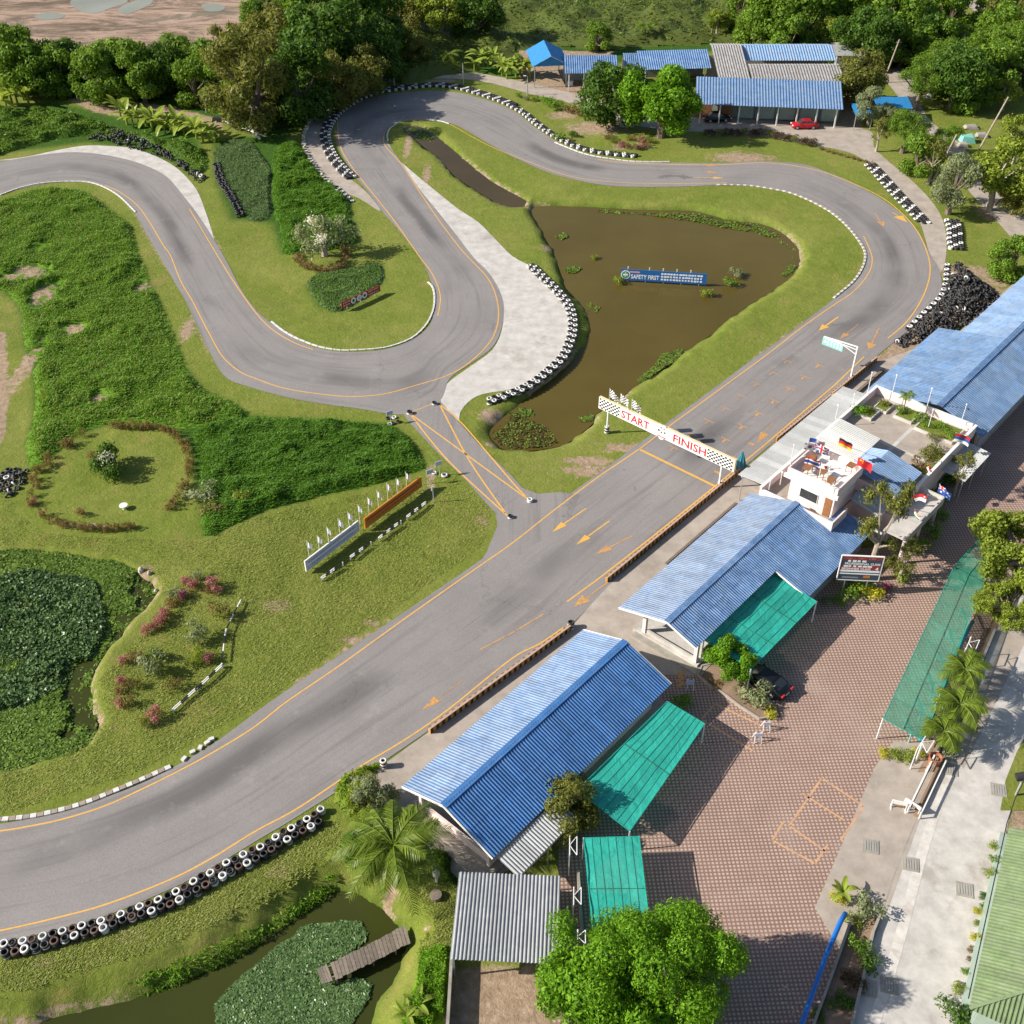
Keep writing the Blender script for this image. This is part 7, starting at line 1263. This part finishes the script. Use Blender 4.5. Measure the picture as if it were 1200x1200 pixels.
# vehicles
def car(name, label, loc, rz, paint, L=4.45, Wd=1.75, Ht=1.43):
    t = thing(name, label, 'car', loc, rz); h = L / 2
    st = [(-h, .55, .38, .72), (-h + .12, .8, .24, .88), (-h + .75, .88, .2, .98), (-.55, .88, .2, .97), (.75, .88, .2, .95), (1.15, .87, .2, .92), (h - .35, .82, .2, .76), (h - .08, .7, .24, .6), (h, .5, .34, .5)]
    V = []; sc = Wd / 1.76
    for x, w_, z0, z1 in st: w_ *= sc; V += [(x, -w_ * .92, z0), (x, -w_, z0 + .2), (x, -w_ * .97, z1 - .08), (x, -w_ * .85, z1), (x, w_ * .85, z1), (x, w_ * .97, z1 - .08), (x, w_, z0 + .2), (x, w_ * .92, z0)]
    F = [(i * 8 + k, i * 8 + (k + 1) % 8, (i + 1) * 8 + (k + 1) % 8, (i + 1) * 8 + k) for i in range(len(st) - 1) for k in range(8)] + [tuple(range(8))[::-1], tuple(range((len(st) - 1) * 8, len(st) * 8))]
    mb = MB(); mb.add(V, F); o = build('body', mb, M[paint], t, local=True, smooth=True)
    cb = [(-1.75, .66, .95), (-1.05, .6, 1.36), (-.2, .6, Ht), (.35, .6, Ht - .03), (1.25, .7, .93)]; V = []
    for x, w_, z in cb: w_ *= sc; V += [(x, -w_, z), (x, w_, z)]
    # glass house: lower ring at the belt, upper ring at the roof
    gl = MB(); lo_ = [(-1.75, .74), (1.28, .74)]; B_ = [(-1.72, -.76 * sc, .93), (1.22, -.76 * sc, .9), (1.22, .76 * sc, .9), (-1.72, .76 * sc, .93)]; T_ = [(-1.0, -.58 * sc, Ht - .05), (.42, -.58 * sc, Ht - .05), (.42, .58 * sc, Ht - .05), (-1.0, .58 * sc, Ht - .05)]; gl.hexa(B_ + T_); build('windows', gl, M['glass'], t, local=True)
    rf = MB(); rf.hexa([(-1.05, -.6 * sc, Ht - .06), (.45, -.6 * sc, Ht - .06), (.45, .6 * sc, Ht - .06), (-1.05, .6 * sc, Ht - .06), (-.9, -.5 * sc, Ht), (.3, -.5 * sc, Ht), (.3, .5 * sc, Ht), (-.9, .5 * sc, Ht)]); build('roof', rf, M[paint], t, local=True)
    for s in (-1, 1): mb = MB(); mb.bar((-1.7, s * .74 * sc, .94), (-1.0, s * .59 * sc, Ht - .04), .07); mb.bar((1.2, s * .74 * sc, .92), (.42, s * .59 * sc, Ht - .04), .06); mb.bar((-.3, s * .76 * sc, .93), (-.3, s * .6 * sc, Ht - .04), .06); build('pillar', mb, M[paint], t, local=True)
    for x in (-1.35, 1.35):
        for s in (-1, 1):
            mb = MB(); mb.cyl((x, s * (.7 * sc), .32), (x, s * (.9 * sc), .32), .32, n=16); w_ = build('wheel', mb, M['black_rubber'], t, local=True); mb = MB(); mb.cyl((x, s * (.89 * sc), .32), (x, s * (.915 * sc), .32), .19, n=12); build('rim', mb, M['steel'], w_, local=True)
    for s in (-1, 1):
        mb = MB(); mb.box((h - .12, s * .58 * sc, .62), (.2, .32, .14)); build('headlight', mb, M['f_white'], t, local=True); mb = MB(); mb.box((-h + .05, s * .6 * sc, .78), (.14, .34, .14)); build('tail_light', mb, M['f_red'], t, local=True); mb = MB(); mb.box((.85, s * .95 * sc, .98), (.14, .2, .12)); build('mirror', mb, M[paint], t, local=True)
    mb = MB(); mb.box((-h - .005, 0, .62), (.02, .5, .13)); build('number_plate', mb, M['f_white'], t, local=True); return t
p = G(942, 150); car('parked_car', 'red saloon parked before the canteen', (p.x, p.y, .03), math.pi + .02, 'red_paint'); p = G(895, 802); a_, b_ = G(872, 782), G(915, 810); car('parked_car', 'black car parked under the bright tree by the teal net', (p.x, p.y, .03), math.atan2(a_.y - b_.y, a_.x - b_.x), 'black_paint', 4.5, 1.8); p = G(840, 142); car('parked_car', 'black pickup like car at the left end of the canteen', (p.x, p.y, .03), .1, 'black_paint', 4.8, 1.8, 1.6)
# flat trolley (barrier cart) by the street
a, b = G(1092, 893), G(1063, 953); t = thing('sliding_gate', 'long rusty sliding gate frame with white barrier at its end', 'gate', (a.x, a.y, 0)); d = (b - a).normalized(); s = Vector((-d.y, d.x, 0)) * .9
if s.x < 0: s = -s
part('side_rail', lambda m: (m.bar(a + Vector((0, 0, .8)), b + Vector((0, 0, .8)), .12), m.bar(a + s + Vector((0, 0, .8)), b + s + Vector((0, 0, .8)), .1)), M['white'], t); [part('bar', lambda m: m.bar(a + s * f + Vector((0, 0, .75)), b + s * f + Vector((0, 0, .75)), .06), M['bark_pale'], t) for f in (.12, .24, .36)]
part('base', lambda m: m.bar(a + s * .7 + Vector((0, 0, .1)), b + s * .7 + Vector((0, 0, .1)), .35, .15), M['soil'], t)
for q in (a, b, a + s, b + s): part('post', lambda m: m.bar(q, q + Vector((0, 0, .85)), .1), M['white'], t)
for x0, y0, x1, y1, l in ((1044, 946, 1061, 950, 'low white barrier lying left of the gate end'), (1059, 944, 1076, 955, 'white barrier panel across the gate end')):
    a, b = G(x0, y0), G(x1, y1); t = thing('road_barrier', l, 'barrier', (a.x, a.y, 0), group='white road barriers at the sliding gate'); part('panel', lambda m: m.bar(a + Vector((0, 0, .75)), b + Vector((0, 0, .75)), .08, .35), M['white'], t); part('lower_bar', lambda m: m.bar(a + Vector((0, 0, .35)), b + Vector((0, 0, .35)), .06, .08), M['brown'], t)
    for q in (a, b): part('foot', lambda m: (m.bar(q, q + Vector((0, 0, .9)), .1), m.bar(q - Vector((.1, .3, -.04)), q + Vector((.1, .3, .04)), .08)), M['white'], t)
p = G(1098, 908); mb = MB(); mb.lathe([(.42, 0), (.52, .9), (.45, .9), (.4, .55), (0, .55)], (p.x, p.y + 1.0, .03), 14); solo('clay_jar', mb, M['terracotta'], 'big dark clay jar at the head of the sliding gate', 'jar')
# notice stands and a frames in the yard
for x, y, l in ((887, 868, 'folding stand leaning by the end of the kerbed bed'), (897, 855, 'upright board stand by the kerbed bed'), (808, 806, 'small white stand on the yard between the sheds')):
    p = G(x, y); t = thing('notice_stand', l, 'stand', (p.x, p.y, .03), group='white stands on the yard'); [part('leg', lambda m: m.bar((p.x + dx, p.y + dy, .03), (p.x + dx * .7, p.y, 1.1), .05), M['white'], t) for dx in (-.3, .3) for dy in (-.35, .35)]; part('sheet', lambda m: m.box((p.x, p.y - .12, .75), (.6, .04, .55)), M['f_lilac'], t)
# kerbed bed
t = thing('kerbed_bed', 'curved kerbed planting bed around the bright tree by the black car', 'planting bed', G(860, 800)); P = [G(*q) for q in ((818,793),(833,806),(850,816),(868,830),(890,844),(910,840),(905,828),(880,806),(862,790),(840,778),(822,782))]
part('kerb', lambda m: [m.bar(P[i] + Vector((0, 0, .12)), P[(i + 1) % len(P)] + Vector((0, 0, .12)), .14, .3) for i in range(len(P))], M['concrete'], t); part('soil', lambda m: m.prism(P, .03, .16), M['soil'], t)
# lamp posts and utility poles
def lamp(px, py, h, label, arm=1.2, bend=-.3):
    p = G(px, py); t = thing('street_lamp', label, 'lamp post', (p.x, p.y, 0), group='lamp posts beside the upper path'); part('post', lambda m: m.tube([p, p + Vector((0, 0, h * .55)), p + Vector((bend, 0, h))], [.12, .09, .06], 8), M['steel'], t)
    if arm: part('arm', lambda m: m.bar(p + Vector((bend, 0, h)), p + Vector((bend - arm, 0, h + .1)), .06), M['steel'], t); part('lamp_head', lambda m: m.box((p.x + bend - arm - .2, p.y, h + .08), (.5, .25, .12)), M['white'], t)
lamp(462, 101, 6.5, 'tall bent lamp post beside the hairpin tyre wall', .9, -1.4); lamp(543, 99, 3.8, 'plain grey post above the hairpin tyre wall', 0, 0); lamp(618, 112, 3.4, 'short lamp post beside the banana clump', .3, 0); lamp(242, 132, 2.6, 'small white lamp before the drooping tree', -1.2, 0)
for x, y, dx, h, l in ((1035, 97, 1.4, 7.6, 'leaning concrete pole left of the back lane'), (1070, 106, 2.6, 7.2, 'strongly leaning pole right of the back lane'), (1147, 176, 2.5, 8.5, 'leaning pole among the rubble by the lane'), (1092, 215, 2.0, 7.5, 'slanting bare pole in the verge trees'), (1181, 300, .2, 3.2, 'thin dark post beside the lane at right')):
    p = G(x, y); t = thing('utility_pole', l, 'pole', (p.x, p.y, 0), group='poles beside the back lane'); part('shaft', lambda m: m.tube([p, p + Vector((dx, .3, h))], [.17, .12], 8), M['bark_pale'], t); part('crossarm', lambda m: m.bar(p + Vector((dx - .5, .3, h - .5)), p + Vector((dx + .5, .3, h - .5)), .1), M['bark_pale'], t)
p0 = G(1190, 932); t = thing('cable_pole', 'short pole with black drum and cables at the right edge', 'pole', (p0.x, p0.y, 0)); part('shaft', lambda m: m.cyl(p0, p0 + Vector((0, 0, 2.4)), .09, n=8), M['steel'], t); part('drum', lambda m: m.cyl(p0 + Vector((-.6, 0, 2.2)), p0 + Vector((.1, 0, 2.4)), .32, n=12), M['dark'], t)
part('cable', lambda m: m.tube([G(1205, 905, 3.0), G(1190, 935, 2.4), G(1180, 965, 2.2), G(1170, 1010, 2.6), G(1135, 1170, 3.0)], .04, 5), M['dark'], t)
# beams over the sedge and rubble by the lane
for a, b, l in (((262,149),(312,164),'long white beam lying across the corner of the sedge bed'),((285,146),(305,167),'short white beam crossing the long one')): A_ = G(*a) + Vector((0, 0, 1.1)); B_ = G(*b) + Vector((0, 0, .6)); mb = MB(); mb.bar(A_, B_, .3, .12); [mb.bar((q.x, q.y, -.05), q, .12) for q in (A_.lerp(B_, .3), A_.lerp(B_, .7))]; solo('timber_beam', mb, M['white'], l, 'beam', 'white beams beside the sedge bed')
for i, (x, y, sx, sy, sz, mt, l) in enumerate([(256,142,2,1.4,.8,'dark','dark pile of junk at the drooping tree'),(273,139,1.8,1.3,.9,'f_teal','teal bundle among the junk by the drooping tree'),(286,141,1.6,1.2,.6,'terracotta','rusty bundle among the junk by the drooping tree'),(1133,166,2.4,1.8,1.1,'f_teal','pale green box among the rubble by the lane'),(1128,172,1.6,1.3,.7,'concrete','broken slab among the rubble by the lane'),(1138,150,2.4,1.6,.5,'concrete_d','grey rubble heap by the lane, upper'),(1150,160,2,1.4,.6,'concrete_d','grey rubble heap by the lane, right'),(1088,115,1,.9,.9,'white','white tank on the verge of the back lane'),(692,104,1,.8,1.3,'f_red','small red box cart before the back shed'),(668,100,1.2,.8,.9,'white','white crate under the open back shed'),(735,148,2.4,1.2,.7,'grey_wall','grey stone bench group under the round trees')]):
    p = G(x, y); mb = MB(); mb.hexa([(p.x - sx / 2, p.y - sy / 2, 0), (p.x + sx / 2, p.y - sy / 2, 0), (p.x + sx / 2, p.y + sy / 2, 0), (p.x - sx / 2, p.y + sy / 2, 0), (p.x - sx * .4, p.y - sy * .35, sz), (p.x + sx * .3, p.y - sy * .4, sz * .85), (p.x + sx * .35, p.y + sy * .4, sz), (p.x - sx * .4, p.y + sy * .3, sz * .9)]); mb.bar((p.x - sx * .6, p.y - sy * .5, .1), (p.x + sx * .5, p.y - sy * .2, sz * .9), .12); solo('junk_pile', mb, M[mt], l, 'clutter')
# low white fence posts along the path at the hairpin
P = resample(spline([G(*q) for q in ((388,113),(372,131),(361,147),(356,162),(359,180),(372,200),(386,216),(395,226))], 5), 1.1); t = thing('path_edging', 'broken white edging stones on the outer side of the hairpin path', 'edging', P[0])
for i, q in enumerate(P): mb = MB(); mb.box((q.x, q.y, .18), (.75, .28, .36), rng.uniform(0, 3)); build('edging_stone', mb, M['stone'] if i % 3 else M['kerb_white'], t)
pass
